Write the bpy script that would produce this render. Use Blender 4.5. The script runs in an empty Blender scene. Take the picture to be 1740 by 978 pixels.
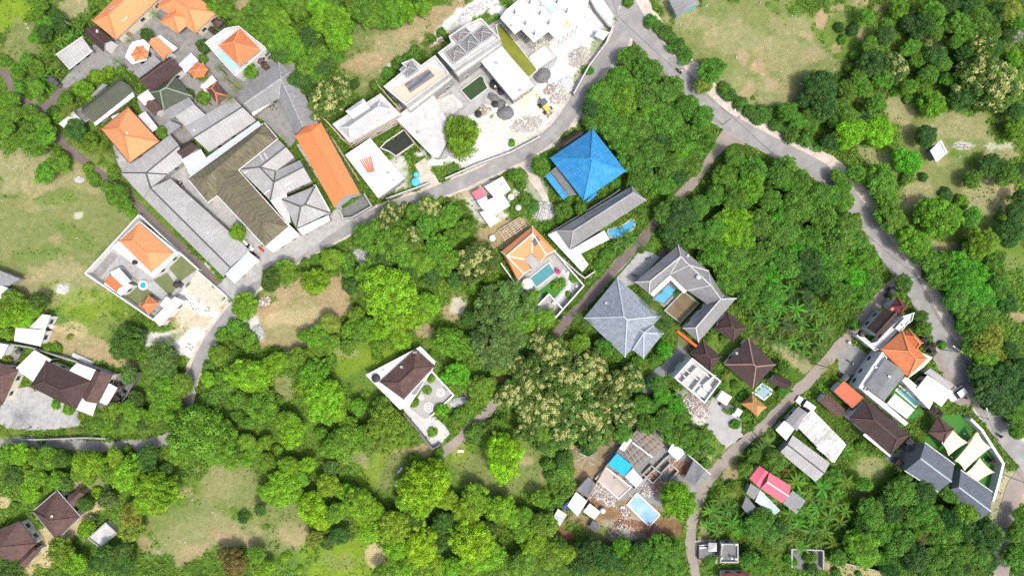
import bpy, bmesh, math, random
import numpy as np
from mathutils import Vector, Matrix, noise as mnoise

random.seed(11); RS = np.random.RandomState(7)
C = bpy.context.scene.collection
scene = bpy.context.scene
R_ = math.radians
M = 0.14           # metres on the ground for one photograph pixel
H = 150.0          # camera height

# ------------------------------------------------------------ camera, sky, sun, exposure
cam_d = bpy.data.cameras.new('camera'); cam = bpy.data.objects.new('camera', cam_d); C.objects.link(cam)
cam.location = (0, 0, H); cam.rotation_euler = (0, 0, 0)
cam_d.sensor_width = 36.0; cam_d.lens = 18.0 / (870 * M / H)
cam_d.clip_start = 1.0; cam_d.clip_end = 6000
scene.camera = cam
SUN_EL, SUN_AZ = 64.0, -42.0     # azimuth measured in the plan: 0 = +X, counter-clockwise
sd = Vector((math.cos(R_(SUN_EL)) * math.cos(R_(SUN_AZ)), math.cos(R_(SUN_EL)) * math.sin(R_(SUN_AZ)), math.sin(R_(SUN_EL))))
world = bpy.data.worlds.new('World'); scene.world = world; world.use_nodes = True
nt = world.node_tree
sky = nt.nodes.new('ShaderNodeTexSky'); sky.sky_type = 'NISHITA'; sky.sun_disc = False
sky.sun_elevation = R_(SUN_EL); sky.sun_rotation = math.atan2(sd.x, sd.y)
sky.air_density = 1.0; sky.dust_density = 5.0; sky.ozone_density = 1.0
bgn = nt.nodes['Background']; bgn.inputs['Strength'].default_value = 0.15
nt.links.new(sky.outputs[0], bgn.inputs[0])
sun_d = bpy.data.lights.new('sun', 'SUN'); sun_d.energy = 2.0; sun_d.angle = R_(6.0); sun_d.color = (1.0, 0.955, 0.88)
sun = bpy.data.objects.new('sun', sun_d); C.objects.link(sun)
sun.rotation_euler = sd.to_track_quat('Z', 'Y').to_euler(); sun.location = sd * 400
vs = scene.view_settings
vs.view_transform = 'Standard'; vs.look = 'None'; vs.gamma = 1.0; vs.use_curve_mapping = False; vs.exposure = 0.84
scene.cycles.max_bounces = 5; scene.cycles.diffuse_bounces = 4; scene.cycles.transmission_bounces = 3
scene.cycles.transparent_max_bounces = 4; scene.cycles.use_denoising = False

# ------------------------------------------------------------ photograph pixel -> world
TX = {'A': 0, 'B': 340, 'C': 690, 'D': 1040, 'E': 1390}; TY = {'0': 0, '1': 230, '2': 460, '3': 728}
Z_ = 3.911
def px(t, x, y):
    if t == 'F': return x, y
    return TX[t[0]] + x / Z_, TY[t[1]] + y / Z_
def P(t, x, y, h=0.0):
    """The point at height h that stands where tile t shows (x, y)."""
    a, b = px(t, x, y); k = M * (H - h) / H
    return Vector(((a - 870) * k, (489 - b) * k, h))

# ------------------------------------------------------------ materials
MATS = {}
def new_mat(name):
    m = bpy.data.materials.new(name); m.use_nodes = True; n = m.node_tree
    b = n.nodes['Principled BSDF']; return m, n, b
def N(n, typ, **kw):
    d = n.nodes.new(typ)
    for k, v in kw.items(): setattr(d, k, v)
    return d
def noise(n, vec, scale, detail=4, rough=0.6):
    d = N(n, 'ShaderNodeTexNoise'); d.inputs['Scale'].default_value = scale; d.inputs['Detail'].default_value = detail
    d.inputs['Roughness'].default_value = rough; n.links.new(vec, d.inputs['Vector']); return d.outputs[0]
def ramp(n, fac, a, b, c0=(0, 0, 0, 1), c1=(1, 1, 1, 1)):
    d = N(n, 'ShaderNodeValToRGB'); e = d.color_ramp.elements
    e[0].position = a; e[1].position = b; e[0].color = c0; e[1].color = c1
    n.links.new(fac, d.inputs[0]); return d.outputs[0]
def mix(n, fac, a, b, mode='MIX'):
    d = N(n, 'ShaderNodeMix', data_type='RGBA', blend_type=mode)
    for s, v in ((0, fac), (6, a), (7, b)):
        if isinstance(v, (int, float)): d.inputs[s].default_value = v
        elif isinstance(v, tuple): d.inputs[s].default_value = (*v[:3], 1)
        else: n.links.new(v, d.inputs[s])
    return d.outputs[2]
def mathn(n, op, a, b=0.0):
    d = N(n, 'ShaderNodeMath', operation=op)
    for s, v in ((0, a), (1, b)):
        if isinstance(v, (int, float)): d.inputs[s].default_value = v
        else: n.links.new(v, d.inputs[s])
    return d.outputs[0]
def bump(n, b, h, strength, dist):
    d = N(n, 'ShaderNodeBump'); d.inputs['Strength'].default_value = strength; d.inputs['Distance'].default_value = dist
    n.links.new(h, d.inputs['Height']); n.links.new(d.outputs[0], b.inputs['Normal'])
def pos(n): return N(n, 'ShaderNodeNewGeometry').outputs['Position']
def uvm(n): return N(n, 'ShaderNodeUVMap').outputs[0]

def m_plain(name, col, dirt=None, amount=0.5, rough=0.8, scale=0.5, bmp=0.25, metal=0.0, fine=7.0):
    """A weathered surface: base colour, big soft stains and fine grain."""
    if name in MATS: return MATS[name]
    m, n, b = new_mat(name); p = pos(n)
    dirt = dirt or tuple(c * 0.55 for c in col)
    s1 = ramp(n, noise(n, p, scale, 6, 0.65), 0.42, 0.68); s2 = ramp(n, noise(n, p, fine, 3, 0.7), 0.35, 0.75)
    c = mix(n, mathn(n, 'MULTIPLY', s1, amount), col, dirt)
    c = mix(n, mathn(n, 'MULTIPLY', s2, amount * 0.6), c, tuple(x * 0.72 for x in col))
    n.links.new(c, b.inputs['Base Color']); b.inputs['Roughness'].default_value = rough; b.inputs['Metallic'].default_value = metal
    b.inputs['Specular IOR Level'].default_value = 0.25
    if bmp: bump(n, b, noise(n, p, 9, 3), bmp, 0.03)
    MATS[name] = m; return m
def m_tile(name, col, col2, stain, amount=0.45, tw=0.3, th=0.42, rough=0.75, stain_scale=0.55, streak=None):
    """Clay or slate tiles laid in courses down the slope (UV in metres)."""
    if name in MATS: return MATS[name]
    m, n, b = new_mat(name); u = uvm(n); p = pos(n)
    br = N(n, 'ShaderNodeTexBrick'); n.links.new(u, br.inputs['Vector'])
    br.inputs['Color1'].default_value = (*col, 1); br.inputs['Color2'].default_value = (*col2, 1)
    br.inputs['Mortar'].default_value = (*[c * 0.6 for c in col2], 1)
    br.inputs['Scale'].default_value = 1.0; br.inputs['Brick Width'].default_value = tw; br.inputs['Row Height'].default_value = th
    br.inputs['Mortar Size'].default_value = 0.022; br.inputs['Mortar Smooth'].default_value = 0.3
    s = ramp(n, noise(n, p, stain_scale, 6, 0.7), 0.42, 0.72)
    c = mix(n, mathn(n, 'MULTIPLY', s, amount), br.outputs[0], stain)
    s2 = ramp(n, noise(n, p, 3.5, 4, 0.7), 0.5, 0.72)
    c = mix(n, mathn(n, 'MULTIPLY', s2, amount * 0.7), c, stain)
    s3 = ramp(n, noise(n, p, 0.16, 3, 0.5), 0.35, 0.7)
    c = mix(n, mathn(n, 'MULTIPLY', s3, 0.22), c, tuple(x * 1.25 for x in col))
    if streak:
        mp = N(n, 'ShaderNodeMapping'); mp.inputs['Scale'].default_value = (2.2, 0.16, 1); n.links.new(u, mp.inputs[0])
        k = ramp(n, noise(n, mp.outputs[0], 1.0, 6, 0.75), 0.40, 0.66); c = mix(n, mathn(n, 'MULTIPLY', k, 0.8), c, streak)
    n.links.new(c, b.inputs['Base Color']); b.inputs['Roughness'].default_value = rough
    b.inputs['Specular IOR Level'].default_value = 0.3
    sep = N(n, 'ShaderNodeSeparateXYZ'); n.links.new(u, sep.inputs[0])
    saw = mathn(n, 'FRACT', mathn(n, 'DIVIDE', sep.outputs[1], th))
    rnd = mathn(n, 'ABSOLUTE', mathn(n, 'SINE', mathn(n, 'MULTIPLY', sep.outputs[0], math.pi / tw)))
    bump(n, b, mathn(n, 'ADD', mathn(n, 'MULTIPLY', saw, -1.0), rnd), 0.6, 0.06)
    MATS[name] = m; return m
def m_sheet(name, col, stain, amount=0.4, rough=0.5, metal=0.0, pitch=0.28, sw=0.95, sl=2.2):
    """Corrugated sheets: ribs down the slope, sheet laps, streaked stains."""
    if name in MATS: return MATS[name]
    m, n, b = new_mat(name); u = uvm(n); p = pos(n)
    br = N(n, 'ShaderNodeTexBrick'); n.links.new(u, br.inputs['Vector'])
    br.offset = 0.0
    br.inputs['Color1'].default_value = (*col, 1); br.inputs['Color2'].default_value = (*[c * 0.88 for c in col], 1)
    br.inputs['Mortar'].default_value = (*[c * 0.68 for c in col], 1)
    br.inputs['Scale'].default_value = 1.0; br.inputs['Brick Width'].default_value = sw; br.inputs['Row Height'].default_value = sl
    br.inputs['Mortar Size'].default_value = 0.025; br.inputs['Mortar Smooth'].default_value = 0.4
    mp = N(n, 'ShaderNodeMapping'); mp.inputs['Scale'].default_value = (1.6, 0.22, 1); n.links.new(u, mp.inputs[0])
    s = ramp(n, noise(n, mp.outputs[0], 1.0, 6, 0.7), 0.45, 0.75)
    c = mix(n, mathn(n, 'MULTIPLY', s, amount), br.outputs[0], stain)
    s2 = ramp(n, noise(n, p, 0.35, 5, 0.65), 0.4, 0.7)
    c = mix(n, mathn(n, 'MULTIPLY', s2, amount * 0.8), c, stain)
    n.links.new(c, b.inputs['Base Color']); b.inputs['Roughness'].default_value = rough; b.inputs['Metallic'].default_value = metal
    b.inputs['Specular IOR Level'].default_value = 0.35
    sep = N(n, 'ShaderNodeSeparateXYZ'); n.links.new(u, sep.inputs[0])
    bump(n, b, mathn(n, 'SINE', mathn(n, 'MULTIPLY', sep.outputs[0], 2 * math.pi / pitch)), 0.5, 0.04)
    MATS[name] = m; return m
def m_water(name, col, rough=0.08, deep=None):
    if name in MATS: return MATS[name]
    m, n, b = new_mat(name); p = pos(n)
    c = mix(n, ramp(n, noise(n, p, 0.45, 3), 0.35, 0.7), col, deep or tuple(x * 0.75 for x in col))
    n.links.new(c, b.inputs['Base Color']); b.inputs['Roughness'].default_value = rough
    bump(n, b, noise(n, p, 2.2, 3), 0.12, 0.05); MATS[name] = m; return m
def m_leaf(name, flower=None):
    """Foliage: the object's own colour, varied clump by clump and leaf by leaf; some leaves may be blossom."""
    if name in MATS: return MATS[name]
    m, n, b = new_mat(name)
    oi = N(n, 'ShaderNodeObjectInfo'); at = N(n, 'ShaderNodeAttribute', attribute_name='tone')
    sep = N(n, 'ShaderNodeSeparateXYZ'); n.links.new(at.outputs['Vector'], sep.inputs[0])
    v = N(n, 'ShaderNodeVectorMath', operation='SCALE'); n.links.new(oi.outputs['Color'], v.inputs[0]); n.links.new(sep.outputs[0], v.inputs['Scale'])
    c = mix(n, mathn(n, 'MULTIPLY', sep.outputs[2], 0.5), v.outputs[0], (0.16, 0.22, 0.02))
    if flower: c = mix(n, sep.outputs[1], c, flower)
    n.links.new(c, b.inputs['Base Color']); b.inputs['Roughness'].default_value = 0.55; b.inputs['Specular IOR Level'].default_value = 0.3
    tr = N(n, 'ShaderNodeBsdfTranslucent'); n.links.new(mix(n, 1.0, c, (1.5, 1.6, 1.0), 'MULTIPLY'), tr.inputs[0])
    ms = N(n, 'ShaderNodeMixShader'); ms.inputs[0].default_value = 0.45
    n.links.new(b.outputs[0], ms.inputs[1]); n.links.new(tr.outputs[0], ms.inputs[2])
    n.links.new(ms.outputs[0], n.nodes['Material Output'].inputs[0]); MATS[name] = m; return m
def m_ground():
    m, n, b = new_mat('ground_soil_grass'); p = pos(n)
    at = N(n, 'ShaderNodeVertexColor', layer_name='soil')
    f = ramp(n, noise(n, p, 0.9, 8, 0.8), 0.32, 0.70); f2 = ramp(n, noise(n, p, 7.0, 3, 0.8), 0.3, 0.75); f3 = noise(n, p, 0.12, 4, 0.6)
    c = mix(n, 0.55, at.outputs[0], mix(n, f, (0.55, 0.58, 0.5), (1.35, 1.3, 1.25)), 'MULTIPLY')
    c = mix(n, 0.6, c, mix(n, f2, (0.6, 0.62, 0.55), (1.3, 1.28, 1.22)), 'MULTIPLY')
    c = mix(n, 0.5, c, mix(n, ramp(n, f3, 0.35, 0.65), (0.8, 0.95, 0.75), (1.15, 1.05, 1.0)), 'MULTIPLY')
    c = mix(n, 0.75, c, mix(n, ramp(n, noise(n, p, 0.42, 7, 0.8), 0.42, 0.62), (0.78, 0.85, 0.70), (1.12, 1.08, 1.06)), 'MULTIPLY')
    bw = N(n, 'ShaderNodeRGBToBW'); n.links.new(at.outputs[0], bw.inputs[0])
    c = mix(n, ramp(n, bw.outputs[0], 0.33, 0.46), c, mix(n, 0.8, at.outputs[0], mix(n, f, (0.62, 0.61, 0.60), (1.15, 1.15, 1.14)), 'MULTIPLY'))
    n.links.new(c, b.inputs['Base Color']); b.inputs['Roughness'].default_value = 0.95; b.inputs['Specular IOR Level'].default_value = 0.1
    bump(n, b, noise(n, p, 3.0, 5, 0.8), 0.7, 0.18); return m
def m_paver(name, c1, c2, w=0.22, h=0.11, joint=None):
    if name in MATS: return MATS[name]
    m, n, b = new_mat(name); p = pos(n)
    br = N(n, 'ShaderNodeTexBrick'); n.links.new(p, br.inputs['Vector'])
    br.inputs['Color1'].default_value = (*c1, 1); br.inputs['Color2'].default_value = (*c2, 1); br.inputs['Mortar'].default_value = (*(joint or tuple(x * .5 for x in c1)), 1)
    br.inputs['Scale'].default_value = 1; br.inputs['Brick Width'].default_value = w; br.inputs['Row Height'].default_value = h; br.inputs['Mortar Size'].default_value = 0.012
    s = ramp(n, noise(n, p, 0.5, 6, 0.7), 0.4, 0.7)
    c = mix(n, mathn(n, 'MULTIPLY', s, 0.45), br.outputs[0], tuple(x * 1.5 for x in c1))
    n.links.new(c, b.inputs['Base Color']); b.inputs['Roughness'].default_value = 0.9
    bump(n, b, noise(n, p, 6, 3), 0.3, 0.03); MATS[name] = m; return m

ORANGE = m_tile('orange_clay_tile', (0.62, 0.25, 0.105), (0.57, 0.22, 0.092), (0.42, 0.20, 0.12), 0.35)
ORANGE2 = m_tile('terracotta_tile', (0.56, 0.185, 0.07), (0.47, 0.14, 0.055), (0.24, 0.12, 0.07), 0.5, stain_scale=1.3)
RUSTSHEET = m_sheet('orange_metal_sheet', (0.60, 0.195, 0.068), (0.48, 0.165, 0.07), 0.4, 0.6, pitch=0.2, sw=40, sl=40)
TERRA = m_plain('terracotta_screed', (0.40, 0.11, 0.06), (0.30, 0.1, 0.06), 0.4)
BROWN = m_tile('dark_brown_tile', (0.048, 0.030, 0.029), (0.036, 0.023, 0.023), (0.085, 0.05, 0.042), 0.5)
BROWN2 = m_tile('reddish_brown_tile', (0.085, 0.045, 0.038), (0.062, 0.034, 0.03), (0.15, 0.10, 0.085), 0.5)
MAROON = m_tile('maroon_tile', (0.14, 0.03, 0.035), (0.10, 0.022, 0.028), (0.2, 0.08, 0.07), 0.3)
MOSS = m_tile('mossy_brown_tile', (0.105, 0.082, 0.065), (0.075, 0.06, 0.05), (0.085, 0.115, 0.06), 0.6, stain_scale=0.3, streak=(0.20, 0.18, 0.10))
MOSSD = m_tile('mossy_dark_tile', (0.075, 0.07, 0.062), (0.055, 0.052, 0.047), (0.075, 0.115, 0.06), 0.55, stain_scale=0.3, streak=(0.055, 0.075, 0.045))
BLUE = m_tile('glazed_blue_tile', (0.030, 0.245, 0.52), (0.018, 0.165, 0.40), (0.10, 0.34, 0.57), 0.6, 0.55, 0.7, 0.5, streak=(0.022, 0.16, 0.36))
SLATE = m_tile('blue_grey_slate', (0.20, 0.235, 0.275), (0.15, 0.175, 0.21), (0.36, 0.39, 0.42), 0.6, 0.5, 0.65, stain_scale=0.9, streak=(0.13, 0.15, 0.18))
GREYT = m_tile('grey_cement_tile', (0.235, 0.235, 0.235), (0.18, 0.18, 0.185), (0.12, 0.12, 0.125), 0.7, 0.45, 0.6, streak=(0.15, 0.15, 0.15))
SHINGLE = m_tile('charcoal_shingle', (0.105, 0.12, 0.15), (0.075, 0.085, 0.105), (0.15, 0.165, 0.19), 0.35, 0.35, 0.25)
SHINGLE2 = m_tile('grey_shingle', (0.16, 0.17, 0.18), (0.12, 0.13, 0.135), (0.2, 0.21, 0.2), 0.5, 0.35, 0.25)
SHEET = m_sheet('fibre_cement_sheet', (0.345, 0.343, 0.337), (0.22, 0.218, 0.215), 0.6, 0.8)
SHEETD = m_sheet('old_grey_sheet', (0.22, 0.225, 0.23), (0.12, 0.12, 0.12), 0.6, 0.8)
SHEETW = m_sheet('white_metal_sheet', (0.60, 0.61, 0.62), (0.42, 0.42, 0.42), 0.35, 0.65)
SHEETB = m_sheet('bluish_metal_sheet', (0.40, 0.47, 0.52), (0.3, 0.34, 0.37), 0.3, 0.65)
SHEETS = m_sheet('streaked_metal_sheet', (0.60, 0.60, 0.60), (0.09, 0.085, 0.08), 1.0, 0.45, pitch=0.3, sw=0.9, sl=6)
PINK = m_sheet('pink_metal_sheet', (0.62, 0.12, 0.17), (0.5, 0.14, 0.17), 0.3, 0.5, sw=1.1, sl=30)
THATCH = m_plain('dry_thatch', (0.40, 0.215, 0.085), (0.22, 0.12, 0.05), 0.7, 0.95, 1.6, 0.9)
THATCHD = m_plain('black_palm_thatch', (0.04, 0.032, 0.028), (0.09, 0.07, 0.055), 0.6, 0.95, 1.2, 0.9)
WHITE = m_plain('white_painted_plaster', (0.58, 0.58, 0.575), (0.42, 0.415, 0.40), 0.4)
CREAMW = m_plain('cream_painted_plaster', (0.62, 0.58, 0.47), (0.42, 0.38, 0.3), 0.4)
DIRTYW = m_plain('dirty_white_plaster', (0.58, 0.57, 0.55), (0.18, 0.17, 0.16), 0.75, scale=1.1)
CONC = m_plain('bare_concrete', (0.31, 0.308, 0.30), (0.2, 0.195, 0.185), 0.6)
CONCL = m_plain('pale_cement', (0.44, 0.44, 0.43), (0.25, 0.245, 0.24), 0.6, scale=0.7)
CONCW = m_plain('bleached_cement', (0.60, 0.60, 0.59), (0.40, 0.395, 0.385), 0.55, scale=0.7)
CONCD = m_plain('dark_stained_concrete', (0.15, 0.15, 0.15), (0.07, 0.07, 0.07), 0.7, scale=1.4)
YARD = m_plain('worn_yard_cement', (0.22, 0.218, 0.212), (0.10, 0.10, 0.097), 0.7, scale=0.8)
YARDL = m_plain('pale_yard_cement', (0.33, 0.33, 0.325), (0.17, 0.17, 0.165), 0.7, scale=0.8)
GRAVELW = m_plain('crushed_limestone', (0.70, 0.665, 0.60), (0.42, 0.37, 0.30), 0.6, scale=0.35, bmp=0.8)
RIDGED = m_plain('dark_ridge_cement', (0.07, 0.07, 0.072), (0.12, 0.12, 0.12), 0.5)
STONE = m_plain('volcanic_stone', (0.055, 0.055, 0.058), (0.12, 0.12, 0.115), 0.6, scale=3.0, bmp=0.6)
ASPH = m_plain('worn_asphalt', (0.205, 0.201, 0.197), (0.315, 0.305, 0.292), 0.85, scale=0.35, rough=0.9)
ASPHB = m_plain('dusty_lane_surface', (0.215, 0.185, 0.165), (0.29, 0.25, 0.21), 0.7, scale=0.4, rough=0.95)
PAVER = m_paver('brown_block_paving', (0.135, 0.105, 0.098), (0.105, 0.083, 0.078))
VERGE = m_plain('limestone_verge', (0.46, 0.41, 0.36), (0.24, 0.20, 0.16), 0.7, scale=0.8, bmp=0.8)
SOIL = m_plain('red_soil', (0.22, 0.115, 0.07), (0.13, 0.06, 0.035), 0.7, scale=0.8, bmp=0.7)
SAND = m_plain('yellow_sand', (0.68, 0.60, 0.43), (0.55, 0.47, 0.33), 0.4, bmp=0.6)
TURF = m_plain('artificial_turf', (0.035, 0.15, 0.02), (0.025, 0.11, 0.015), 0.4, bmp=0.5)
LAWN = m_plain('garden_lawn', (0.105, 0.13, 0.05), (0.17, 0.16, 0.09), 0.6, bmp=0.6)
WOOD = m_plain('weathered_timber', (0.33, 0.25, 0.17), (0.17, 0.125, 0.085), 0.6, scale=2.0)
WOODP = m_plain('pale_bamboo', (0.52, 0.43, 0.29), (0.33, 0.26, 0.16), 0.5, scale=2.0)
TAN = m_plain('tan_floor_tile', (0.50, 0.38, 0.29), (0.42, 0.31, 0.23), 0.4)
DARK = m_plain('black_plastic', (0.02, 0.021, 0.024), (0.035, 0.035, 0.035), 0.4, 0.45)
TARPD = m_plain('grey_tarpaulin', (0.10, 0.105, 0.12), (0.16, 0.165, 0.18), 0.5, 0.6, 1.0, 0.8)
TARPB = m_plain('blue_tarpaulin', (0.012, 0.31, 0.78), (0.01, 0.24, 0.66), 0.4, 0.75, 1.4, 0.6)
BLUEP = m_plain('blue_plastic', (0.06, 0.42, 0.62), (0.05, 0.34, 0.5), 0.3, 0.4)
STEEL = m_plain('galvanised_steel', (0.42, 0.43, 0.44), (0.3, 0.3, 0.3), 0.4, 0.4, metal=0.4)
ORPIPE = m_plain('orange_pvc', (0.58, 0.13, 0.06), (0.5, 0.12, 0.06), 0.3, 0.5)
SAIL = m_plain('cream_sailcloth', (0.56, 0.50, 0.38), (0.62, 0.56, 0.43), 0.25, 0.9, 0.4, 0.1)
GLASSD = m_plain('dark_window_glass', (0.03, 0.04, 0.05), (0.05, 0.06, 0.07), 0.3, 0.1, bmp=0)
CARW = m_plain('white_car_paint', (0.78, 0.79, 0.80), (0.7, 0.7, 0.7), 0.15, 0.25, bmp=0)
TYRE = m_plain('tyre_rubber', (0.02, 0.02, 0.02), (0.04, 0.04, 0.04), 0.4, 0.8)
YEL = m_plain('construction_yellow', (0.62, 0.40, 0.09), (0.45, 0.28, 0.07), 0.4, 0.5)
ORWALL = m_plain('orange_red_render', (0.55, 0.10, 0.03), (0.45, 0.09, 0.03), 0.3)
TEALW = m_plain('turquoise_paint', (0.12, 0.45, 0.48), (0.1, 0.35, 0.38), 0.3)
BARK = m_plain('tree_bark', (0.16, 0.125, 0.09), (0.09, 0.07, 0.05), 0.6, scale=3.0)
BARKW = m_plain('bleached_deadwood', (0.45, 0.43, 0.40), (0.3, 0.28, 0.25), 0.4, scale=3.0)
LEAF = m_leaf('leaf_green'); LEAFC = m_leaf('leaf_cream_blossom', (0.50, 0.49, 0.21)); LEAFW = m_leaf('leaf_white_blossom', (0.75, 0.74, 0.7))
POOLT = m_water('pool_turquoise', (0.045, 0.21, 0.235), deep=(0.03, 0.15, 0.18)); POOLB = m_water('pool_blue', (0.03, 0.27, 0.47), deep=(0.02, 0.19, 0.37)); POOLL = m_water('pool_pale_blue', (0.16, 0.31, 0.48), 0.85, (0.30, 0.40, 0.46))
POOLD = m_water('pool_deep_blue', (0.06, 0.19, 0.27)); POOLG = m_water('algae_green_water', (0.025, 0.055, 0.012), 0.25); POOLY = m_water('yellow_green_water', (0.17, 0.175, 0.012), 0.3, (0.11, 0.135, 0.012))
POOLK = m_water('black_green_water', (0.022, 0.026, 0.012), 0.2); POOLS = m_water('shallow_terrace_pool', (0.30, 0.62, 0.72), 0.2)
SKIN = m_plain('skin', (0.30, 0.17, 0.10), (0.26, 0.14, 0.08), 0.2, 0.6, bmp=0)
CLOTHB = m_plain('blue_cloth', (0.05, 0.08, 0.30), None, 0.3); CLOTHK = m_plain('black_cloth', (0.02, 0.02, 0.022), None, 0.3)
CLOTHW = m_plain('white_cloth', (0.7, 0.7, 0.7), None, 0.2); CLOTHY = m_plain('yellow_cloth', (0.6, 0.55, 0.08), None, 0.3)
HAIRM = m_plain('black_hair', (0.012, 0.01, 0.01), None, 0.2); REDP = m_plain('red_paint', (0.35, 0.05, 0.03), None, 0.4)
MAGENTA = m_plain('magenta_canopy', (0.55, 0.04, 0.16), None, 0.3); STRAW = m_plain('straw_hat', (0.62, 0.5, 0.28), None, 0.3)

# ------------------------------------------------------------ object helpers
def link(name, verts, faces, mats, parent=None, loc=None, uvs=True, smooth=False, midx=None):
    me = bpy.data.meshes.new(name)
    base = parent_loc(parent) if parent is not None else (loc or Vector((0, 0, 0)))
    me.from_pydata([tuple(Vector(v) - base) for v in verts], [], faces)
    for m in (mats if isinstance(mats, (list, tuple)) else [mats]): me.materials.append(m)
    if midx: me.polygons.foreach_set('material_index', midx)
    if uvs: slope_uv(me)
    if smooth: me.polygons.foreach_set('use_smooth', [True] * len(me.polygons))
    o = bpy.data.objects.new(name, me); C.objects.link(o)
    if parent is not None: o.parent = parent
    else: o.location = base
    return o
def parent_loc(o):
    v = Vector((0, 0, 0))
    while o is not None: v += o.location; o = o.parent
    return v
def slope_uv(me):
    uv = me.uv_layers.new(name='UVMap').data
    for f in me.polygons:
        n = f.normal
        if abs(n.z) > 0.985:
            vs_ = [me.vertices[i].co for i in f.vertices]
            e = max(((vs_[(i + 1) % len(vs_)] - vs_[i]) for i in range(len(vs_))), key=lambda d: d.length)
            u = Vector((e.x, e.y, 0)); u = u.normalized() if u.length > 1e-6 else Vector((1, 0, 0))
        else: u = Vector((-n.y, n.x, 0)).normalized()
        w = n.cross(u)
        for li in f.loop_indices:
            p = me.vertices[me.loops[li].vertex_index].co; uv[li].uv = (p.dot(u), p.dot(w))
def tag(o, label, cat=None, group=None, kind=None):
    if label: o['label'] = label
    if cat: o['category'] = cat
    if group: o['group'] = group
    if kind: o['kind'] = kind
    return o
def empty(name, loc, label, cat, group=None, rz=0.0):
    o = bpy.data.objects.new(name, None); C.objects.link(o); o.location = loc; o.rotation_euler = (0, 0, rz)
    o.empty_display_size = 0.5
    return tag(o, label, cat, group)
def copy_tree(o, parent=None):
    c = o.copy(); C.objects.link(c)
    if parent is not None: c.parent = parent
    for ch in list(o.children): copy_tree(ch, c)
    return c
class MB:
    """Collects boxes, bars, tubes and prisms for ONE mesh."""
    def __init__(s): s.v = []; s.f = []; s.mi = []
    def add(s, v, f, mi=0):
        k = len(s.v); s.v += [Vector(a) for a in v]; s.f += [tuple(i + k for i in q) for q in f]; s.mi += [mi] * len(f); return s
    def box(s, c, size, rz=0.0, mi=0, taper=1.0):
        c = Vector(c); x, y, z = [d / 2 for d in size]; cs, sn = math.cos(rz), math.sin(rz); vs_ = []
        for dz, k in ((-z, 1.0), (z, taper)):
            for dx, dy in ((-x, -y), (x, -y), (x, y), (-x, y)):
                vs_.append(c + Vector((dx * k * cs - dy * k * sn, dx * k * sn + dy * k * cs, dz)))
        return s.add(vs_, [(3, 2, 1, 0), (4, 5, 6, 7), (0, 1, 5, 4), (1, 2, 6, 5), (2, 3, 7, 6), (3, 0, 4, 7)], mi)
    def tube(s, pts, r0, r1=None, n=6, mi=0, cap=True):
        r1 = r0 if r1 is None else r1; pts = [Vector(p) for p in pts]; rings = []
        for i, p in enumerate(pts):
            d = (pts[min(i + 1, len(pts) - 1)] - pts[max(i - 1, 0)]).normalized()
            a = d.orthogonal().normalized() if abs(d.z) < 0.99 else Vector((1, 0, 0)); a = (a - d * a.dot(d)).normalized(); b_ = d.cross(a)
            r = r0 + (r1 - r0) * i / max(1, len(pts) - 1)
            rings.append([p + (a * math.cos(2 * math.pi * k / n) + b_ * math.sin(2 * math.pi * k / n)) * r for k in range(n)])
        v = [q for ring in rings for q in ring]; f = []
        for i in range(len(rings) - 1):
            for k in range(n): f.append((i * n + k, i * n + (k + 1) % n, (i + 1) * n + (k + 1) % n, (i + 1) * n + k))
        if cap: f += [tuple(range(n))[::-1], tuple(range((len(rings) - 1) * n, len(rings) * n))]
        return s.add(v, f, mi)
    def lathe(s, c, prof, n=16, mi=0):
        c = Vector(c); v = []; f = []
        for r, z in prof: v += [c + Vector((r * math.cos(2 * math.pi * k / n), r * math.sin(2 * math.pi * k / n), z)) for k in range(n)]
        for i in range(len(prof) - 1):
            for k in range(n): f.append((i * n + k, i * n + (k + 1) % n, (i + 1) * n + (k + 1) % n, (i + 1) * n + k))
        f.append(tuple(range((len(prof) - 1) * n, len(prof) * n))); f.append(tuple(range(n))[::-1])
        return s.add(v, f, mi)
    def prism(s, poly, z0, z1, mi=0):
        poly = ccw(poly); n = len(poly)
        v = [Vector((p[0], p[1], z0)) for p in poly] + [Vector((p[0], p[1], z1)) for p in poly]
        f = [tuple(range(n))[::-1], tuple(range(n, 2 * n))] + [(i, (i + 1) % n, n + (i + 1) % n, n + i) for i in range(n)]
        return s.add(v, f, mi)
    def build(s, name, mats, parent=None, loc=None, smooth=False): return link(name, s.v, s.f, mats, parent, loc, True, smooth, s.mi)
def area2(poly): return sum(poly[i][0] * poly[(i + 1) % len(poly)][1] - poly[(i + 1) % len(poly)][0] * poly[i][1] for i in range(len(poly)))
def ccw(poly): return list(poly) if area2(poly) > 0 else list(poly)[::-1]
def inset_loop(loop, d):
    """Offsets a CCW loop of 3D points inwards in plan by d (heights kept)."""
    n = len(loop); out = []
    for i in range(n):
        a, b, c = loop[i - 1], loop[i], loop[(i + 1) % n]
        e1 = Vector((b.x - a.x, b.y - a.y)); e2 = Vector((c.x - b.x, c.y - b.y))
        if e1.length < 1e-6 or e2.length < 1e-6: out.append(b.copy()); continue
        e1.normalize(); e2.normalize(); n1 = Vector((-e1.y, e1.x)); n2 = Vector((-e2.y, e2.x)); k = n1 + n2
        den = max(0.35, k.length_squared / 2); k = k / den
        out.append(Vector((b.x + k.x * d, b.y + k.y * d, b.z)))
    return out

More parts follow.
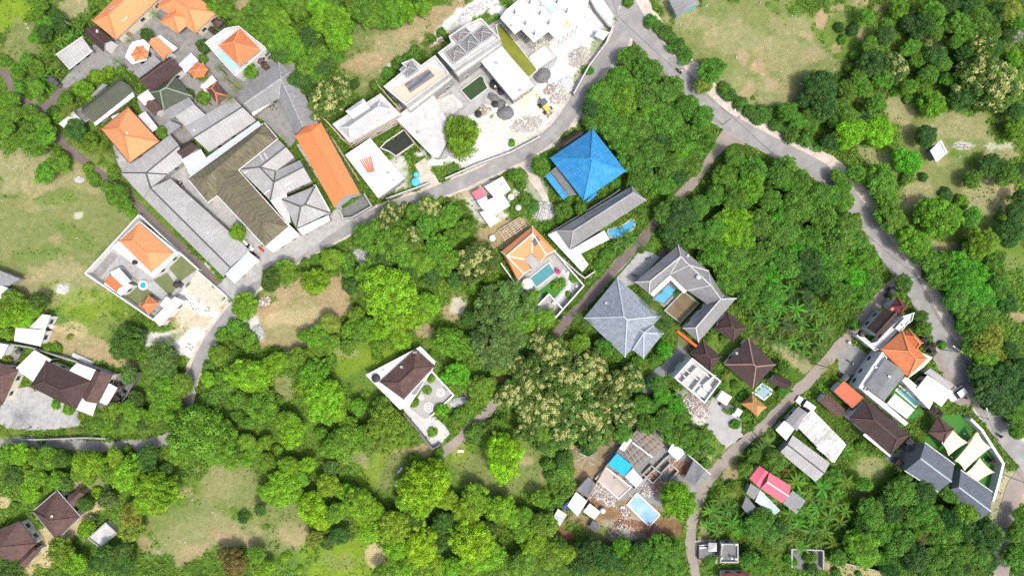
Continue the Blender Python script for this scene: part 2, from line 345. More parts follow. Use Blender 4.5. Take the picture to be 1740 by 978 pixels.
# ------------------------------------------------------------ roofs: every function returns (verts, faces)
def hip(t, pts, e, rise, f=1.0):
    c = [P(t, *p, e) for p in pts]
    if area2(c) < 0: c = c[::-1]
    if (c[1] - c[0]).length + (c[3] - c[2]).length < (c[2] - c[1]).length + (c[0] - c[3]).length: c = c[1:] + c[:1]
    a, b = (c[0] + c[3]) / 2, (c[1] + c[2]) / 2; L = (b - a).length; w = ((c[3] - c[0]).length + (c[2] - c[1]).length) / 2
    ins = f * w / 2 / L; up = Vector((0, 0, rise))
    if ins > 0.485: return c + [(a + b) / 2 + up], [(0, 1, 4), (1, 2, 4), (2, 3, 4), (3, 0, 4)]
    return c + [a + (b - a) * ins + up, b + (a - b) * ins + up], [(0, 1, 5, 4), (1, 2, 5), (2, 3, 4, 5), (3, 0, 4)]
def gable(t, pts, e, rise, turn=False):
    c = [P(t, *p, e) for p in pts]
    if area2(c) < 0: c = c[::-1]
    lng = (c[1] - c[0]).length + (c[3] - c[2]).length >= (c[2] - c[1]).length + (c[0] - c[3]).length
    if lng == turn: c = c[1:] + c[:1]
    up = Vector((0, 0, rise))
    return c + [(c[0] + c[3]) / 2 + up, (c[1] + c[2]) / 2 + up], [(0, 1, 5, 4), (2, 3, 4, 5)]
def flat(t, pts, h): return [P(t, *p, h) for p in ccw_px(pts)], [tuple(range(len(pts)))]
def ccw_px(pts): return list(pts) if area2(pts) < 0 else list(pts)[::-1]     # image y points down
def mono(t, pts, hs): return [P(t, x, y, h) for (x, y), h in zip(pts, hs)], [tuple(range(len(pts)))]
def custom(t, vs_, fs): return [P(t, *v) for v in vs_], [tuple(f) for f in fs]
def orient(v, f):
    out = []
    for q in f:
        nz = sum(v[q[i]].x * v[q[(i + 1) % len(q)]].y - v[q[(i + 1) % len(q)]].x * v[q[i]].y for i in range(len(q)))
        out.append(tuple(q) if nz > 0 else tuple(q)[::-1])
    return out
def boundary(f):
    cnt = {}
    for q in f:
        for i in range(len(q)): cnt[(q[i], q[(i + 1) % len(q)])] = 1
    nxt = {a: b for (a, b) in cnt if (b, a) not in cnt}
    loops = []; left = dict(nxt)
    while left:
        s = next(iter(left)); loop = [s]; k = left.pop(s)
        while k != s and k in left: loop.append(k); k = left.pop(k)
        loops.append(loop)
    return loops, [(a, b) for (a, b) in cnt if (b, a) in cnt and a < b]
LM = []      # landmarks for the plants' labels: (phrase, x, y)
def building(name, label, cat, roofs, lm=None, group=None, win=True, door=True):
    allv = [p for r in roofs for p in r[0][0]]
    c = sum(allv, Vector((0, 0, 0))) / len(allv); base = Vector((c.x, c.y, 0))
    root = empty(name, base, label, cat, group)
    if lm: LM.append((lm, c.x, c.y))
    for geom, rm, *rest in roofs:
        o = dict(walls=WHITE, inset=0.45, parapet=None, ridge=None, t=0.14, z0=0.0, up=None, gutter=None, nm='roof'); o.update(rest[0] if rest else {})
        v, f = geom; f = orient(v, f); n = len(v); t = o['t']
        loops, inner = boundary(f)
        # a solid covering: top, underside, rim
        fv = list(v) + [p - Vector((0, 0, t)) for p in v]
        ff = list(f) + [tuple(i + n for i in q)[::-1] for q in f]
        for lp in loops:
            for i in range(len(lp)):
                a, b = lp[i], lp[(i + 1) % len(lp)]; ff.append((a, a + n, b + n, b))
        roof = link(o['nm'], fv, ff, rm, root)
        if o['ridge']:
            mb = MB()
            for a, b in inner:
                if max(v[a].z, v[b].z) > min(p.z for p in v) + 0.2: mb.tube([v[a] + Vector((0, 0, .02)), v[b] + Vector((0, 0, .02))], 0.17, n=6)
            if mb.v: mb.build('ridge_cap', o['ridge'], roof)
        pitched = max(p.z for p in v) - min(p.z for p in v) > 0.4
        for lp in loops:
            L = [v[i] for i in lp]
            if o['gutter']:
                mb = MB(); k = inset_loop(L, -0.10)
                for i in range(len(k)):
                    a, b = k[i], k[(i + 1) % len(k)]
                    if abs(a.z - b.z) < 0.15: mb.tube([a - Vector((0, 0, .1)), b - Vector((0, 0, .1))], 0.11, n=5)
                if mb.v: mb.build('gutter', o['gutter'], root)
            if o['parapet']:
                pm, ph, pw = o['parapet']; inn = inset_loop(L, pw); m = len(L); pv = []; pf = []
                for k in range(m): pv += [L[k] + Vector((0, 0, -t * .5)), L[k] + Vector((0, 0, ph)), inn[k] + Vector((0, 0, ph)), inn[k] + Vector((0, 0, -t * .5))]
                pv = [p + (inn[i // 4] - L[i // 4]) * -0.03 for i, p in enumerate(pv)]
                for k in range(m):
                    a, b = 4 * k, 4 * ((k + 1) % m)
                    for j in range(4): pf.append((a + j, b + j, b + (j + 1) % 4, a + (j + 1) % 4))
                link('parapet', pv, [q[::-1] for q in pf], pm, root)
            if o['walls'] == 'posts':
                for p in inset_loop(L, 0.3):
                    mb = MB(); mb.box((p.x, p.y, (p.z - t) / 2), (0.16, 0.16, p.z - t)); mb.build('post', WOOD, root)
            elif o['walls']:
                up = (0.12 if pitched else -0.0) if o['up'] is None else o['up']
                w = inset_loop(L, o['inset']); m = len(w); z0 = o['z0']
                wv = [Vector((p.x, p.y, z0)) for p in w] + [Vector((p.x, p.y, max(z0 + .2, p.z - t + up))) for p in w]
                wf = [(i, (i + 1) % m, m + (i + 1) % m, m + i) for i in range(m)]
                link('wall', wv, wf, o['walls'], root)
                if win and z0 < 1 and min(p.z for p in w) > 2.3:
                    ed = sorted(range(m), key=lambda i: -(w[(i + 1) % m] - w[i]).xy.length)
                    for rank, i in enumerate(ed[:4]):
                        a, b = w[i], w[(i + 1) % m]; d = Vector((b.x - a.x, b.y - a.y, 0)); ln = d.length
                        if ln < 2.6 or abs(a.z - b.z) > 0.3: continue
                        d.normalize(); nn = Vector((d.y, -d.x, 0)); k = 1 if ln < 5 else 2 if ln < 11 else 3; az = math.atan2(d.y, d.x)
                        for j in range(k):
                            q = a + d * ln * (j + 0.5) / k
                            if rank == 0 and j == 0 and door:
                                mb = MB(); mb.box(Vector((q.x, q.y, 1.05)) + nn * .03, (1.0, 0.07, 2.1), az); dr = mb.build('door', WOOD, root)
                                continue
                            mb = MB(); mb.box(Vector((q.x, q.y, 1.55)) + nn * .03, (1.3, 0.08, 1.25), az); wn = mb.build('window', DIRTYW, root)
                            mb = MB(); mb.box(Vector((q.x, q.y, 1.55)) + nn * .065, (1.08, 0.03, 1.03), az); mb.build('pane', GLASSD, wn)
    return root
def sheet(name, label, t, pts, mat, z=0.03, kind='structure', jag=0.0):
    p = [P(t, *q, 0) for q in pts]
    if area2(p) < 0: p = p[::-1]
    if jag:
        q = []
        for i in range(len(p)):
            a, b = p[i], p[(i + 1) % len(p)]; k = max(1, int((b - a).length / 0.8))
            for j in range(k):
                c = a + (b - a) * j / k; q.append(c + Vector((random.uniform(-jag, jag), random.uniform(-jag, jag), 0)))
        p = q
    c = sum(p, Vector((0, 0, 0))) / len(p)
    bm = bmesh.new(); vv = [bm.verts.new((v.x - c.x, v.y - c.y, 0)) for v in p]; fc = bm.faces.new(vv)
    bmesh.ops.triangulate(bm, faces=[fc]); me = bpy.data.meshes.new(name); bm.to_mesh(me); bm.free()
    me.materials.append(mat); slope_uv(me)
    o = bpy.data.objects.new(name, me); C.objects.link(o); o.location = (c.x, c.y, z)
    return tag(o, label, kind=kind)
def smooth_line(pts, step=1.2):
    P_ = [pts[0]] + list(pts) + [pts[-1]]; out = []
    for i in range(1, len(P_) - 2):
        a, b, c, d = [Vector(q) for q in P_[i - 1:i + 3]]; k = max(2, int((c - b).length / step))
        for j in range(k):
            s = j / k; out.append(0.5 * ((2 * b) + (c - a) * s + (2 * a - 5 * b + 4 * c - d) * s * s + (3 * b - a - 3 * c + d) * s ** 3))
    out.append(Vector(P_[-2])); return out
def ribbon(name, label, pts, width, mat, z, jag=0.15, off=0.0, t='F'):
    """A road or verge along pixel points (x, y[, width in metres])."""
    ln = smooth_line([(*P(t, q[0], q[1]).xy, q[2] if len(q) > 2 else width) for q in pts]); v = []; f = []
    for i, p in enumerate(ln):
        a, b = ln[max(i - 1, 0)], ln[min(i + 1, len(ln) - 1)]; d = Vector((b.x - a.x, b.y - a.y)).normalized(); n = Vector((-d.y, d.x)); w = p.z / 2
        j1 = mnoise.noise((p.x * .35, p.y * .35, z * 90)) * jag * 2 + random.uniform(-jag, jag) * .4
        j2 = mnoise.noise((p.x * .35, p.y * .35, z * 90 + 7)) * jag * 2 + random.uniform(-jag, jag) * .4
        for s in (-1, -.5, 0, .5, 1):
            k = off + s * (w + (j1 if s > 0 else j2 if s < 0 else 0)); v.append(Vector((p.x + n.x * k, p.y + n.y * k, 0)))
    for i in range(len(ln) - 1):
        for k in range(4): f.append((5 * i + k + 1, 5 * i + k, 5 * i + k + 5, 5 * i + k + 6))
    o = link(name, v, f, mat, None, None, True); o.location.z = z
    return tag(o, label, kind='structure')
def wall_line(label, t, pts, h, w, mat, name='boundary_wall', cat='wall', closed=False, cap=None):
    p = [P(t, *q, h) for q in pts]; c = sum(p, Vector((0, 0, 0))) / len(p)
    root = empty(name, (c.x, c.y, 0), label, cat); mb = MB(); mc = MB(); n = len(p)
    segs = n if closed else n - 1
    for i in range(segs):
        a, b = p[i], p[(i + 1) % n]; d = b - a; az = math.atan2(d.y, d.x)
        mb.box(((a.x + b.x) / 2, (a.y + b.y) / 2, h / 2 + .002 * i), (d.length + w * .98, w, h), az)
        mc.box(((a.x + b.x) / 2, (a.y + b.y) / 2, h + .04 + .003 * i), (d.length + w, w + .1, .08), az)
    mb.build('masonry', mat, root); mc.build('coping', cap or mat, root)
    return root

# ------------------------------------------------------------ the ground: one sheet, soil colours by patch
LUSH = (0.055, 0.105, 0.018); SOFT2 = (0.105, 0.175, 0.0361); MEAD = (0.175, 0.195, 0.085); DRY = (0.285, 0.255, 0.165); BARE = (0.32, 0.245, 0.17); LIME = (0.17, 0.25, 0.025)
PALE = (0.58, 0.575, 0.565); RED = (0.18, 0.10, 0.065); GREYG = (0.33, 0.32, 0.31); SOFT = (0.105, 0.175, 0.036); SANDY = (0.42, 0.34, 0.23); DARKS = (0.12, 0.095, 0.065)
PAINT = [  # colour, x, y, half width, half height, turn (deg), strength, in photograph pixels
 (SOFT2, 600, 760, 420, 250, 0, .75), (SOFT2, 150, 800, 180, 160, 0, .7), (SOFT2, 1600, 250, 190, 260, 0, .5), (SOFT, 120, 420, 190, 190, 0, 1), (MEAD, 90, 380, 135, 130, 0, 1), (DRY, 40, 290, 60, 42, 0, .8), (DRY, 100, 480, 75, 40, 0, .8), (DRY, 70, 340, 40, 20, 0, .5), (SOFT, 95, 335, 45, 16, -15, .7),
 (SOFT, 130, 405, 40, 16, 30, .6), (SOFT, 60, 430, 50, 14, 0, .5), (DRY, 150, 300, 50, 25, 0, .6), (BARE, 95, 405, 12, 9, 0, .6), (PALE, 105, 490, 14, 10, 0, .7), (PALE, 135, 365, 9, 7, 0, .5), (BARE, 80, 315, 12, 8, 0, .7),
 (LIME, 150, 525, 75, 32, 25, .55), (MEAD, 200, 560, 50, 20, 20, .5), (BARE, 140, 590, 75, 20, 18, .95), (BARE, 190, 610, 40, 12, 15, .8), (SANDY, 120, 560, 25, 14, 0, .7), (PALE, 345, 520, 46, 52, 0, .9), (SANDY, 350, 500, 34, 20, 30, .5), (GREYG, 335, 545, 24, 14, -30, .4), (PALE, 300, 575, 60, 14, -15, .85), (SANDY, 320, 545, 40, 20, 0, .6), (MEAD, 290, 575, 30, 8, -20, .5), (PALE, 330, 585, 25, 20, -50, .9),
 (LIME, 15, 20, 45, 34, 0, .9), (MEAD, 38, 78, 38, 44, 0, .9), (DRY, 125, 12, 30, 20, 0, .9),
 (BARE, 422, 12, 24, 20, 0, .95), (MEAD, 650, 85, 80, 60, -30, .9), (DRY, 660, 90, 60, 34, -30, .8), (BARE, 620, 105, 45, 20, 10, .8), (BARE, 740, 40, 75, 22, -32, .9), (DRY, 700, 60, 30, 16, -30, .6), (PALE, 790, 25, 60, 14, -35, .9), (GREYG, 770, 50, 25, 8, -35, .6), (MEAD, 650, 130, 30, 16, 0, .6), (PALE, 665, 118, 20, 8, -20, .5),
 (SOFT, 500, 520, 95, 85, 0, .9), (BARE, 510, 540, 82, 60, -15, 1), (SANDY, 500, 545, 50, 22, -15, .7), (BARE, 568, 495, 36, 32, 40, .95), (MEAD, 510, 515, 30, 14, 0, .5), (MEAD, 480, 565, 40, 12, 0, .6), (GREYG, 437, 560, 12, 18, -30, .9), (PALE, 425, 545, 14, 18, 0, .6), (RED, 450, 512, 14, 8, 0, .4), (PALE, 620, 438, 24, 14, 35, .85),
 (SOFT, 620, 620, 70, 50, 20, .9), (LIME, 605, 615, 60, 26, -10, .6), (LIME, 660, 600, 30, 16, 0, .6), (DRY, 590, 600, 22, 10, 0, .7), (DRY, 480, 660, 30, 16, 70, .5),
 (SOFT, 330, 870, 110, 70, 0, 1), (MEAD, 390, 830, 55, 46, 0, .9), (DRY, 375, 815, 40, 30, 0, .3), (MEAD, 330, 900, 90, 45, 0, .8), (DRY, 350, 905, 90, 30, -10, .4), (BARE, 405, 915, 40, 18, 15, .8), (BARE, 500, 905, 30, 20, 0, .9), (DRY, 460, 920, 55, 26, 0, .45), (BARE, 315, 835, 12, 8, 0, .6), (BARE, 330, 940, 34, 14, -25, .7), (MEAD, 470, 870, 50, 26, 0, .7), (SOFT, 500, 960, 60, 20, 0, .8), (LIME, 595, 950, 66, 44, 0, .8), (MEAD, 580, 950, 40, 16, 0, .5), (SANDY, 640, 945, 14, 24, 0, .9),
 (MEAD, 660, 790, 40, 34, 0, .7), (LIME, 630, 800, 20, 30, 30, .6), (DRY, 610, 780, 18, 12, 0, .6), (SOFT, 830, 810, 125, 55, 0, 1), (MEAD, 860, 800, 95, 40, 0, .75), (BARE, 925, 800, 8, 14, 0, .8), (BARE, 895, 783, 12, 7, 0, .8), (BARE, 845, 808, 16, 6, 30, .7), (BARE, 782, 762, 16, 12, -40, .8), (LIME, 790, 765, 34, 16, -30, .5), (BARE, 720, 765, 16, 10, 0, .8), (BARE, 690, 768, 18, 8, 0, .6),
 (SANDY, 120, 895, 60, 34, -40, .95), (SANDY, 60, 930, 40, 40, 0, .9), (SANDY, 133, 822, 12, 12, 0, .8), (BARE, 245, 920, 12, 14, 0, .7), (SANDY, 5, 850, 14, 10, 0, .9), (DRY, 160, 825, 26, 14, 0, .7),
 (BARE, 768, 530, 22, 26, 0, .9), (PALE, 775, 520, 14, 14, 0, .5), (BARE, 722, 565, 18, 12, 20, .9), (BARE, 850, 640, 18, 9, 0, .7), (PALE, 780, 685, 22, 12, 0, .7), (BARE, 800, 660, 12, 16, 0, .5), (SOFT, 870, 550, 30, 60, -40, .5), (SOFT, 750, 700, 30, 20, 0, .5),
 (BARE, 850, 390, 46, 32, 0, .95), (PALE, 830, 340, 40, 40, 0, .7), (SOFT, 880, 320, 26, 30, 0, .9), (SOFT, 893, 345, 26, 18, 0, .7), (GREYG, 915, 325, 14, 28, -25, .9), (GREYG, 925, 360, 20, 16, 0, .9), (PALE, 885, 328, 14, 7, 0, .7), (VERGE_C := (0.36, 0.32, 0.26), 800, 325, 40, 10, -25, .8),
 (SOFT, 1290, 80, 165, 110, 0, 1), (MEAD, 1280, 85, 145, 100, 20, .95), (DRY, 1250, 60, 60, 30, 0, .6), (DRY, 1300, 150, 60, 30, 0, .5), (DRY, 1330, 90, 50, 30, 0, .5), (BARE, 1262, 97, 11, 16, 0, .95), (BARE, 1287, 113, 11, 14, 0, .95), (BARE, 1311, 143, 13, 12, 0, .95), (BARE, 1272, 157, 14, 9, -30, .95), (BARE, 1275, 145, 6, 9, 0, .9), (BARE, 1369, 55, 11, 13, 0, .95), (BARE, 1424, 20, 14, 13, 0, .95), (BARE, 1394, 30, 12, 20, 0, .95), (BARE, 1460, 4, 18, 10, 0, .9), (BARE, 1382, 95, 22, 10, 0, .7), (DRY, 1160, 25, 55, 16, 30, .6), (BARE, 1085, 10, 34, 14, 20, .9), (DRY, 1350, 40, 40, 20, 0, .5),
 (SOFT, 1450, 60, 50, 50, 0, .8), (BARE, 1463, 60, 7, 12, 0, .7), (BARE, 1420, 83, 8, 8, 0, .7), (BARE, 1500, 20, 16, 14, 0, .5), (BARE, 1550, 28, 10, 8, 0, .6), (DRY, 1570, 60, 22, 10, 0, .6), (DRY, 1600, 70, 18, 16, 0, .5), (SOFT, 1600, 300, 120, 130, 0, .9), (MEAD, 1620, 230, 80, 36, 0, .9), (DRY, 1650, 215, 50, 24, 0, .6), (DRY, 1530, 190, 34, 26, 30, .8), (MEAD, 1590, 300, 60, 50, 0, .9), (DRY, 1560, 330, 30, 36, 0, .8), (BARE, 1546, 337, 10, 14, 0, .8), (DRY, 1680, 330, 50, 34, 0, .8), (BARE, 1710, 320, 22, 10, 0, .8), (DRY, 1480, 265, 30, 14, 20, .7), (DRY, 1610, 425, 46, 12, 10, .9), (DRY, 1660, 400, 18, 16, 0, .7), (SOFT, 1715, 440, 46, 36, 0, 1), (MEAD, 1712, 445, 30, 22, 0, .5), (PALE, 1637, 248, 20, 6, 0, .7), (PALE, 1700, 248, 30, 6, 0, .5), (BARE, 1732, 535, 16, 10, 0, .8), (DRY, 1590, 250, 26, 30, 0, .5), (DRY, 1700, 265, 30, 14, 0, .7), (BARE, 1457, 170, 14, 6, 20, .6),
 (BARE, 1730, 750, 26, 20, 40, .9), (PALE, 1738, 740, 12, 10, 0, .7), (SOFT, 1480, 805, 46, 34, 0, .9), (DRY, 1485, 800, 24, 18, 0, .7), (DARKS, 1475, 840, 24, 14, 0, .7), (SANDY, 1730, 825, 30, 30, 0, .9), (VERGE_C, 1700, 870, 16, 90, 8, .8), (SANDY, 1440, 965, 50, 12, 8, .7), (SOFT, 1350, 870, 110, 60, 0, .6), (DRY, 1310, 840, 40, 20, 0, .3), (BARE, 1248, 803, 22, 14, -30, .9), (BARE, 1300, 760, 20, 12, -20, .8), (DRY, 1240, 780, 30, 14, -45, .6),
 (DARKS, 1340, 560, 60, 40, 0, .5), (DRY, 1350, 610, 44, 12, 35, .85), (RED, 1340, 570, 10, 6, 0, .4), (MEAD, 1290, 600, 30, 30, 0, .4), (SOFT, 1260, 650, 30, 30, 0, .9), (SOFT, 1230, 590, 30, 20, 0, .9), (LIME, 1165, 600, 14, 26, 40, .5),
 (SOIL_C := (0.25, 0.18, 0.135), 1060, 830, 110, 95, 30, .95), (RED, 1000, 850, 60, 20, 30, .7), (RED, 960, 905, 24, 12, 0, .95), (RED, 1120, 900, 46, 14, 0, .9), (RED, 1155, 800, 16, 20, 0, .9), (RED, 1180, 815, 18, 14, -30, .8), (GREYG, 1060, 895, 36, 18, 0, .6), (SOFT, 1215, 770, 16, 20, 0, .9), (SOFT, 1010, 905, 34, 14, 0, .6), (VERGE_C, 1195, 800, 10, 24, 30, .7), (BARE, 1195, 920, 10, 40, 0, .7),
 (GREYG, 1180, 690, 36, 30, 40, .8), (PALE, 1190, 710, 24, 18, 30, .7), (PALE, 930, 110, 130, 110, 35, 1), (PALE, 850, 230, 130, 60, -20, .95), (SANDY, 900, 215, 40, 26, -20, .35), (PALE, 1000, 60, 50, 70, 25, 1), (SANDY, 830, 210, 40, 20, 0, .25), (PALE, 660, 300, 40, 30, 0, .8), (SOFT, 705, 300, 22, 22, 0, .8), (PALE, 715, 305, 14, 14, 0, .7), (SOFT, 1000, 110, 14, 60, 30, .6), (SOFT, 870, 268, 70, 6, -28, .8), (SOFT, 690, 345, 60, 6, -25, .7), (SOFT, 750, 300, 8, 12, 0, .6),
 (PALE, 500, 440, 60, 14, -28, .4), (SOFT, 520, 450, 40, 14, -28, .6), (GREYG, 560, 410, 40, 12, -30, .7), (VERGE_C, 330, 640, 12, 60, 25, .5), (SOFT, 75, 165, 20, 16, 0, .8), (VERGE_C, 60, 180, 26, 10, 40, .5),
]
def vnoise(x, y, s, seed=0):
    xs = x * s + 1000.3 + seed * 17.7; ys = y * s + 1000.9 + seed * 9.1; xi = np.floor(xs).astype(np.int64); yi = np.floor(ys).astype(np.int64); fx = xs - xi; fy = ys - yi
    hsh = lambda a, b: ((np.sin(a * 127.1 + b * 311.7 + seed * 74.7) * 43758.5453) % 1.0)
    u = fx * fx * (3 - 2 * fx); v = fy * fy * (3 - 2 * fy)
    return (hsh(xi, yi) * (1 - u) + hsh(xi + 1, yi) * u) * (1 - v) + (hsh(xi, yi + 1) * (1 - u) + hsh(xi + 1, yi + 1) * u) * v
def fbm(x, y, s, seed=0): return sum(vnoise(x, y, s * 2 ** k, seed + k) / 2 ** k for k in range(4)) / 1.875
def soil_at(X, Y):
    """Colour and lushness of the ground at world points."""
    ppx = X / M + 870; ppy = 489 - Y / M
    n1 = fbm(X, Y, 0.10, 1); n2 = fbm(X, Y, 0.45, 5); wx = (fbm(X, Y, 0.08, 11) - .5) * 34; wy = (fbm(X, Y, 0.08, 21) - .5) * 34
    col = np.empty(X.shape + (3,)); col[:] = LUSH; g = (n1 * .9 + .55)[..., None]; col *= g; lush = np.ones(X.shape)
    for c, cx, cy, rx, ry, rot, st in PAINT:
        k = min(1.0, min(rx, ry) / 24.0)
        dx = ppx + wx * k - cx; dy = ppy + wy * k - cy; a = R_(rot); u = dx * math.cos(a) + dy * math.sin(a); v = -dx * math.sin(a) + dy * math.cos(a)
        d = np.sqrt((u / rx) ** 2 + (v / ry) ** 2) + (n2 - .5) * 1.15
        w = np.clip((1.14 - d) / 0.30, 0, 1); w = w * w * (3 - 2 * w) * st
        col = col * (1 - w[..., None]) + np.array(c) * w[..., None]
        lush = lush * (1 - w) + w * (0.25 if c is LIME else 0.3 if c is SOFT else 0.6 if c is SOFT2 else 0.0)
    return col, lush
gx = np.concatenate([-np.geomspace(2400, 150, 14), np.arange(-148, 148.1, 0.55), np.geomspace(150, 2400, 14)])
gy = np.concatenate([-np.geomspace(2400, 92, 14), np.arange(-90, 90.1, 0.55), np.geomspace(92, 2400, 14)])
GX, GY = np.meshgrid(gx, gy); col, lush = soil_at(GX, GY); nx, ny = len(gx), len(gy)
gz = (fbm(GX, GY, 0.3, 3) - .5) * 0.05 - 0.06
me = bpy.data.meshes.new('ground'); me.vertices.add(nx * ny); me.vertices.foreach_set('co', np.stack([GX, GY, gz], -1).ravel().astype(np.float32))
idx = np.arange(nx * ny).reshape(ny, nx); q = np.stack([idx[:-1, :-1], idx[:-1, 1:], idx[1:, 1:], idx[1:, :-1]], -1).reshape(-1, 4)
me.loops.add(q.size); me.loops.foreach_set('vertex_index', q.ravel().astype(np.int32)); me.polygons.add(len(q))
me.polygons.foreach_set('loop_start', np.arange(0, q.size, 4, dtype=np.int32)); me.update(calc_edges=True)
ca = me.color_attributes.new('soil', 'FLOAT_COLOR', 'POINT'); ca.data.foreach_set('color', np.concatenate([col, np.ones((ny, nx, 1))], -1).ravel().astype(np.float32))
me.materials.append(m_ground()); g = bpy.data.objects.new('ground', me); C.objects.link(g); tag(g, None, kind='structure')

# ------------------------------------------------------------ roads and lanes
MAIN = [(1030, -40, 6.4), (1062, 15, 6.2), (1095, 62, 5.4), (1135, 108, 4.5), (1175, 150, 4.3), (1215, 192, 4.3), (1260, 222, 4.4), (1310, 247, 4.4), (1360, 273, 4.4), (1403, 298, 4.3), (1440, 335, 4.4), (1468, 370, 4.5), (1492, 405, 4.5), (1521, 445, 4.5), (1554, 490, 4.5), (1580, 540, 4.5), (1610, 590, 4.7), (1634, 630, 4.8), (1663, 676, 4.7), (1700, 730, 4.4), (1742, 780, 4.6), (1790, 838, 4.6)]
ribbon('roadside_verge', None, [(a + 3, b - 3, c + 2.6) for a, b, c in MAIN], 7, VERGE, 0.012, 0.45, 0.9)
ribbon('road', None, MAIN, 4.4, ASPH, 0.030, 0.10)
SIDE = [(1062, 40, 4.2), (1048, 78, 4.6), (1012, 118, 4.0), (985, 165, 3.7), (950, 215, 3.5), (900, 255, 3.2), (842, 284, 3.0), (782, 311, 3.0), (720, 335, 3.0), (660, 356, 3.0), (610, 378, 3.0), (560, 404, 3.0), (510, 431, 3.0), (470, 452, 3.0), (435, 480, 2.9), (405, 517, 2.9), (375, 553, 2.9), (346, 597, 2.8), (328, 640, 2.7), (314, 685, 2.6), (298, 735, 2.6), (258, 752, 2.6), (200, 757, 2.6), (150, 757, 2.5), (100, 752, 2.5), (45, 750, 2.5), (-30, 750, 2.5)]
ribbon('roadside_verge', None, [(a, b, c + 1.2) for a, b, c in SIDE[:20]], 4, VERGE, 0.010, 0.4)
ribbon('road', None, SIDE, 3, ASPH, 0.026, 0.10)
ribbon('path', None, [(5, 118), (25, 158), (45, 180), (65, 196), (85, 216), (110, 246), (130, 264), (160, 288), (200, 318), (230, 348), (300, 412), (350, 462), (385, 496), (405, 512)], 2.0, PAVER, 0.018, 0.12)
ribbon('path', None, [(66, 193), (82, 178), (98, 162), (112, 146)], 2.3, PAVER, 0.021, 0.12)
ribbon('lane', None, [(1262, 222, 7.5), (1242, 228, 4.5), (1222, 248, 2.8), (1200, 280, 2.2), (1170, 318, 2.3), (1140, 348, 2.2), (1112, 380, 2.2), (1090, 410, 2.3), (1045, 455, 2.4), (1008, 498, 2.4), (968, 540, 2.3), (930, 585, 2.3), (880, 640, 2.3), (835, 693, 2.3), (795, 732, 2.3), (740, 780, 2.5)], 2.2, ASPHB, 0.017, 0.15)
ribbon('lane', None, [(1112, 380, 2.1), (1090, 410, 2.2), (1045, 455, 2.2), (1008, 498, 2.3), (968, 540, 2.2), (940, 572, 2.0)], 2.2, PAVER, 0.022, 0.12)
ribbon('lane', None, [(1540, 462, 3.2), (1512, 490, 2.9), (1474, 532, 2.9), (1440, 574, 2.9), (1412, 606, 2.9), (1380, 640, 2.7), (1340, 680, 2.7), (1296, 725, 2.6), (1250, 762, 2.6), (1216, 800, 2.5), (1191, 840, 2.5), (1177, 880, 2.4), (1173, 920, 2.4), (1179, 960, 2.4), (1190, 1010, 2.4)], 2.6, ASPHB, 0.019, 0.2)
ribbon('lane', None, [(1752, 800, 6), (1726, 828, 4.6), (1712, 875, 4.1), (1704, 930, 4.0), (1700, 1000, 4.0)], 4, ASPHB, 0.02, 0.25)
ribbon('path', None, [(735, 345, 3.4), (737, 318, 3.2), (722, 290, 3.2), (712, 275, 3.2)], 3, VERGE, 0.016, 0.3)
ribbon('path', None, [(885, 270, 2.4), (905, 300, 1.8), (920, 325, 1.6), (930, 345, 1.5)], 1.8, VERGE, 0.014, 0.35)
ribbon('path', None, [(1095, 45, 2.2), (1085, 10, 2.4), (1100, -20, 3)], 2.2, VERGE, 0.02, 0.3)
ribbon('drainage_channel', None, [(1160, 590), (1150, 605), (1130, 625), (1108, 645), (1100, 668)], 2.6, m_plain('wet_grey_concrete', (0.17, 0.19, 0.20), (0.11, 0.12, 0.12), 0.6), 0.03, 0.06)

# ------------------------------------------------------------ yards, courts, terraces
def F(*a): return list(a)
sheet('courtyard', None, 'A0', [(395, 560), (560, 380), (620, 300), (860, 180), (1010, 40), (1120, 20), (1420, 210), (1480, 330), (1300, 420), (1180, 430), (900, 480), (790, 470), (620, 480), (500, 560), (430, 590)], YARD, 0.03, jag=.15)
sheet('courtyard', None, 'A0', [(900, 640), (1280, 420), (1480, 330), (1700, 340), (1960, 420), (1960, 700), (1200, 960), (1000, 900)], YARD, 0.025)
sheet('courtyard', None, 'A1', [(740, 30), (1100, 50), (1300, 150), (1500, 420), (1740, 640), (1700, 760), (1100, 300), (800, 250)], YARDL, 0.03)
sheet('courtyard', None, 'B0', [(330, 760), (540, 600), (660, 900), (600, 980), (420, 800)], YARD, 0.036)
sheet('courtyard', None, 'B1', [(0, 400), (130, 400), (340, 650), (430, 740), (560, 600), (660, 640), (860, 540), (900, 480), (640, 60), (720, 40), (960, 520), (1010, 560), (640, 820), (400, 960), (250, 1010), (190, 980), (380, 800), (300, 720), (0, 480)], YARDL, 0.033)
sheet('courtyard', None, 'B2', [(115, 100), (180, 40), (380, -30), (420, -60), (330, 110), (225, 200), (170, 150)], YARDL, 0.037, jag=.15)
sheet('courtyard', None, 'A1', [(565, 918), (925, 530), (1185, 775), (1330, 890), (1230, 1000), (1060, 1240), (570, 930)], YARDL, 0.02)
sheet('lawn', None, 'A2', [(880, 60), (980, 120), (1060, 190), (1000, 170), (905, 235), (830, 175), (880, 100)], LAWN, 0.03)
sheet('lawn', None, 'A2', [(1020, 60), (1110, 10), (1180, 100), (1130, 170)], LAWN, 0.03)
sheet('lawn', None, 'A1', [(1120, 880), (1180, 780), (1310, 890), (1200, 970)], LAWN, 0.03)
sheet('courtyard', None, 'A1', [(640, 850), (720, 760), (785, 800), (670, 940), (590, 930)], YARD, 0.031)
sheet('courtyard', None, 'A2', [(20, 860), (90, 780), (200, 770), (500, 920), (560, 960), (520, 1030), (300, 1060), (60, 1050), (-40, 1000)], YARDL, 0.03, jag=.15)
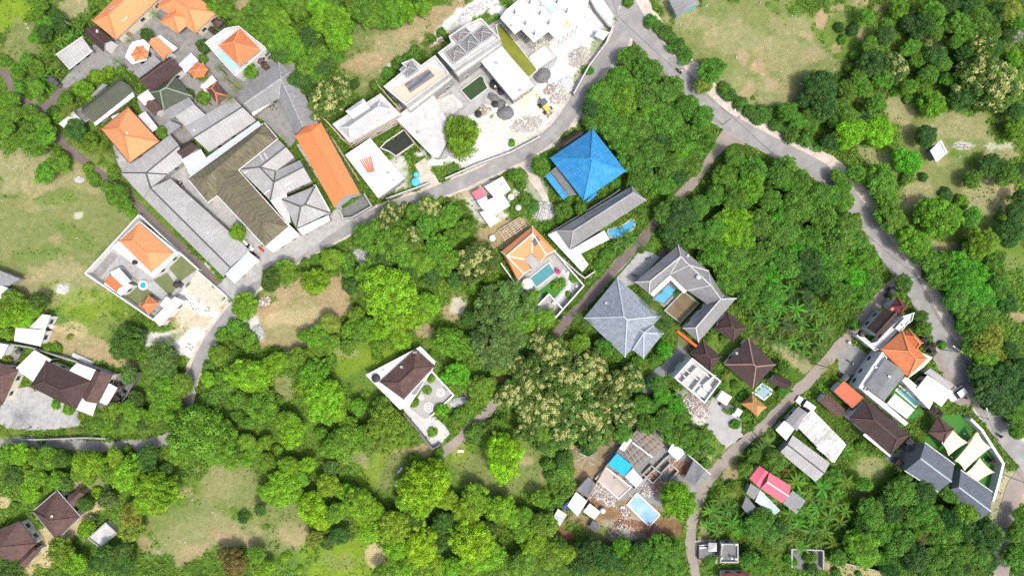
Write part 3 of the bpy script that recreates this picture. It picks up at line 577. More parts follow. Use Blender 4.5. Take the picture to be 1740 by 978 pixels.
sheet('courtyard', None, 'A2', [(-30, 480), (150, 510), (110, 620), (40, 640), (-30, 600)], YARD, 0.03)
sheet('courtyard', None, 'A2', [(720, 690), (800, 680), (930, 680), (860, 800), (820, 900), (700, 920), (640, 900)], CONCD, 0.032)
sheet('courtyard', None, 'C0', [(380, 260), (640, 120), (900, 260), (1010, 400), (870, 570), (700, 700), (520, 700), (380, 800), (270, 1050), (200, 1060), (-60, 780), (-120, 760)], YARDL, 0.02, jag=.2)
sheet('courtyard', None, 'C0', [(740, 690), (840, 590), (920, 640), (890, 740), (770, 770)], SAND, 0.035, jag=.2)
sheet('courtyard', None, 'C1', [(745, 960), (895, 845), (990, 770), (1180, 1000), (960, 1240), (740, 975)], YARDL, 0.02)
sheet('lawn', None, 'C2', [(885, 130), (1000, 40), (1050, 60), (1065, 95), (990, 180), (950, 150), (905, 180)], TURF, 0.034)
sheet('courtyard', None, 'C2', [(880, 225), (950, 155), (1035, 250), (965, 335)], CONC, 0.036)
sheet('courtyard', None, 'D1', [(20, 960), (190, 760), (270, 780), (320, 810), (150, 985), (100, 1000), (60, 1010)], YARDL, 0.03)
sheet('courtyard', None, 'D1', [(300, 790), (400, 700), (440, 730), (330, 820)], PAVER, 0.033)
sheet('courtyard', None, 'D2', [(660, 850), (720, 810), (760, 900), (850, 960), (870, 1100), (760, 1180), (640, 1060), (610, 960)], CONC, 0.03, jag=.2)
sheet('courtyard', None, 'D2', [(280, 190), (390, 40), (510, 130), (345, 240)], CONC, 0.025)
sheet('lawn', None, 'D2', [(440, 420), (570, 510), (500, 590), (430, 500)], LAWN, 0.028)
sheet('courtyard', None, 'E2', [(120, 560), (210, 470), (340, 560), (270, 660), (190, 720), (140, 680)], YARD, 0.026, jag=.15)
sheet('courtyard', None, 'E2', [(760, 580), (860, 470), (1010, 720), (1060, 850), (1000, 900), (900, 880), (880, 780)], ASPHB, 0.024, jag=.2)
sheet('lawn', None, 'E3', [(700, 90), (820, -90), (960, -100), (1080, 0), (1210, 230), (1150, 420), (960, 300), (880, 180)], TURF, 0.03)
sheet('courtyard', None, 'D3', [(120, -60), (310, 0), (660, 300), (560, 420), (300, 520), (170, 430), (-40, 520), (-140, 360)], YARD, 0.03, jag=.15)
sheet('courtyard', None, 'D3', [(550, 740), (690, 730), (700, 900), (570, 870)], YARDL, 0.03)
sheet('courtyard', None, 'D3', [(1195, 800), (1390, 790), (1420, 930), (1200, 930)], CONCD, 0.03)
sheet('courtyard', None, 'E3', [(440, 200), (600, 100), (680, 190), (590, 290)], CONCD, 0.03)
sheet('terrace', None, 'C2', [(60, 880), (165, 660), (318, 825), (165, 965), (120, 985), (20, 905)], CONC, 0.034)
for x, y, r in ((228, 808, 1.0), (103, 840, .65), (150, 905, 1.15)):
    p = P('C2', x, y); mb = MB()
    for a, b in ((r, r * .78), (r * .5, r * .3)): 
        n = 24; mb.add([p + Vector((math.cos(2 * math.pi * k / n) * s, math.sin(2 * math.pi * k / n) * s, .045)) for s in (a, b) for k in range(n)], [(k, (k + 1) % n, n + (k + 1) % n, n + k) for k in range(n)])
    tag(mb.build('terrace_inlay', WHITE), None, kind='structure')
sheet('courtyard', None, 'F', [(678, 672), (700, 682), (712, 706), (740, 708), (767, 733), (748, 755), (735, 758), (690, 708)], CONCL, 0.031)
wall_line('dark stained side wall of the circle terrace yard', 'F', [(686, 702), (714, 735), (735, 762), (748, 756)], 1.4, .2, CONCD)

# ------------------------------------------------------------ buildings
W_ = dict(walls=WHITE)
def op(**k): return k
# --- family compounds in the upper corner
building('house', 'long orange tiled house with a pale roof light at the compound edge', 'house', [(hip('A0', [(612, 138), (770, 265), (1085, -35), (905, -150)], 3.4, 2.6), ORANGE, op(ridge=ORANGE2, walls=CREAMW))], lm='the long orange house with roof light')
building('house', 'large orange hipped house with a projecting wing, next to the pool house', 'house', [(hip('A0', [(1045, 42), (1300, 222), (1442, 82), (1190, -115)], 3.4, 2.7), ORANGE, op(ridge=ORANGE2, walls=CREAMW)), (hip('A0', [(1060, 142), (1182, 222), (1300, 118), (1180, 35)], 3.55, 2.0), ORANGE, op(ridge=ORANGE2, walls=None))], lm='the large orange house with wing')
building('house', 'small dark brown gabled house with a white end wall beside the long orange house', 'house', [(gable('A0', [(565, 240), (640, 170), (748, 265), (690, 345)], 3.0, 1.5), BROWN, op(ridge=BROWN2))])
building('shed', 'pale grey single slope shed with a white fascia at the compound edge', 'shed', [(mono('A0', [(372, 365), (455, 458), (610, 335), (545, 247)], [3.4, 2.7, 2.7, 3.4]), SHEET, op(walls=CONC, gutter=WHITE))], lm='the pale grey single slope shed')
building('pavilion', 'white walled kiosk with a small octagonal orange roof', 'pavilion', [(flat('A0', [(830, 380), (870, 280), (955, 262), (995, 300), (975, 400), (880, 428)], 3.0), WHITE, op(inset=.5)), (custom('A0', [(870, 365, 3.1), (905, 310, 3.1), (950, 305, 3.1), (985, 345, 3.1), (975, 390, 3.1), (900, 408, 3.1), (930, 352, 4.4)], [(0, 1, 6), (1, 2, 6), (2, 3, 6), (3, 4, 6), (4, 5, 6), (5, 0, 6)]), ORANGE, op(walls=None, ridge=ORANGE2))])
building('pavilion', 'small orange roofed pavilion with a white rear slab beside the octagonal kiosk', 'pavilion', [(gable('A0', [(990, 290), (1042, 245), (1150, 345), (1090, 398)], 3.0, .9), ORANGE, {}), (mono('A0', [(1045, 243), (1065, 233), (1180, 320), (1152, 343)], [3.0, 3.1, 3.1, 3.0]), WHITE, op(walls=None))])
building('shed', 'narrow old grey sheet roof squeezed between kiosk and brown house', 'shed', [(mono('A0', [(885, 485), (1020, 365), (1070, 410), (925, 520)], [3.0, 3.0, 2.6, 2.6]), SHEETD, op(walls=CONC))])
building('house', 'dark brown gabled house between the mossy pyramid roof and the grey strip roof', 'house', [(gable('A0', [(925, 520), (1130, 375), (1215, 460), (1010, 612)], 3.4, 2.4), BROWN, op(ridge=BROWN2))], lm='the dark brown gabled compound house')
building('house', 'mossy dark pyramid roofed house with pale green hip ridges', 'house', [(hip('A0', [(1003, 615), (1165, 508), (1278, 640), (1090, 728)], 3.2, 3.2), MOSSD, op(ridge=m_plain('mossy_ridge', (.2, .26, .17), None, .5), walls=CONC))], lm='the mossy pyramid roof')
building('store', 'small white flat roofed store beside the mossy pyramid roof', 'store', [(flat('A0', [(915, 650), (985, 600), (1030, 655), (965, 702)], 3.0), WHITE, op(parapet=(WHITE, .25, .15), inset=.1))])
building('house', 'tiny brown gabled hut with white wall below the small white store', 'house', [(gable('A0', [(960, 702), (1032, 657), (1085, 725), (1030, 775)], 2.7, 1.0), BROWN2, {})])
building('house', 'long mossy grey tiled house with a stained white parapet strip', 'house', [(gable('A0', [(545, 712), (800, 515), (882, 605), (620, 812)], 3.3, 2.0), MOSSD, op(ridge=MOSSD, walls=DIRTYW)), (mono('A0', [(622, 818), (632, 838), (895, 640), (882, 612)], [3.0, 2.9, 2.9, 3.0]), DIRTYW, op(walls=None))], lm='the long mossy tiled house')
building('shed', 'little grey lean-to behind the long mossy tiled house', 'shed', [(mono('A0', [(605, 635), (680, 555), (715, 565), (615, 645)], [2.6, 2.9, 2.9, 2.6]), SHEETD, op(walls=CONC))])
building('shed', 'dark stained flat annex at the end of the long mossy tiled house', 'shed', [(flat('A0', [(505, 742), (543, 716), (612, 785), (570, 812)], 2.8), CONCD, op(walls=CONC, parapet=(CONC, .2, .12)))])
building('shed', 'white flat annex half hidden by the dark round tree at the compound path', 'shed', [(flat('A0', [(395, 825), (493, 742), (540, 792), (430, 852)], 2.6), WHITE, op(parapet=(WHITE, .25, .15)))])
building('house', 'big square orange pyramid roofed house beside the grey corridor roofs', 'house', [(hip('A0', [(673, 857), (850, 713), (1057, 938), (860, 1080)], 3.4, 3.3), ORANGE, op(ridge=ORANGE2, walls=CREAMW, gutter=BROWN))], lm='the big orange pyramid roof')
building('canopy', 'small white stained canopy beside the big orange pyramid roof', 'canopy', [(mono('A0', [(738, 776), (862, 722), (870, 740), (750, 800)], [2.5, 2.5, 2.3, 2.3]), DIRTYW, op(walls='posts'))])
building('shed', 'concrete flat slab with stains on the far side of the big orange pyramid roof', 'shed', [(flat('A0', [(915, 770), (965, 740), (1050, 850), (1010, 880)], 2.5), CONCL, op(walls=CONC))])
building('pavilion', 'small orange hexagonal pavilion in the middle of the family compound', 'pavilion', [(custom('A0', [(1256, 480, 2.9), (1290, 425, 2.9), (1350, 420, 2.9), (1382, 462, 2.9), (1355, 510, 2.9), (1290, 520, 2.9), (1315, 462, 4.6)], [(0, 1, 6), (1, 2, 6), (2, 3, 6), (3, 4, 6), (4, 5, 6), (5, 0, 6)]), ORANGE2, op(walls='posts', ridge=ORANGE))], lm='the small orange hexagonal pavilion')
building('shed', 'whitish sheet roofed shed behind the small orange hexagonal pavilion', 'shed', [(mono('A0', [(1185, 430), (1270, 352), (1318, 402), (1232, 486)], [2.7, 3.0, 3.0, 2.7]), SHEETW, op(walls=WHITE))])
building('house', 'small maroon hipped house with a white canopy in front of the courtyard palms', 'house', [(hip('B0', [(38, 592), (106, 543), (190, 640), (115, 692)], 3.0, 1.6), BROWN2, op(ridge=ORANGE2)), (mono('B0', [(0, 580), (80, 500), (112, 540), (38, 596)], [2.7, 2.7, 2.9, 2.9]), WHITE, op(walls=None))], lm='the small maroon courtyard house')
building('shed', 'little white box roof tucked under plants near the maroon hipped house', 'shed', [(flat('A0', [(1335, 565), (1372, 545), (1400, 590), (1362, 610)], 2.6), WHITE, op(inset=.1))])
r = building('villa', 'two storey pool house with an orange pyramid roof and blue roof terrace pool', 'villa', [(flat('B0', [(40, 290), (175, 195), (265, 180), (445, 325), (240, 512)], 3.6), CONCL, op(parapet=(WHITE, .6, .2), walls=WHITE, inset=.05)), (hip('B0', [(123, 305), (265, 190), (402, 332), (262, 442)], 6.0, 2.6), ORANGE2, op(ridge=ORANGE, z0=3.6, inset=.9))], lm='the orange pool house')
mb = MB(); pw = [P('B0', *q, 3.9) for q in ((115, 345), (132, 335), (255, 438), (215, 470))]; mb.add(ccw(pw), [(0, 1, 2, 3)]); mb.build('pool_water', POOLS, r)
# --- school complex
building('school_building', 'grey sheet corridor roof with a spiky ridge wrapping the school corner', 'building', [(custom('A1', [(800, 248, 3), (970, 250, 4.6), (1130, -5, 3), (1190, 68, 4.6), (1215, 180, 3), (1110, 258, 3), (1045, 328, 3), (1000, 348, 4.4), (955, 416, 3)], [(0, 1, 3, 2), (1, 5, 4, 3), (0, 8, 7, 1), (1, 7, 6, 5)]), SHEET, op(walls=CONC, ridge=RIDGED))], lm='the spiky ridged corridor roof')
building('school_building', 'long grey sheet roofed classroom block along the brown paved path', 'building', [(custom('A1', [(958, 418, 3.3), (1000, 350, 5.4), (1133, 287, 3.3), (1485, 940, 3.3), (1526, 873, 5.4), (1662, 765, 3.3)], [(0, 3, 4, 1), (1, 4, 5, 2)]), SHEET, op(walls=CONC, ridge=RIDGED)), (mono('B1', [(165, 922), (320, 770), (397, 830), (230, 985)], [3.5, 3.6, 2.7, 2.7]), SHEETB, op(walls=WHITE))], lm='the long grey classroom block')
building('school_building', 'large L shaped mossy brown tiled school roof with a white eave band', 'building', [(custom('B1', [(-80, 288, 4), (50, 442, 4), (115, 397, 4), (40, 282, 6.6), (108, 225, 7), (250, 230, 4), (512, 22, 4), (425, -82, 4), (385, -10, 7), (587, 605, 4), (432, 735, 4), (423, 577, 7)], [(0, 3, 4, 8, 7), (0, 1, 3), (1, 2, 4, 3), (2, 10, 11, 4), (10, 9, 11), (9, 5, 4, 11), (5, 6, 8, 4), (6, 7, 8)]), MOSS, op(ridge=MOSS, walls=CREAMW, gutter=WHITE)), (mono('B1', [(440, 745), (585, 585), (662, 662), (488, 778)], [3.8, 3.8, 3.6, 3.6]), WHITE, op(walls=WHITE))], lm='the mossy L shaped school roof')
building('canopy', 'long pale eave strip along the back of the mossy school roof', 'canopy', [(mono('A1', [(1245, 236), (1272, 278), (1740, -66), (1716, -96)], [3.5, 3.4, 3.4, 3.5]), SHEETB, op(walls='posts'))])
building('school_building', 'grey sheet roof cluster with dark ridges and pale patches inside the mossy L', 'building', [(custom('B1', [(258, 226, 3.4), (396, 210, 5.2), (520, 28, 3.4), (570, 75, 5.2), (626, 146, 3.4), (502, 238, 3.4), (490, 311, 5.2), (686, 210, 5.2), (665, 163, 3.4), (742, 306, 3.4), (466, 432, 3.4)], [(0, 1, 3, 2), (1, 5, 4, 3), (0, 10, 6, 1), (1, 6, 5), (6, 7, 8, 5), (6, 10, 9, 7)]), SHEET, op(walls=CONC, ridge=RIDGED)), (flat('B1', [(470, 436), (575, 385), (602, 575), (585, 590)], 3.1), CONCL, op(walls=CONC, parapet=(WHITE, .3, .15)))], lm='the grey roofs inside the L')
building('school_building', 'grey hipped sheet roof house with dark ridge lines at the school gate', 'building', [(hip('B1', [(545, 425), (640, 617), (858, 514), (765, 335)], 3.6, 2.0), SHEET, op(ridge=RIDGED, walls=WHITE)), (mono('B1', [(645, 622), (855, 530), (862, 565), (686, 662)], [3.3, 3.3, 2.8, 2.8]), SHEETW, op(walls='posts')), (mono('B1', [(752, 330), (768, 328), (865, 500), (852, 512)], [3.45, 3.4, 3.4, 3.45]), WHITE, op(walls=None))], lm='the grey hipped school roof')
building('school_building', 'angled grey sheet roof turning the corner beside the long orange hall', 'building', [(custom('B0', [(228, 627, 3.2), (292, 692, 4.8), (525, 408, 3.2), (537, 523, 4.8), (345, 747, 3.2), (522, 655, 3.2), (686, 842, 4.8), (640, 890, 3.2), (786, 815, 3.2), (682, 605, 3.2), (600, 482, 3.2)], [(0, 1, 3, 2), (1, 4, 5, 3), (2, 3, 10), (3, 6, 8, 9, 10), (3, 5, 7, 6)]), SHEETD, op(walls=CONC, ridge=SHEET)), (mono('B0', [(343, 752), (510, 630), (520, 648), (352, 772)], [3.0, 3.0, 2.8, 2.8]), CREAMW, op(walls='posts'))], lm='the angled grey school roof')
building('school_building', 'broad low grey gabled roof between corridor and mossy school roof', 'building', [(gable('B0', [(-100, 840), (225, 650), (372, 800), (60, 1010)], 3.1, 1.6), SHEET, op(walls=CONC, ridge=RIDGED))])
building('shed', 'upper grey flat sheet roof touching the mossy pyramid roof', 'shed', [(mono('A0', [(1085, 742), (1240, 630), (1292, 690), (1140, 792)], [3.0, 3.3, 3.3, 3.0]), SHEETD, op(walls=CONC))])
building('shed', 'patched grey sheet roof with a white vent near the mossy pyramid roof', 'shed', [(mono('A0', [(1165, 775), (1288, 692), (1385, 780), (1245, 855)], [3.2, 3.4, 3.1, 2.9]), SHEET, op(walls=CONC))])
building('shed', 'square grey slab roof beside the small round shrub and big orange pyramid', 'shed', [(mono('A0', [(1075, 842), (1130, 800), (1205, 835), (1120, 897)], [2.9, 2.9, 2.7, 2.7]), SHEETD, op(walls=CONC))])
building('house', 'small brown gabled roof over a white terrace between the grey school roofs', 'house', [(gable('A1', [(1170, 92), (1270, 27), (1312, 85), (1220, 152)], 3.6, 1.1), BROWN, {}), (flat('A1', [(1205, 160), (1335, 92), (1369, 150), (1250, 232)], 3.3), CONCW, op(walls=WHITE))])
building('hall', 'long bright orange gabled hall with a grey end gable beside the construction site', 'hall', [(custom('B1', [(632, 5, 3.8), (712, -75, 3.8), (805, -82, 3.8), (735, -22, 5.6), (892, 478, 3.8), (968, 402, 5.6), (1062, 386, 3.8)], [(0, 4, 5, 3), (3, 5, 6, 2), (0, 3, 1), (1, 3, 2)]), RUSTSHEET, op(ridge=RUSTSHEET, walls=SHEETB, inset=.25, up=.02))], lm='the long bright orange hall')
wall_line('grey walled open pen at the end of the long orange hall', 'B1', [(930, 495), (950, 552), (1010, 545), (1140, 470), (1090, 388)], 1.6, .22, CONC, cat='pen wall')
sheet('courtyard', None, 'B1', [(940, 495), (1085, 400), (1130, 468), (1005, 540), (955, 545)], CONCD, 0.034)
# --- white villa on the left
building('villa', 'orange hipped villa on a white flat base inside the white walled garden', 'villa', [(flat('A1', [(745, 747), (930, 568), (1188, 777), (1022, 945)], 3.1), CONCW, op(inset=.3, parapet=(WHITE, .2, .15))), (hip('A1', [(793, 702), (925, 580), (1152, 780), (1005, 910)], 3.7, 2.6), ORANGE, op(ridge=ORANGE, z0=3.1, win=False))], lm='the orange villa in the white walled garden')
building('house', 'small orange roofed guest house with a white roof edge and glass pergola', 'house', [(flat('A2', [(690, 88), (745, 20), (880, 98), (805, 165)], 2.8), WHITE, op(inset=.2)), (gable('A2', [(695, 77), (740, 30), (815, 102), (775, 142)], 3.0, 1.0), ORANGE2, op(z0=2.8, win=False))], lm='the small orange guest house')
r = empty('pergola', P('A1', 800, 945), 'white gridded pergola with glass panels beside the small guest house', 'pergola'); mb = MB()
for k in range(5):
    a = P('A1', 735 + 14 * k * .0 + (790 - 735) * k / 4, 912 + (880 - 912) * k / 4, 2.7); b = P('A1', 815 + (870 - 815) * k / 4, 992 + (968 - 992) * k / 4, 2.7); mb.tube([a, b], .07, n=4)
for k in range(6):
    a = P('A1', 735 + 80 * k / 5, 912 + 80 * k / 5, 2.72); b = P('A1', 790 + 80 * k / 5, 880 + 88 * k / 5, 2.72); mb.tube([a, b], .07, n=4)
mb.build('beam', WHITE, r)
mb = MB(); mb.add(ccw([P('A1', *q, 2.66) for q in ((735, 912), (790, 880), (870, 968), (815, 992))]), [(0, 1, 2, 3)]); mb.build('glass_panel', SHEETB, r)
for q in ((735, 912), (790, 880), (870, 968), (815, 992)):
    p = P('A1', *q, 2.7); mb = MB(); mb.box((p.x, p.y, 1.32), (.12, .12, 2.64)); mb.build('post', WHITE, r)
building('pavilion', 'orange roofed open garden pavilion near the white gatehouse', 'pavilion', [(hip('A2', [(925, 230), (990, 165), (1057, 215), (990, 287)], 2.8, 1.9), ORANGE2, op(walls='posts', ridge=ORANGE))], lm='the orange garden pavilion')
building('gatehouse', 'white flat roofed gatehouse beside the pale limestone clearing', 'gatehouse', [(flat('A2', [(1020, 320), (1065, 367), (1218, 195), (1165, 172)], 2.9), CONCW, op(parapet=(WHITE, .3, .15), inset=.1)), (flat('A2', [(1060, 225), (1105, 170), (1165, 210), (1110, 262)], 3.3), WHITE, op(inset=.1))], lm='the white gatehouse')
wall_line('white garden wall along the meadow side of the orange villa', 'A1', [(925, 527), (567, 916), (1020, 1225)], 1.9, .22, WHITE)
wall_line('white garden wall along the brown paved path', 'A1', [(925, 527), (1188, 772), (1318, 890)], 1.9, .2, WHITE)
wall_line('low white wall curling around the pale limestone clearing', 'B2', [(-20, 0), (60, 70), (165, 160), (178, 182), (150, 208)], 1.3, .22, WHITE)
# --- brown roofs at the left edge
building('shed', 'bright white sheet roofed shed with a notched outline in the field', 'shed', [(mono('A2', [(92, 464), (105, 378), (302, 392), (268, 500)], [2.9, 3.1, 3.1, 2.9]), SHEETW, op(walls=WHITE)), (mono('A2', [(195, 376), (282, 288), (336, 295), (300, 388)], [3.2, 3.3, 3.3, 3.15]), SHEETW, op(walls=WHITE))], lm='the notched white field shed')
building('house', 'dark brown hipped house with white canopies at its corners', 'house', [(hip('A2', [(198, 770), (305, 598), (602, 735), (505, 917)], 3.6, 2.6), BROWN, op(ridge=BROWN2, walls=CREAMW)), (gable('A2', [(545, 840), (637, 655), (747, 690), (650, 882)], 3.2, 1.4), BROWN2, op(walls=CREAMW)), (mono('A2', [(100, 650), (228, 525), (342, 588), (222, 737)], [2.7, 2.7, 3.3, 3.3]), SHEETW, op(walls='posts')), (mono('A2', [(458, 665), (510, 610), (638, 657), (600, 729)], [3.1, 3.0, 3.0, 3.2]), SHEETW, op(walls='posts')), (mono('A2', [(503, 920), (535, 838), (642, 880), (615, 963)], [3.0, 3.2, 3.2, 3.0]), SHEETW, op(walls='posts')), (mono('A2', [(660, 872), (725, 747), (780, 775), (712, 893)], [3.05, 3.1, 2.8, 2.8]), SHEETW, op(walls='posts'))], lm='the brown house with white canopies')
building('house', 'reddish brown hipped house cut by the picture edge beside the cement yard', 'house', [(hip('A2', [(-230, 720), (-60, 590), (117, 662), (15, 890)], 3.4, 2.4), BROWN2, op(ridge=BROWN2, walls=CREAMW))], lm='the reddish brown edge house')
building('shed', 'white sheet lean-to at the picture edge above the reddish brown house', 'shed', [(mono('A2', [(-60, 470), (57, 490), (8, 582), (-60, 560)], [2.8, 2.8, 3.1, 3.1]), SHEETW, op(walls=WHITE))])
building('house', 'grey roofed house with a white lower slab at the meadow edge', 'house', [(mono('A2', [(-60, -20), (0, -2), (132, 52), (60, 100), (-60, 95)], [3.0, 3.2, 3.2, 3.0, 3.0]), SHEETD, op(walls=CONC)), (flat('A2', [(-60, 90), (0, 95), (52, 112), (20, 180), (-60, 190)], 2.6), CONCW, op(walls=WHITE))], lm='the grey roof at the meadow edge')
wall_line('dark stained yard wall behind the brown house with white canopies', 'A2', [(-40, 472), (200, 508), (430, 580), (660, 652), (750, 688)], 1.6, .18, CONC)
wall_line('dark yard wall enclosing the black stone shrine court', 'A2', [(750, 688), (920, 676), (840, 830), (770, 920)], 1.5, .18, CONCD)
wall_line('long grey wall beside the asphalt lane at the lower corner', 'A3', [(140, 72), (330, 70), (560, 60), (700, 66)], 1.3, .2, CONC)
# --- lower left farm
building('farmhouse', 'brown pyramid roofed farmhouse beside the sandy yard', 'house', [(hip('A3', [(220, 548), (378, 412), (531, 585), (375, 737)], 3.2, 3.0), BROWN2, op(ridge=BROWN2, walls=DIRTYW, gutter=STEEL))], lm='the brown pyramid farmhouse')
building('farmhouse', 'large brown farmhouse roof with a small gabled porch at the picture corner', 'house', [(hip('A3', [(-250, 770), (128, 612), (242, 762), (98, 897), (-200, 950)][:4], 3.2, 2.6), BROWN2, op(ridge=BROWN2, walls=DIRTYW)), (gable('A3', [(103, 885), (233, 782), (272, 805), (160, 933)], 2.8, .9), BROWN2, op(walls=DIRTYW))], lm='the large brown corner farmhouse')
building('shed', 'broken brown tiled shed with pale rafters behind the pyramid farmhouse', 'shed', [(gable('A3', [(448, 452), (533, 395), (562, 432), (492, 520)], 2.6, .8), BROWN2, op(walls=WOOD))])
building('ruin', 'roofless grey slab of a ruined hut with stained floor in the trees', 'ruin', [(flat('A3', [(590, 722), (710, 615), (787, 687), (675, 787)], 1.0), CONCL, op(parapet=(CONC, .5, .2), walls=DIRTYW, inset=.05, win=False))], lm='the roofless grey ruin')
# --- lone brown house in the middle
building('house', 'dark brown hipped house on a white base with circle patterned terrace', 'house', [(flat('C2', [(-268, 690), (96, 500), (196, 600), (180, 650), (20, 900), (-40, 920)], 2.9), CONCW, op(inset=.25, parapet=(WHITE, .2, .2))), (hip('C2', [(-176, 738), (65, 518), (190, 632), (-15, 855)], 3.6, 2.5), BROWN2, op(ridge=BROWN2, z0=2.9, win=False)), (mono('C2', [(35, 815), (110, 735), (128, 750), (60, 835)], [3.0, 3.2, 3.0, 2.8]), SHEETD, op(walls=None))], lm='the brown house with circle terrace')
wall_line('low white terrace wall around the circle patterned paving', 'C2', [(165, 660), (316, 825), (165, 965)], .7, .25, WHITE)
wall_line('dark broken wall beside the gravel plot of the brown house', 'C2', [(300, 728), (458, 880), (408, 932)], 1.5, .2, CONCD)
wall_line('dark low wall at the end of the brown dirt lane', 'C3', [(90, 40), (175, 140), (225, 100)], 1.2, .18, CONCD)
# --- white sheds and orange pool villa
building('shed', 'white metal roofed house with a pink corner sheet by the road', 'house', [(mono('C1', [(520, 340), (642, 272), (697, 360), (600, 430)], [3.2, 3.2, 3.4, 3.4]), SHEETW, op(walls=WHITE)), (mono('C1', [(530, 435), (640, 385), (692, 465), (592, 527)], [3.5, 3.5, 3.1, 3.1]), SHEETW, op(walls=WHITE)), (mono('C1', [(436, 380), (502, 345), (532, 402), (468, 428)], [2.7, 2.9, 2.9, 2.7]), PINK, op(walls=WHITE)), (mono('C1', [(470, 432), (532, 404), (590, 525), (505, 490)], [2.8, 3.0, 3.0, 2.8]), SHEETW, op(walls=WHITE)), (mono('C1', [(489, 512), (550, 488), (620, 565), (560, 612)], [2.6, 2.7, 2.4, 2.4]), SHEETW, op(walls=WHITE))], lm='the white shed with pink sheet')
r = building('villa', 'orange tiled pool villa with dark solar panel and grey flat terrace roof', 'villa', [(custom('C1', [(633, 772, 3.5), (840, 602, 3.5), (993, 765, 3.5), (893, 843, 3.5), (668, 800, 5.3), (842, 652, 5.3), (930, 790, 4.6), (835, 780, 3.9), (785, 822, 3.5), (832, 888, 3.5), (742, 963, 3.5), (782, 918, 4.8)], [(0, 1, 5, 4), (1, 2, 6, 5), (2, 3, 6), (5, 6, 3, 7), (4, 5, 7, 8), (0, 4, 11, 10), (10, 11, 9), (4, 8, 9, 11)]), ORANGE, op(ridge=CREAMW, walls=WHITE, inset=.35)), (flat('C1', [(785, 824), (835, 783), (893, 845), (843, 890)], 3.3), CONC, op(walls='posts'))], lm='the orange pool villa')
mb = MB(); mb.add([P('C1', 838, 706, 5.3), P('C1', 870, 668, 5.35), P('C1', 893, 696, 4.9), P('C1', 860, 739, 4.9)], [(0, 3, 2, 1)]); mb.build('solar_panel', GLASSD, r)
wall_line('white compound wall around the orange pool villa', 'C1', [(632, 850), (745, 1010), (962, 1245), (1182, 998), (990, 772)], 2.0, .2, WHITE)
wall_line('white inner wall of the villa parking court', 'C2', [(880, 225), (950, 155), (1037, 250)], 1.8, .25, WHITE)
building('house', 'blue tiled tall pyramid roofed house with a lower blue side roof', 'house', [(hip('C1', [(957, 150), (1240, -42), (1463, 236), (1180, 432)], 4.2, 6.0), BLUE, op(ridge=BLUE, inset=1.0, walls=CONC)), (mono('C1', [(918, 265), (955, 243), (1077, 400), (1045, 428)], [2.8, 3.3, 3.3, 2.8]), BLUE, op(walls=CONC)), (mono('C1', [(958, 240), (1000, 205), (1135, 395), (1082, 402)], [3.05, 3.05, 3.05, 3.05]), CONCD, op(walls=CONC, win=False, inset=.6)), (mono('C1', [(1190, 445), (1262, 375), (1270, 395), (1215, 440)], [3.3, 3.4, 2.8, 2.8]), BLUE, op(walls=None))], lm='the blue pyramid roof')
building('hut', 'round ended black thatched hut roof between road and blue roof', 'hut', [(hip('C1', [(1003, 60), (1150, -38), (1195, -5), (1045, 90)], 2.6, 1.3), THATCHD, op(walls=WOOD))], lm='the black thatched hut')
building('villa', 'long grey tiled villa with white flat terraces and a curved blue pool', 'villa', [(custom('C1', [(1002, 633, 4.2), (1090, 757, 4.2), (1110, 635, 6.6), (1500, 336, 4.2), (1596, 432, 4.2), (1508, 381, 6.6)], [(0, 1, 2), (1, 4, 5, 2), (4, 3, 5), (3, 0, 2, 5)]), GREYT, op(ridge=CONC, walls=WHITE, inset=.6)), (flat('C1', [(942, 662), (1000, 634), (1095, 760), (1315, 632), (1352, 690), (1160, 786), (1212, 858), (1170, 906)], 3.3), CONCW, op(parapet=(WHITE, .2, .15), inset=.1))], lm='the long grey tiled villa')
wall_line('pale boundary wall between long grey villa and blue roofed house', 'C1', [(945, 655), (1160, 525), (1369, 398), (1420, 360)], 2.0, .2, CONCL)
wall_line('pale street wall at the corner of the long grey villa', 'C1', [(990, 775), (1150, 920), (1190, 948), (1255, 903)], 1.8, .2, CONCL)
building('villa', 'large U shaped grey tiled villa around a turquoise pool court', 'villa', [(custom('D2', [(150, 75, 4), (440, -170, 4), (640, 0, 4), (740, 160, 4), (826, 182, 4.1), (575, 472, 4), (245, 150, 4), (385, 20, 4), (502, 130, 4), (625, 215, 4), (470, 380, 4), (250, 70, 6), (455, -95, 6.4), (512, -38, 6.4), (655, 95, 6.4), (722, 187, 6.4), (556, 378, 6.2)], [(0, 11, 12, 1), (0, 6, 11), (6, 7, 12, 11), (7, 13, 12), (1, 12, 13, 2), (13, 7, 8, 14), (2, 13, 14), (2, 14, 15, 3), (3, 15, 4), (4, 15, 16, 5), (5, 16, 10), (10, 9, 15, 16), (9, 8, 14, 15)]), GREYT, op(ridge=CONCL, walls=WHITE, inset=.5)), (flat('D2', [(250, 152), (387, 24), (500, 132), (478, 150), (390, 62), (275, 172)], 3.2), CONCW, op(walls='posts'))], lm='the U shaped grey villa')
wall_line('orange red rendered garden wall at the foot of the U shaped villa', 'D2', [(440, 405), (560, 500)], 2.6, .5, ORWALL)
building('house', 'blue grey slate pyramid roofed house with a lower twin gable', 'house', [(hip('D2', [(35, 45), (327, 300), (85, 572), (-186, 312)], 4.2, 4.6), SLATE, op(ridge=SHEETB, inset=.9)), (custom('D2', [(137, 350, 4.6), (275, 360, 4.4), (343, 415, 4.4), (208, 580, 4.4), (137, 525, 4.6), (210, 412, 6.4)], [(0, 5, 1), (1, 5, 2), (2, 5, 3), (3, 5, 4), (4, 5, 0)]), SLATE, op(ridge=SHEETB, walls=None))], lm='the blue grey slate roof')
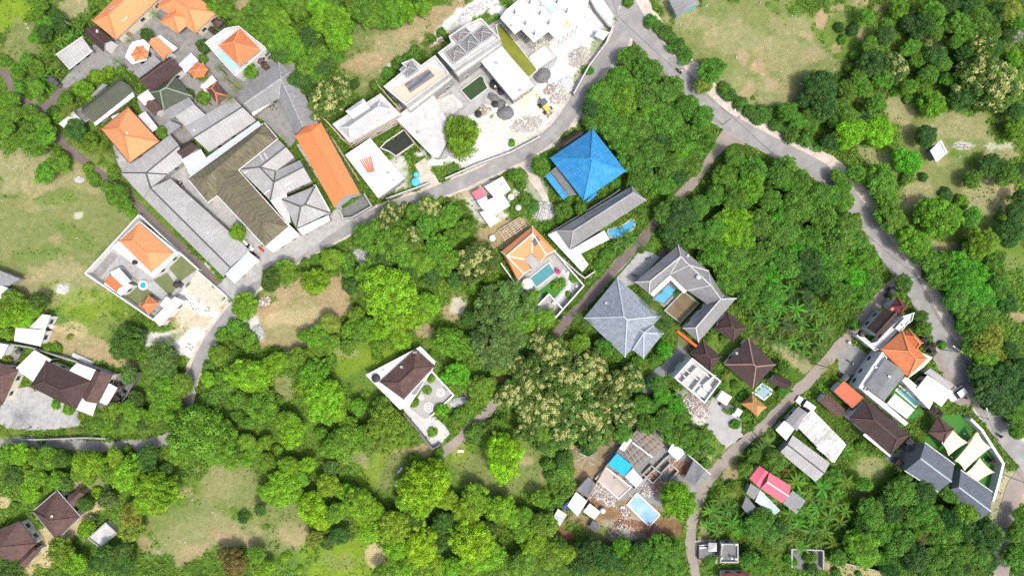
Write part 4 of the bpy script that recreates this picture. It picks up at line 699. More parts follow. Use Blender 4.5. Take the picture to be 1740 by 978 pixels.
building('house', 'brown pyramid roofed cottage between white roofless house and orange wall', 'house', [(hip('D2', [(524, 555), (605, 462), (724, 570), (650, 670)], 3.0, 2.0), BROWN, op(ridge=BROWN2))], lm='the small brown cottage')
building('house', 'brown hipped cottage touching the corner of the U shaped grey villa', 'house', [(hip('D2', [(680, 385), (768, 268), (892, 378), (805, 470)], 3.0, 2.0), BROWN, op(ridge=BROWN2))], lm='the brown cottage by the villa corner')
building('house', 'largest dark brown hipped cottage with pinkish ridge lines beside the thatched hut', 'house', [(hip('D2', [(750, 622), (905, 445), (1087, 622), (935, 782)], 3.4, 2.6), BROWN, op(ridge=m_plain('pink_ridge', (.3, .17, .14), None, .4)))], lm='the pink ridged brown cottage')
building('house', 'low dark roofed hut behind the small blue rimmed pool by the lane', 'hut', [(gable('D2', [(1033, 735), (1085, 680), (1197, 735), (1150, 787)], 2.6, 1.1), BROWN, {})])
building('gazebo', 'golden thatched gazebo with swept corners beside the small pool', 'gazebo', [(custom('D2', [(855, 882, 2.6), (897, 851, 2.68), (930, 815, 2.6), (975, 861, 2.68), (1032, 905, 2.6), (995, 932, 2.68), (965, 972, 2.6), (914, 922, 2.68), (935, 872, 4.7), (965, 895, 4.7)], [(0, 1, 8), (1, 2, 8), (2, 3, 9, 8), (3, 4, 9), (4, 5, 9), (5, 6, 9), (6, 7, 8, 9), (7, 0, 8)]), THATCH, op(walls='posts'))], lm='the golden thatched gazebo')
r = building('construction_house', 'white roofless house under construction with open rooms and inner walls', 'unfinished house', [(flat('D2', [(402, 702), (520, 572), (712, 726), (602, 872)], 4.6), CONCL, op(parapet=(WHITE, 1.6, .28), walls=CONCW, inset=.05))], lm='the white roofless house')
mb = MB()
for a, b in (((455, 745), (560, 640)), ((560, 640), (640, 700)), ((480, 650), (565, 720)), ((530, 790), (590, 715)), ((600, 760), (680, 690)), ((470, 690), (500, 720))):
    A, B = P('D2', *a, 5.5), P('D2', *b, 5.5); d = B - A; c = (A + B) / 2; mb.box((c.x, c.y, 5.3), (d.length, .22, 1.5), math.atan2(d.y, d.x))
mb.build('inner_wall', WHITE, r)
mb = MB()
for a in ((600, 810), (640, 780)):
    p = P('D2', *a, 5.0); mb.box((p.x, p.y, 4.95), (2.4, 1.5, .7), R_(-40))
mb.build('plinth', WHITE, r)
# --- right-hand houses by the bend
building('house', 'dark brown gabled house with a maroon hipped porch at the lane junction', 'house', [(gable('E2', [(325, 380), (442, 250), (532, 292), (385, 452)], 4.0, 1.9), BROWN, op(ridge=BROWN2)), (hip('E2', [(480, 237), (526, 173), (596, 240), (545, 292)], 4.2, 1.5), MAROON, op(ridge=MAROON))], lm='the maroon porched house')
building('house', 'white flat roof block between the maroon porch and orange cross roof', 'house', [(flat('E2', [(508, 380), (572, 309), (606, 331), (547, 407)], 4.0), CONCW, op(parapet=(WHITE, .3, .15)))])
building('terrace_house', 'grey flat terrace strip along the brown gabled house at the junction', 'house', [(flat('E2', [(385, 470), (470, 380), (560, 300), (635, 275), (620, 330), (510, 410), (420, 510), (370, 530), (250, 430), (270, 410), (350, 480)], 3.2), CONCL, op(parapet=(WHITE, .4, .15)))])
building('house', 'bright orange cross hipped house beside the utility pole', 'house', [(hip('E2', [(417, 520), (560, 398), (727, 583), (600, 706)], 4.6, 2.8), ORANGE2, op(ridge=ORANGE)), (hip('E2', [(552, 425), (605, 383), (697, 475), (640, 540)], 4.5, 1.9), ORANGE2, op(ridge=ORANGE, walls=None)), (flat('E2', [(600, 712), (640, 520), (762, 575), (700, 640)], 3.4), CONCW, op(inset=.3))], lm='the orange cross hipped house')
building('villa', 'grey shingled villa with white walls and a flat white entrance', 'villa', [(gable('E2', [(316, 765), (450, 578), (577, 686), (440, 867)], 5.0, .9), SHINGLE2, op(inset=.2)), (flat('E2', [(262, 770), (345, 640), (420, 535), (452, 575), (318, 762), (300, 800)], 4.2), CONCW, op(parapet=(WHITE, .5, .15), inset=.05))], lm='the grey shingled villa')
building('house', 'flat terracotta red roofed annex beside the grey shingled villa', 'annex', [(mono('E2', [(105, 800), (172, 730), (307, 846), (230, 913)], [3.2, 3.3, 3.3, 3.2]), TERRA, {})], lm='the terracotta annex')
building('house', 'big dark brown hipped house with a white gutter strip below the terracotta annex', 'house', [(hip('E3', [(205, -70), (320, -188), (615, 38), (482, 172)], 4.2, 2.6), BROWN, op(ridge=BROWN2)), (mono('E3', [(298, 42), (312, 30), (490, 165), (478, 188)], [3.6, 3.7, 3.7, 3.6]), WHITE, op(walls=None))], lm='the big dark brown hipped roof')
building('house', 'small brown gabled roof near the parked white van', 'house', [(gable('E2', [(10, 870), (55, 808), (182, 920), (135, 977)], 3.0, .9), BROWN2, {})])
building('villa', 'white walled villa wing with tiled canopy between turf and teal pool', 'villa', [(flat('E2', [(458, 880), (512, 815), (642, 920), (590, 982)], 3.6), CONCW, op(walls='posts')), (flat('E2', [(300, 800), (330, 790), (450, 880), (600, 1010), (580, 1030)], 3.8), WHITE, op(inset=.05)), (flat('E2', [(578, 705), (600, 712), (770, 860), (740, 920), (720, 900), (560, 730)], 2.8), CONCW, op(inset=.05))], lm='the tiled white canopy')
sheet('lawn', None, 'E2', [(445, 868), (520, 775), (700, 930), (650, 1000), (590, 985)], TURF, 0.04)
building('garage', 'white sheet roofed garage with a dark concrete side strip by the parked car', 'garage', [(mono('E2', [(658, 780), (728, 690), (897, 800), (820, 902)], [3.2, 3.2, 2.9, 2.9]), SHEETW, op(walls=CONC)), (flat('E2', [(700, 680), (740, 645), (912, 770), (882, 795), (735, 688)], 3.4), CONC, op(parapet=(CONCL, .4, .12), walls=CONC))], lm='the white garage')
building('house', 'brown hipped lounge roof with rusty tiles beside the sail shades', 'house', [(hip('E3', [(733, 25), (800, -85), (905, 0), (832, 97)], 3.0, 1.9), BROWN2, op(ridge=BROWN2, walls='posts'))], lm='the rusty brown lounge roof')
for k, (lab, lmk, pts) in enumerate((('charcoal blue gabled house with a dark gable front, closer to the rusty lounge roof', 'the first charcoal gabled house', [(580, 277, 4), (680, 196, 6.4), (712, 95, 4), (800, 416, 4), (886, 350, 6.4), (907, 238, 4)]), ('charcoal blue gabled house nearest the brown lane by the white wall', 'the charcoal house by the white wall', [(845, 412, 4), (934, 386, 6.4), (950, 276, 4), (1062, 617, 4), (1146, 546, 6.4), (1158, 420, 4)]))):
    building('house', lab, 'house', [(custom('E3', pts, [(0, 3, 4, 1), (1, 4, 5, 2)]), SHINGLE, op(ridge=SHEETB, walls=SHINGLE2, inset=.25, up=0, gutter=WHITE))], lm=lmk)
wall_line('pale blue white wall curving round the turf courtyard and sail shades', 'E3', [(1020, -60), (1090, 10), (1160, 120), (1232, 230), (1200, 360), (1166, 475)], 2.2, .5, WHITE)
# --- metal roofs and the pink house by the lane
building('shed', 'rust streaked white corrugated roof over the yard beside the white van', 'shed', [(mono('F', [(1352, 722), (1380, 695), (1436, 752), (1414, 785)], [3.0, 3.4, 3.4, 3.0]), SHEETS, op(walls=CONC)), (mono('F', [(1318, 730), (1333, 714), (1351, 727), (1336, 748)], [2.8, 2.8, 2.9, 2.9]), SHEETW, op(walls=CONC)), (gable('F', [(1335, 714), (1357, 690), (1378, 706), (1354, 732)], 2.9, .5), SHEETD, op(walls=CONC))], lm='the rust streaked white roof')
building('shed', 'grey double sheet roof shed next to the streaked white roof', 'shed', [(gable('F', [(1325, 768), (1347, 739), (1410, 786), (1386, 818)], 3.0, .8), SHEET, op(walls=CONC, ridge=RIDGED))], lm='the grey double sheet roof')
building('shed', 'cream white sheet roof square beside the banana plants', 'shed', [(mono('E3', [(-10, 130), (62, 5), (188, 105), (108, 225)], [2.8, 3.1, 3.1, 2.8]), SHEETW, op(walls=CONC))])
building('house', 'pink metal roofed house with grey and blue lean-to roofs around it', 'house', [(gable('D3', [(988, 395), (1045, 290), (1190, 380), (1130, 492)], 3.8, 1.1), PINK, op(ridge=WHITE, walls=CREAMW)), (gable('D3', [(912, 330), (980, 245), (1045, 292), (985, 396)], 3.4, .9), PINK, op(walls=CREAMW)), (mono('D3', [(890, 430), (922, 362), (985, 405), (945, 470)], [2.6, 3.0, 3.0, 2.6]), SHEETD, op(walls=CONC)), (mono('D3', [(950, 482), (985, 405), (1118, 542), (1082, 572)], [2.5, 3.1, 3.1, 2.5]), SHEETB, op(walls=CONC)), (mono('D3', [(1136, 494), (1200, 410), (1287, 477), (1228, 567)], [3.0, 3.2, 2.6, 2.6]), SHEETD, op(walls=CONC)), (mono('D3', [(862, 520), (892, 445), (975, 542), (905, 572)], [2.2, 2.5, 2.5, 2.2]), TARPD, op(walls='posts'))], lm='the pink roofed house')
# --- meadow sheds
building('shed', 'grey two slope field shed with a turquoise wall at the upper meadow edge', 'shed', [(custom('D0', [(378, 5, 2.6), (432, 112, 2.6), (520, 52, 3.4), (470, -50, 3.4), (585, 32, 2.8), (545, -60, 2.8)], [(0, 1, 2, 3), (3, 2, 4, 5)]), SHEETD, op(walls=TEALW, win=False))], lm='the grey meadow shed')
building('shed', 'white single slope shed alone in the meadow beside round trees', 'shed', [(mono('E1', [(745, 102), (818, 28), (862, 112), (788, 180)], [2.6, 3.6, 3.6, 2.6]), SHEETW, op(walls=SHINGLE2))], lm='the lone white meadow shed')
building('shed', 'brown tiled roof edge peeping in at the bottom of the picture', 'shed', [(gable('D3', [(728, 957), (912, 957), (912, 1030), (728, 1030)], 2.7, .9), MAROON, {})])

# ------------------------------------------------------------ pools
def pool(label, t, pts, water, rim=WHITE, h=0.28, w=0.35, lm=None, name='swimming_pool', cat='pool', curved=False):
    p = [P(t, *q, h) for q in pts]
    if area2(p) < 0: p = p[::-1]
    if curved: p = [Vector((q.x, q.y, h)) for q in smooth_line(p + [p[0]], .5)][:-1]
    c = sum(p, Vector((0, 0, 0))) / len(p); root = empty(name, (c.x, c.y, 0), label, cat)
    o = inset_loop(p, -w); n = len(p); v = []; f = []
    for i in range(n): v += [Vector((o[i].x, o[i].y, 0)), Vector((o[i].x, o[i].y, h)), Vector((p[i].x, p[i].y, h)), Vector((p[i].x, p[i].y, .05))]
    for i in range(n):
        a, b = 4 * i, 4 * ((i + 1) % n)
        for j in range(3): f.append((a + j, b + j, b + j + 1, a + j + 1))
    link('pool_rim', v, f, rim, root)
    ws = inset_loop(p, -.05); link('pool_water', [Vector((q.x, q.y, h - .13)) for q in ws], [tuple(range(n))], water, root)
    if lm: LM.append((lm, c.x, c.y))
    return root
pool('teal swimming pool of the orange tiled villa with a pale step ledge', 'C1', [(822, 953), (948, 850), (987, 912), (868, 1004)], POOLT, CONCL)
pool('curved bright blue pool beside the long grey tiled villa', 'F', [(1034, 391), (1046, 388), (1061, 382), (1075, 373), (1077, 385), (1062, 397), (1049, 403), (1037, 402)], POOLB, CONC, curved=True)
pool('turquoise blue pool inside the court of the U shaped villa', 'D2', [(277, 187), (375, 92), (427, 130), (345, 217)], POOLB, CONCD)
pool('small dark blue pool with a white rim beside the golden gazebo', 'D2', [(945, 808), (1002, 750), (1066, 800), (1010, 850)], POOLD, WHITE, lm='the small white rimmed pool')
pool('narrow teal lap pool edged with dark slots beside the tiled canopy', 'E2', [(524, 792), (545, 768), (668, 880), (648, 898)], POOLT, WHITE, w=.3)
pool('empty pale blue basin of the construction yard with a stained floor', 'D3', [(108, 505), (167, 435), (312, 570), (248, 640)], POOLL, WHITE, lm='the empty pale blue basin')
pool('yellow green stagnant pool between the white concrete slabs', 'C0', [(602, 172), (628, 158), (868, 465), (815, 512), (636, 312)], POOLY, CONCL, .6, .3, lm='the yellow green stagnant pool')
pool('dark green algae pool with one curved side at the construction site', 'C0', [(368, 600), (492, 507), (512, 516), (518, 545), (540, 585), (430, 668)], POOLG, CONCL, .5, .3)
pool('blackish green pool beside the scaffolded grey hipped house', 'F', [(648, 251), (655, 243), (686, 222), (703, 243), (673, 264), (661, 256)], POOLK, CONCL, .5, .3)
pool('round white fountain basin with blue water in the villa garden', 'A2', [(950 + 20 * math.cos(a * math.pi / 8), 95 + 20 * math.sin(a * math.pi / 8)) for a in range(16)], POOLB, WHITE, .5, .45, name='fountain', cat='fountain')
for lab, pts in (('square cement basin with low walls beside the yellow green pool', [(822, 378), (920, 302), (993, 378), (872, 462)]), ('sunken cement floor with low walls in front of the tan tiled roof', [(152, 682), (312, 622), (388, 700), (265, 788)])):
    pool(lab, 'C0', pts, CONCW if '822' in str(pts) else CONCL, CONC, .5, .25, name='concrete_basin', cat='basin')
pool('brown earth pit with concrete walls behind the U shaped villa pool', 'D2', [(357, 262), (475, 142), (570, 215), (452, 338)], m_plain('brown_earth', (.16, .12, .07), (.08, .06, .035), .7, bmp=.8), CONC, .8, .3, name='planting_pit', cat='pit')

# ------------------------------------------------------------ the big construction site
def posts_under(root, t, edge, h, n):
    for (a, b) in edge:
        for k in range(n):
            s = (k + .5) / n; p = P(t, a[0] + (b[0] - a[0]) * s, a[1] + (b[1] - a[1]) * s, h); mb = MB(); mb.tube([(p.x, p.y, 0), (p.x, p.y, h - .2)], .06, n=5); mb.build('prop', WOOD, root)
slabA = [(625, 120), (662, 70), (770, -20), (1000, -60), (1215, 5), (1152, 155), (1003, 270), (945, 210), (850, 282), (765, 195), (722, 226)]
r = building('construction_house', 'bleached white concrete slab on props with upright column stubs at the road bend', 'unfinished house', [(flat('C0', slabA, 5.0), CONCW, op(walls=CONC, inset=1.6, t=.3, win=False))], lm='the bleached white slab')
posts_under(r, 'C0', list(zip(slabA[-4:], slabA[-3:])) + [((1152, 155), (1003, 270)), ((625, 120), (722, 226))], 5.0, 5)
for q in ((722, 92), (793, 165), (852, 232), (889, 98), (947, 162), (1066, 85), (1002, 22), (822, 25)):
    p = P('C0', *q, 5.0); mb = MB(); mb.box((p.x, p.y, 6.1), (.32, .32, 2.2), R_(40))
    for dx, dy in ((-.1, -.1), (.1, .1)): mb.tube([(p.x + dx, p.y + dy, 7), (p.x + dx, p.y + dy, 7.9)], .03, n=4)
    mb.build('column', CONC, r)
mb = MB(); A = [P('C0', *q, h) for q, h in (((880, 2), 5.6), ((905, 30), 5.3), ((935, 62), 5.25), ((968, 97), 5.4), ((1022, 55), 5.5), ((990, 35), 5.4), ((965, 15), 5.5), ((935, -10), 5.6))]
mb.add(A, [(0, 7, 6, 1), (1, 6, 5, 2), (2, 5, 4, 3)]); tag(mb.build('tarpaulin', SHEETB), 'curved blue grey tarpaulin lying over the bleached white slab', 'tarpaulin')
mb = MB()
for k in range(7):
    a, b = P('C0', 1020 + 6 * k, 160 + 9 * k - 10, 5.1), P('C0', 1075 + 6 * k, 140 + 5 * k, 5.1); mb.tube([a + Vector((0, 0, .08 * (k % 2))), b + Vector((0, 0, .08 * (k % 2)))], .09, n=4)
tag(mb.build('lumber_stack', WOODP), 'pale lumber laid out on the bleached white slab', 'lumber')
building('construction_house', 'broad pale cement slab roof between the yellow green and dark green pools', 'unfinished house', [(flat('C0', [(490, 402), (625, 292), (852, 570), (710, 666)], 4.2), m_plain('mottled_white_cement', (.52, .52, .52), (.27, .28, .29), .75, scale=.7), op(walls=CONC, t=.3, inset=.2))], lm='the broad pale cement slab')
def truss_house(label, quad, h, cells, tan=False, lm=None):
    t = 'C0'; r = building('construction_house', label, 'unfinished house', [(flat(t, quad, h), CONCL, op(walls=CONCL, parapet=(CONCL, .5, .35), inset=.05, win=True))], lm=lm)
    for (qd, m_, louv) in cells:
        c = [P(t, *q, h) for q in qd]; mid = sum(c, Vector((0, 0, 0))) / 4
        mb = MB(); mb.add([p + Vector((0, 0, .08)) for p in ccw3(c)], [(0, 1, 2, 3)]); mb.build('floor', m_, r)
        mb = MB(); top = mid + Vector((0, 0, 1.9))
        for p in c: mb.tube([p + Vector((0, 0, .25)), top], .10, n=4)
        for i in range(4): mb.tube([c[i] + Vector((0, 0, .55)), c[(i + 1) % 4] + Vector((0, 0, .55))], .13, n=4)
        for k in range(1, louv):
            s = k / louv; a = c[0].lerp(c[1], s); b = c[3].lerp(c[2], s); mb.tube([a + Vector((0, 0, .55)), b + Vector((0, 0, .55))], .06, n=4)
        mb.build('roof_frame', STEEL, r)
    return r
def ccw3(c): return c if area2(c) > 0 else c[::-1]
BRN = m_plain('brown_shuttering', (.20, .165, .15), (.11, .09, .085), .6); MIDG = m_plain('dim_floor_screed', (.16, .16, .165), None, .5)
truss_house('long unfinished house with bare steel roof frames over three bays', [(212, 357), (302, 290), (285, 245), (405, 165), (500, 125), (628, 262), (318, 470)], 7.0, [([(258, 352), (345, 300), (405, 365), (315, 430)], BRN, 6), ([(350, 300), (430, 225), (490, 300), (410, 360)], MIDG, 9), ([(440, 235), (515, 175), (590, 232), (500, 292)], BRN, 8), ([(300, 250), (395, 190), (430, 222), (345, 290)], BRN, 4)], lm='the long bare steel roof frames')
r = truss_house('unfinished house with a tan tiled roof deck and grey tarpaulin', [(-148, 580), (5, 458), (-30, 425), (48, 395), (100, 440), (195, 372), (290, 492), (0, 705)], 7.0, [([(-40, 470), (38, 405), (85, 470), (10, 520)], MIDG, 8)], lm='the tan tiled roof deck')
mb = MB(); mb.add(ccw3([P('C0', *q, 7.12) for q in ((-85, 600), (160, 440), (270, 492), (-5, 680))]), [(0, 1, 2, 3)]); mb.build('roof_deck', TAN, r)
mb = MB(); v = []
for i in range(9):
    for j in range(5):
        s, w = i / 8, j / 4; q = P('C0', -10 + 160 * s + 40 * w, 560 - 100 * s + 55 * w - 10 * s * w, 7.45 + .18 * math.sin(9 * w + 3 * s)); v.append(q)
mb.add(v, [(5 * i + j + 1, 5 * i + j, 5 * i + j + 5, 5 * i + j + 6) for i in range(8) for j in range(4)]); tag(mb.build('tarpaulin', TARPD), 'crumpled grey tarpaulin on the tan tiled roof deck', 'tarpaulin')
building('construction_house', 'narrow cement balcony ledge below the tan tiled roof deck', 'unfinished house', [(flat('C0', [(2, 708), (292, 494), (318, 520), (30, 748)], 4.6), CONCL, op(walls=CONC, inset=.1, parapet=(CONC, .3, .12)))])
building('construction_house', 'narrow cement balcony ledge below the long bare roof frames', 'unfinished house', [(flat('C0', [(322, 472), (630, 264), (640, 300), (345, 515)], 4.9), CONCL, op(walls=CONC, inset=.1, parapet=(CONC, .3, .12)))])
building('construction_house', 'grey hipped sheet roof with a small white pyramid lantern inside scaffolding', 'unfinished house', [(hip('B0', [(878, 825), (1200, 620), (1332, 760), (992, 948)], 7.0, .5), CONCL, op(walls=CONCL)), (hip('B0', [(925, 850), (1195, 665), (1275, 730), (1000, 925)], 7.6, 1.7), m_sheet('lilac_grey_sheet', (.42, .42, .44), (.3, .28, .26), .6), op(walls=None, ridge=SHEETW)), (hip('B0', [(965, 737), (1085, 655), (1130, 715), (1010, 790)], 8.8, 1.3), SHEETW, op(z0=7.2, inset=.15, win=False))], lm='the scaffolded grey hipped house')
building('construction_house', 'wide white cement slab carrying a bundle of orange pipes', 'unfinished house', [(flat('B1', [(963, 130), (1130, 18), (1357, 287), (1185, 417)], 4.2), m_plain('chalky_cement', (.58, .58, .58), (.34, .34, .34), .55, scale=.5), op(walls=CONC, t=.3, inset=.25))], lm='the white slab with orange pipes')
building('construction_house', 'low white cement terrace slab between the tan roof deck and leafy yard tree', 'unfinished house', [(flat('C0', [(-60, 770), (30, 700), (175, 615), (270, 790), (290, 910), (215, 1050), (180, 1045), (-70, 790)], 3.8), CONCL, op(walls=CONC, t=.3, inset=.3))])
mb = MB()
for k in range(6):
    a, b = P('B1', 1065 + 14 * k, 165 - 5 * k, 4.2), P('B1', 1118 + 8 * k, 250 - 2 * k, 4.2); mb.tube([a + Vector((0, 0, .14 + .16 * (k % 2))), b + Vector((0, 0, .14 + .16 * (k % 2)))], .13, n=6)
tag(mb.build('pipe_bundle', ORPIPE), 'bundle of orange plastic pipes on the white cement slab', 'pipes')
def scaffold(label, t, edges, h, cat='scaffold'):
    c = P(t, *edges[0][0], 0); root = empty('scaffold', c, label, cat)
    st = MB(); rl = MB()
    for (a, b) in edges:
        A, B = P(t, *a, 0), P(t, *b, 0); n = max(2, int((B - A).length / 1.8))
        for k in range(n + 1):
            p = A.lerp(B, k / n); st.tube([p, p + Vector((random.uniform(-.2, .2), random.uniform(-.2, .2), h + random.uniform(0, 1)))], .06, n=4)
        for z in np.arange(1.4, h + .1, 1.5): rl.tube([A + Vector((0, 0, z)), B + Vector((0, 0, z + random.uniform(-.2, .2)))], .055, n=4)
        for k in range(0, n, 2):
            p, q = A.lerp(B, k / n), A.lerp(B, min(1, (k + 1.6) / n)); rl.tube([p + Vector((0, 0, .3)), q + Vector((0, 0, h))], .05, n=4)
    st.build('pole', WOODP, root); rl.build('rail', WOODP, root)
scaffold('bamboo scaffold along the pool side of the grey hipped house', 'B0', [((1010, 975), (1345, 775)), ((1035, 995), (1360, 805)), ((1215, 615), (1345, 760))], 7.2)
scaffold('bamboo scaffold props on the orange hall side of the grey hipped house', 'B0', [((870, 830), (985, 960))], 7)
scaffold('row of bamboo props leaning from the orange hall to the white slab', 'B1', [((900, 40), (1070, 310))], 3.2)
scaffold('bamboo props beside the black green pool and the low cement terrace', 'C0', [((-60, 800), (60, 960)), ((60, 960), (150, 1060))], 3.4)
scaffold('timber props under the road side edge of the white slab', 'B1', [((1190, 420), (1350, 310))], 3.6)
def rubble(label, t, x, y, rx, ry, h, mats, n=160, planks=0, rot=0):
    c = P(t, x, y); mb = MB(); s = M / Z_ if t != 'F' else M; rx, ry = rx * s, ry * s; a = R_(rot)
    v = []; f = []; K = 14; L_ = 5
    for i in range(L_ + 1):
        for k in range(K):
            q = 1 - i / L_; w = 1 + .25 * (mnoise.noise((k * .9, i * .7, x)) ); ang = 2 * math.pi * k / K; u, w2 = rx * q * w * math.cos(ang), ry * q * w * math.sin(ang)
            v.append(c + Vector((u * math.cos(a) - w2 * math.sin(a), u * math.sin(a) + w2 * math.cos(a), h * (1 - q ** 1.6) * (1 + .3 * mnoise.noise((k, i, y))))))
    for i in range(L_):
        for k in range(K): f.append((i * K + k, i * K + (k + 1) % K, (i + 1) * K + (k + 1) % K, (i + 1) * K + k))
    mb.add(v, f, 0)
    for _ in range(n):
        q = math.sqrt(random.random()); ang = random.uniform(0, 6.283); u, w2 = rx * q * math.cos(ang), ry * q * math.sin(ang); sz = random.uniform(.1, .38)
        mb.box(c + Vector((u * math.cos(a) - w2 * math.sin(a), u * math.sin(a) + w2 * math.cos(a), h * (1 - q ** 1.6) + .08)), (sz * random.uniform(.6, 1.8), sz, sz * .6), random.uniform(0, 3), random.randrange(len(mats)), random.uniform(.5, 1))
    for _ in range(planks):
        q = math.sqrt(random.random()); ang = random.uniform(0, 6.283); p = c + Vector((rx * q * math.cos(ang), ry * q * math.sin(ang), h * (1 - q) + .2)); d = Vector((random.uniform(-1, 1), random.uniform(-1, 1), .1)).normalized() * random.uniform(.6, 1.6)
        mb.tube([p - d, p + d], .06, n=4, mi=random.randrange(len(mats)))
    return tag(mb.build('rubble', mats), label, kind='stuff')
RUB = [CONC, CONCL, WOOD, WHITE, m_plain('brick_rubble', (.30, .13, .08), None, .5)]
GRV = [m_plain('dark_gravel', (.13, .13, .135), (.19, .19, .195), .6, scale=1.5, bmp=.9)]
for lab, t, x, y, rx, ry, h, ms, n, pl, ro in (
    ('dark grey gravel heap beside the cement basin', 'C0', 905, 503, 62, 52, 1.2, GRV, 40, 0, 30), ('dark gravel heap beside the sand pile', 'C0', 660, 750, 58, 48, 1.1, GRV, 40, 0, 0), ('dark gravel heap by the algae pool', 'C0', 580, 650, 45, 28, .8, GRV, 20, 0, -30), ('dark gravel strip against the pale cement slab', 'C0', 630, 690, 34, 34, .7, GRV, 20, 0, 0),
    ('yellowish sand pile in front of the pale cement slab', 'C0', 835, 672, 82, 74, 1.0, [SAND], 20, 0, 20), ('mixed rubble by the yellow digger', 'C0', 960, 590, 50, 30, .4, RUB, 90, 5, 40), ('pale lime rubble on the white gravel', 'C0', 1060, 560, 60, 50, .5, [CONCL, CONCW], 120, 0, 40),
    ('rubble and boards at the yard corner', 'C0', 520, 740, 50, 24, .5, RUB, 90, 6, 20), ('broken lime along the dirt track', 'C0', 430, 80, 100, 26, .4, [CONCW, CONCL, CONC], 200, 0, 35), ('rubble strip under the scaffold house', 'C0', 230, 265, 90, 16, .4, RUB, 120, 4, 35),
    ('grey rubble heap near the blue roof', 'C1', 920, 500, 72, 62, .9, [CONC, CONCL, DIRTYW], 240, 4, 0), ('brick and board rubble beside the roofless house', 'D2', 560, 900, 105, 50, .8, RUB, 240, 14, -42), ('plank and branch rubbish heap in the red soil yard', 'C3', 1440, 700, 90, 60, .7, [WOOD, WOODP, CONCL, WHITE], 140, 60, 20), ('dry branch heap by the red yard', 'D3', 70, 690, 80, 40, .6, [WOOD, WOODP, DIRTYW], 120, 60, -20),
    ('masonry rubble along the unfinished yard wall', 'D3', 240, 410, 50, 45, .5, RUB, 120, 6, 40), ('broken concrete beside the pale basin', 'D3', 90, 560, 26, 60, .4, RUB, 100, 2, 30), ('brick pieces in the dirt by the yard sheds', 'C3', 1330, 420, 46, 90, .4, RUB, 160, 8, 40),
    ('grey stone rubble at the field corner', 'B2', 385, 410, 40, 52, .6, [CONC, CONCL, SHEETB], 180, 0, 20), ('red and white brick pieces at the field edge', 'B2', 425, 205, 50, 26, .4, RUB, 110, 0, 20), ('grey stony clearing rubble under the road trees', 'B1', 1090, 810, 80, 44, .4, [CONC, CONCL], 240, 0, -20), ('white stones in the meadow', 'A2', 415, 120, 40, 34, .3, [CONCL, CONCW], 90, 0, 0), ('white stones by the bushy hedge', 'A1', 530, 295, 34, 20, .3, [CONCL], 60, 0, 0),
    ('gravel pieces in the plot by the dark wall', 'C2', 350, 870, 60, 28, .3, [CONCL, CONC], 120, 2, 20), ('leftover stone heaps by the white gatehouse', 'A2', 940, 405, 30, 14, .3, [CONC], 50, 0, 0), ('stone row across the upper meadow', 'E1', 960, 72, 60, 10, .3, [CONC, CONCL, WOOD], 90, 0, -5)):
    rubble(lab, t, x, y, rx, ry, h, ms, n, pl, ro)
wall_line('pale site wall with a grass strip along the lane bend', 'C0', [(1375, 175), (1330, 285), (1215, 440), (1115, 622)], 1.8, .22, CONC, cap=CONCL)
wall_line('grey site wall above the road verge in front of the leafy yard tree', 'C1', [(262, 285), (480, 190), (700, 110), (888, 10)], 1.6, .22, CONC, cap=CONCL)
wall_line('grey site wall in front of the two blue water tanks', 'C1', [(-130, 420), (0, 372), (150, 318)], 1.5, .22, CONC, cap=CONCL)
wall_line('grey stone wall at the top road junction beside the bleached slab', 'C0', [(1215, -20), (1265, 70), (1345, 170), (1372, 185)], 1.6, .25, CONC)
building('shed', 'small white guard shed at the edge of the white gravel site', 'shed', [(mono('C0', [(1252, 240), (1280, 198), (1352, 215), (1310, 268)], [2.4, 2.6, 2.6, 2.4]), SHEETW, op(walls=WHITE))])
# --- the smaller yard with the blue tarpaulin
r = building('construction_house', 'half built house of dark timber roof frames behind the blue tarpaulin', 'unfinished house', [(flat('D3', [(60, 110), (195, -15), (345, 110), (265, 200), (180, 300), (20, 170)], 2.0), MIDG, op(walls=CONC, inset=.05, win=False))], lm='the dark timber roof frames')
mb = MB()
for k in range(9):
    a = P('D3', 60 + 135 * k / 8, 105 - 120 * k / 8, 3.4); b = P('D3', 150 + 195 * k / 8, 270 - 160 * k / 8, 3.4); mb.tube([a, b], .09, n=4)
for k in range(5):
    a = P('D3', 60 + 100 * k / 4, 105 + 160 * k / 4, 3.3); b = P('D3', 195 + 150 * k / 4, -15 + 120 * k / 4, 3.3); mb.tube([a, b], .09, n=4)
mb.build('rafter', WOOD, r)
mb = MB(); mb.add(ccw3([P('D3', *q, 2.15) for q in ((205, 70), (270, 20), (340, 115), (275, 170))]), [(0, 1, 2, 3)]); mb.build('floor', BRN, r)
mb = MB(); a, b = P('D3', 135, 90, 3.6), P('D3', 270, 190, 3.6); d = b - a; c = (a + b) / 2; mb.box((c.x, c.y, 3.5), (d.length, .3, .25), math.atan2(d.y, d.x)); mb.build('ridge_beam', WHITE, r)
building('shed', 'white sheet over the corner of the dark timber frames', 'shed', [(mono('D3', [(48, 130), (105, 52), (135, 75), (80, 150)], [3.4, 3.6, 3.5, 3.3]), SHEETW, op(walls='posts'))])
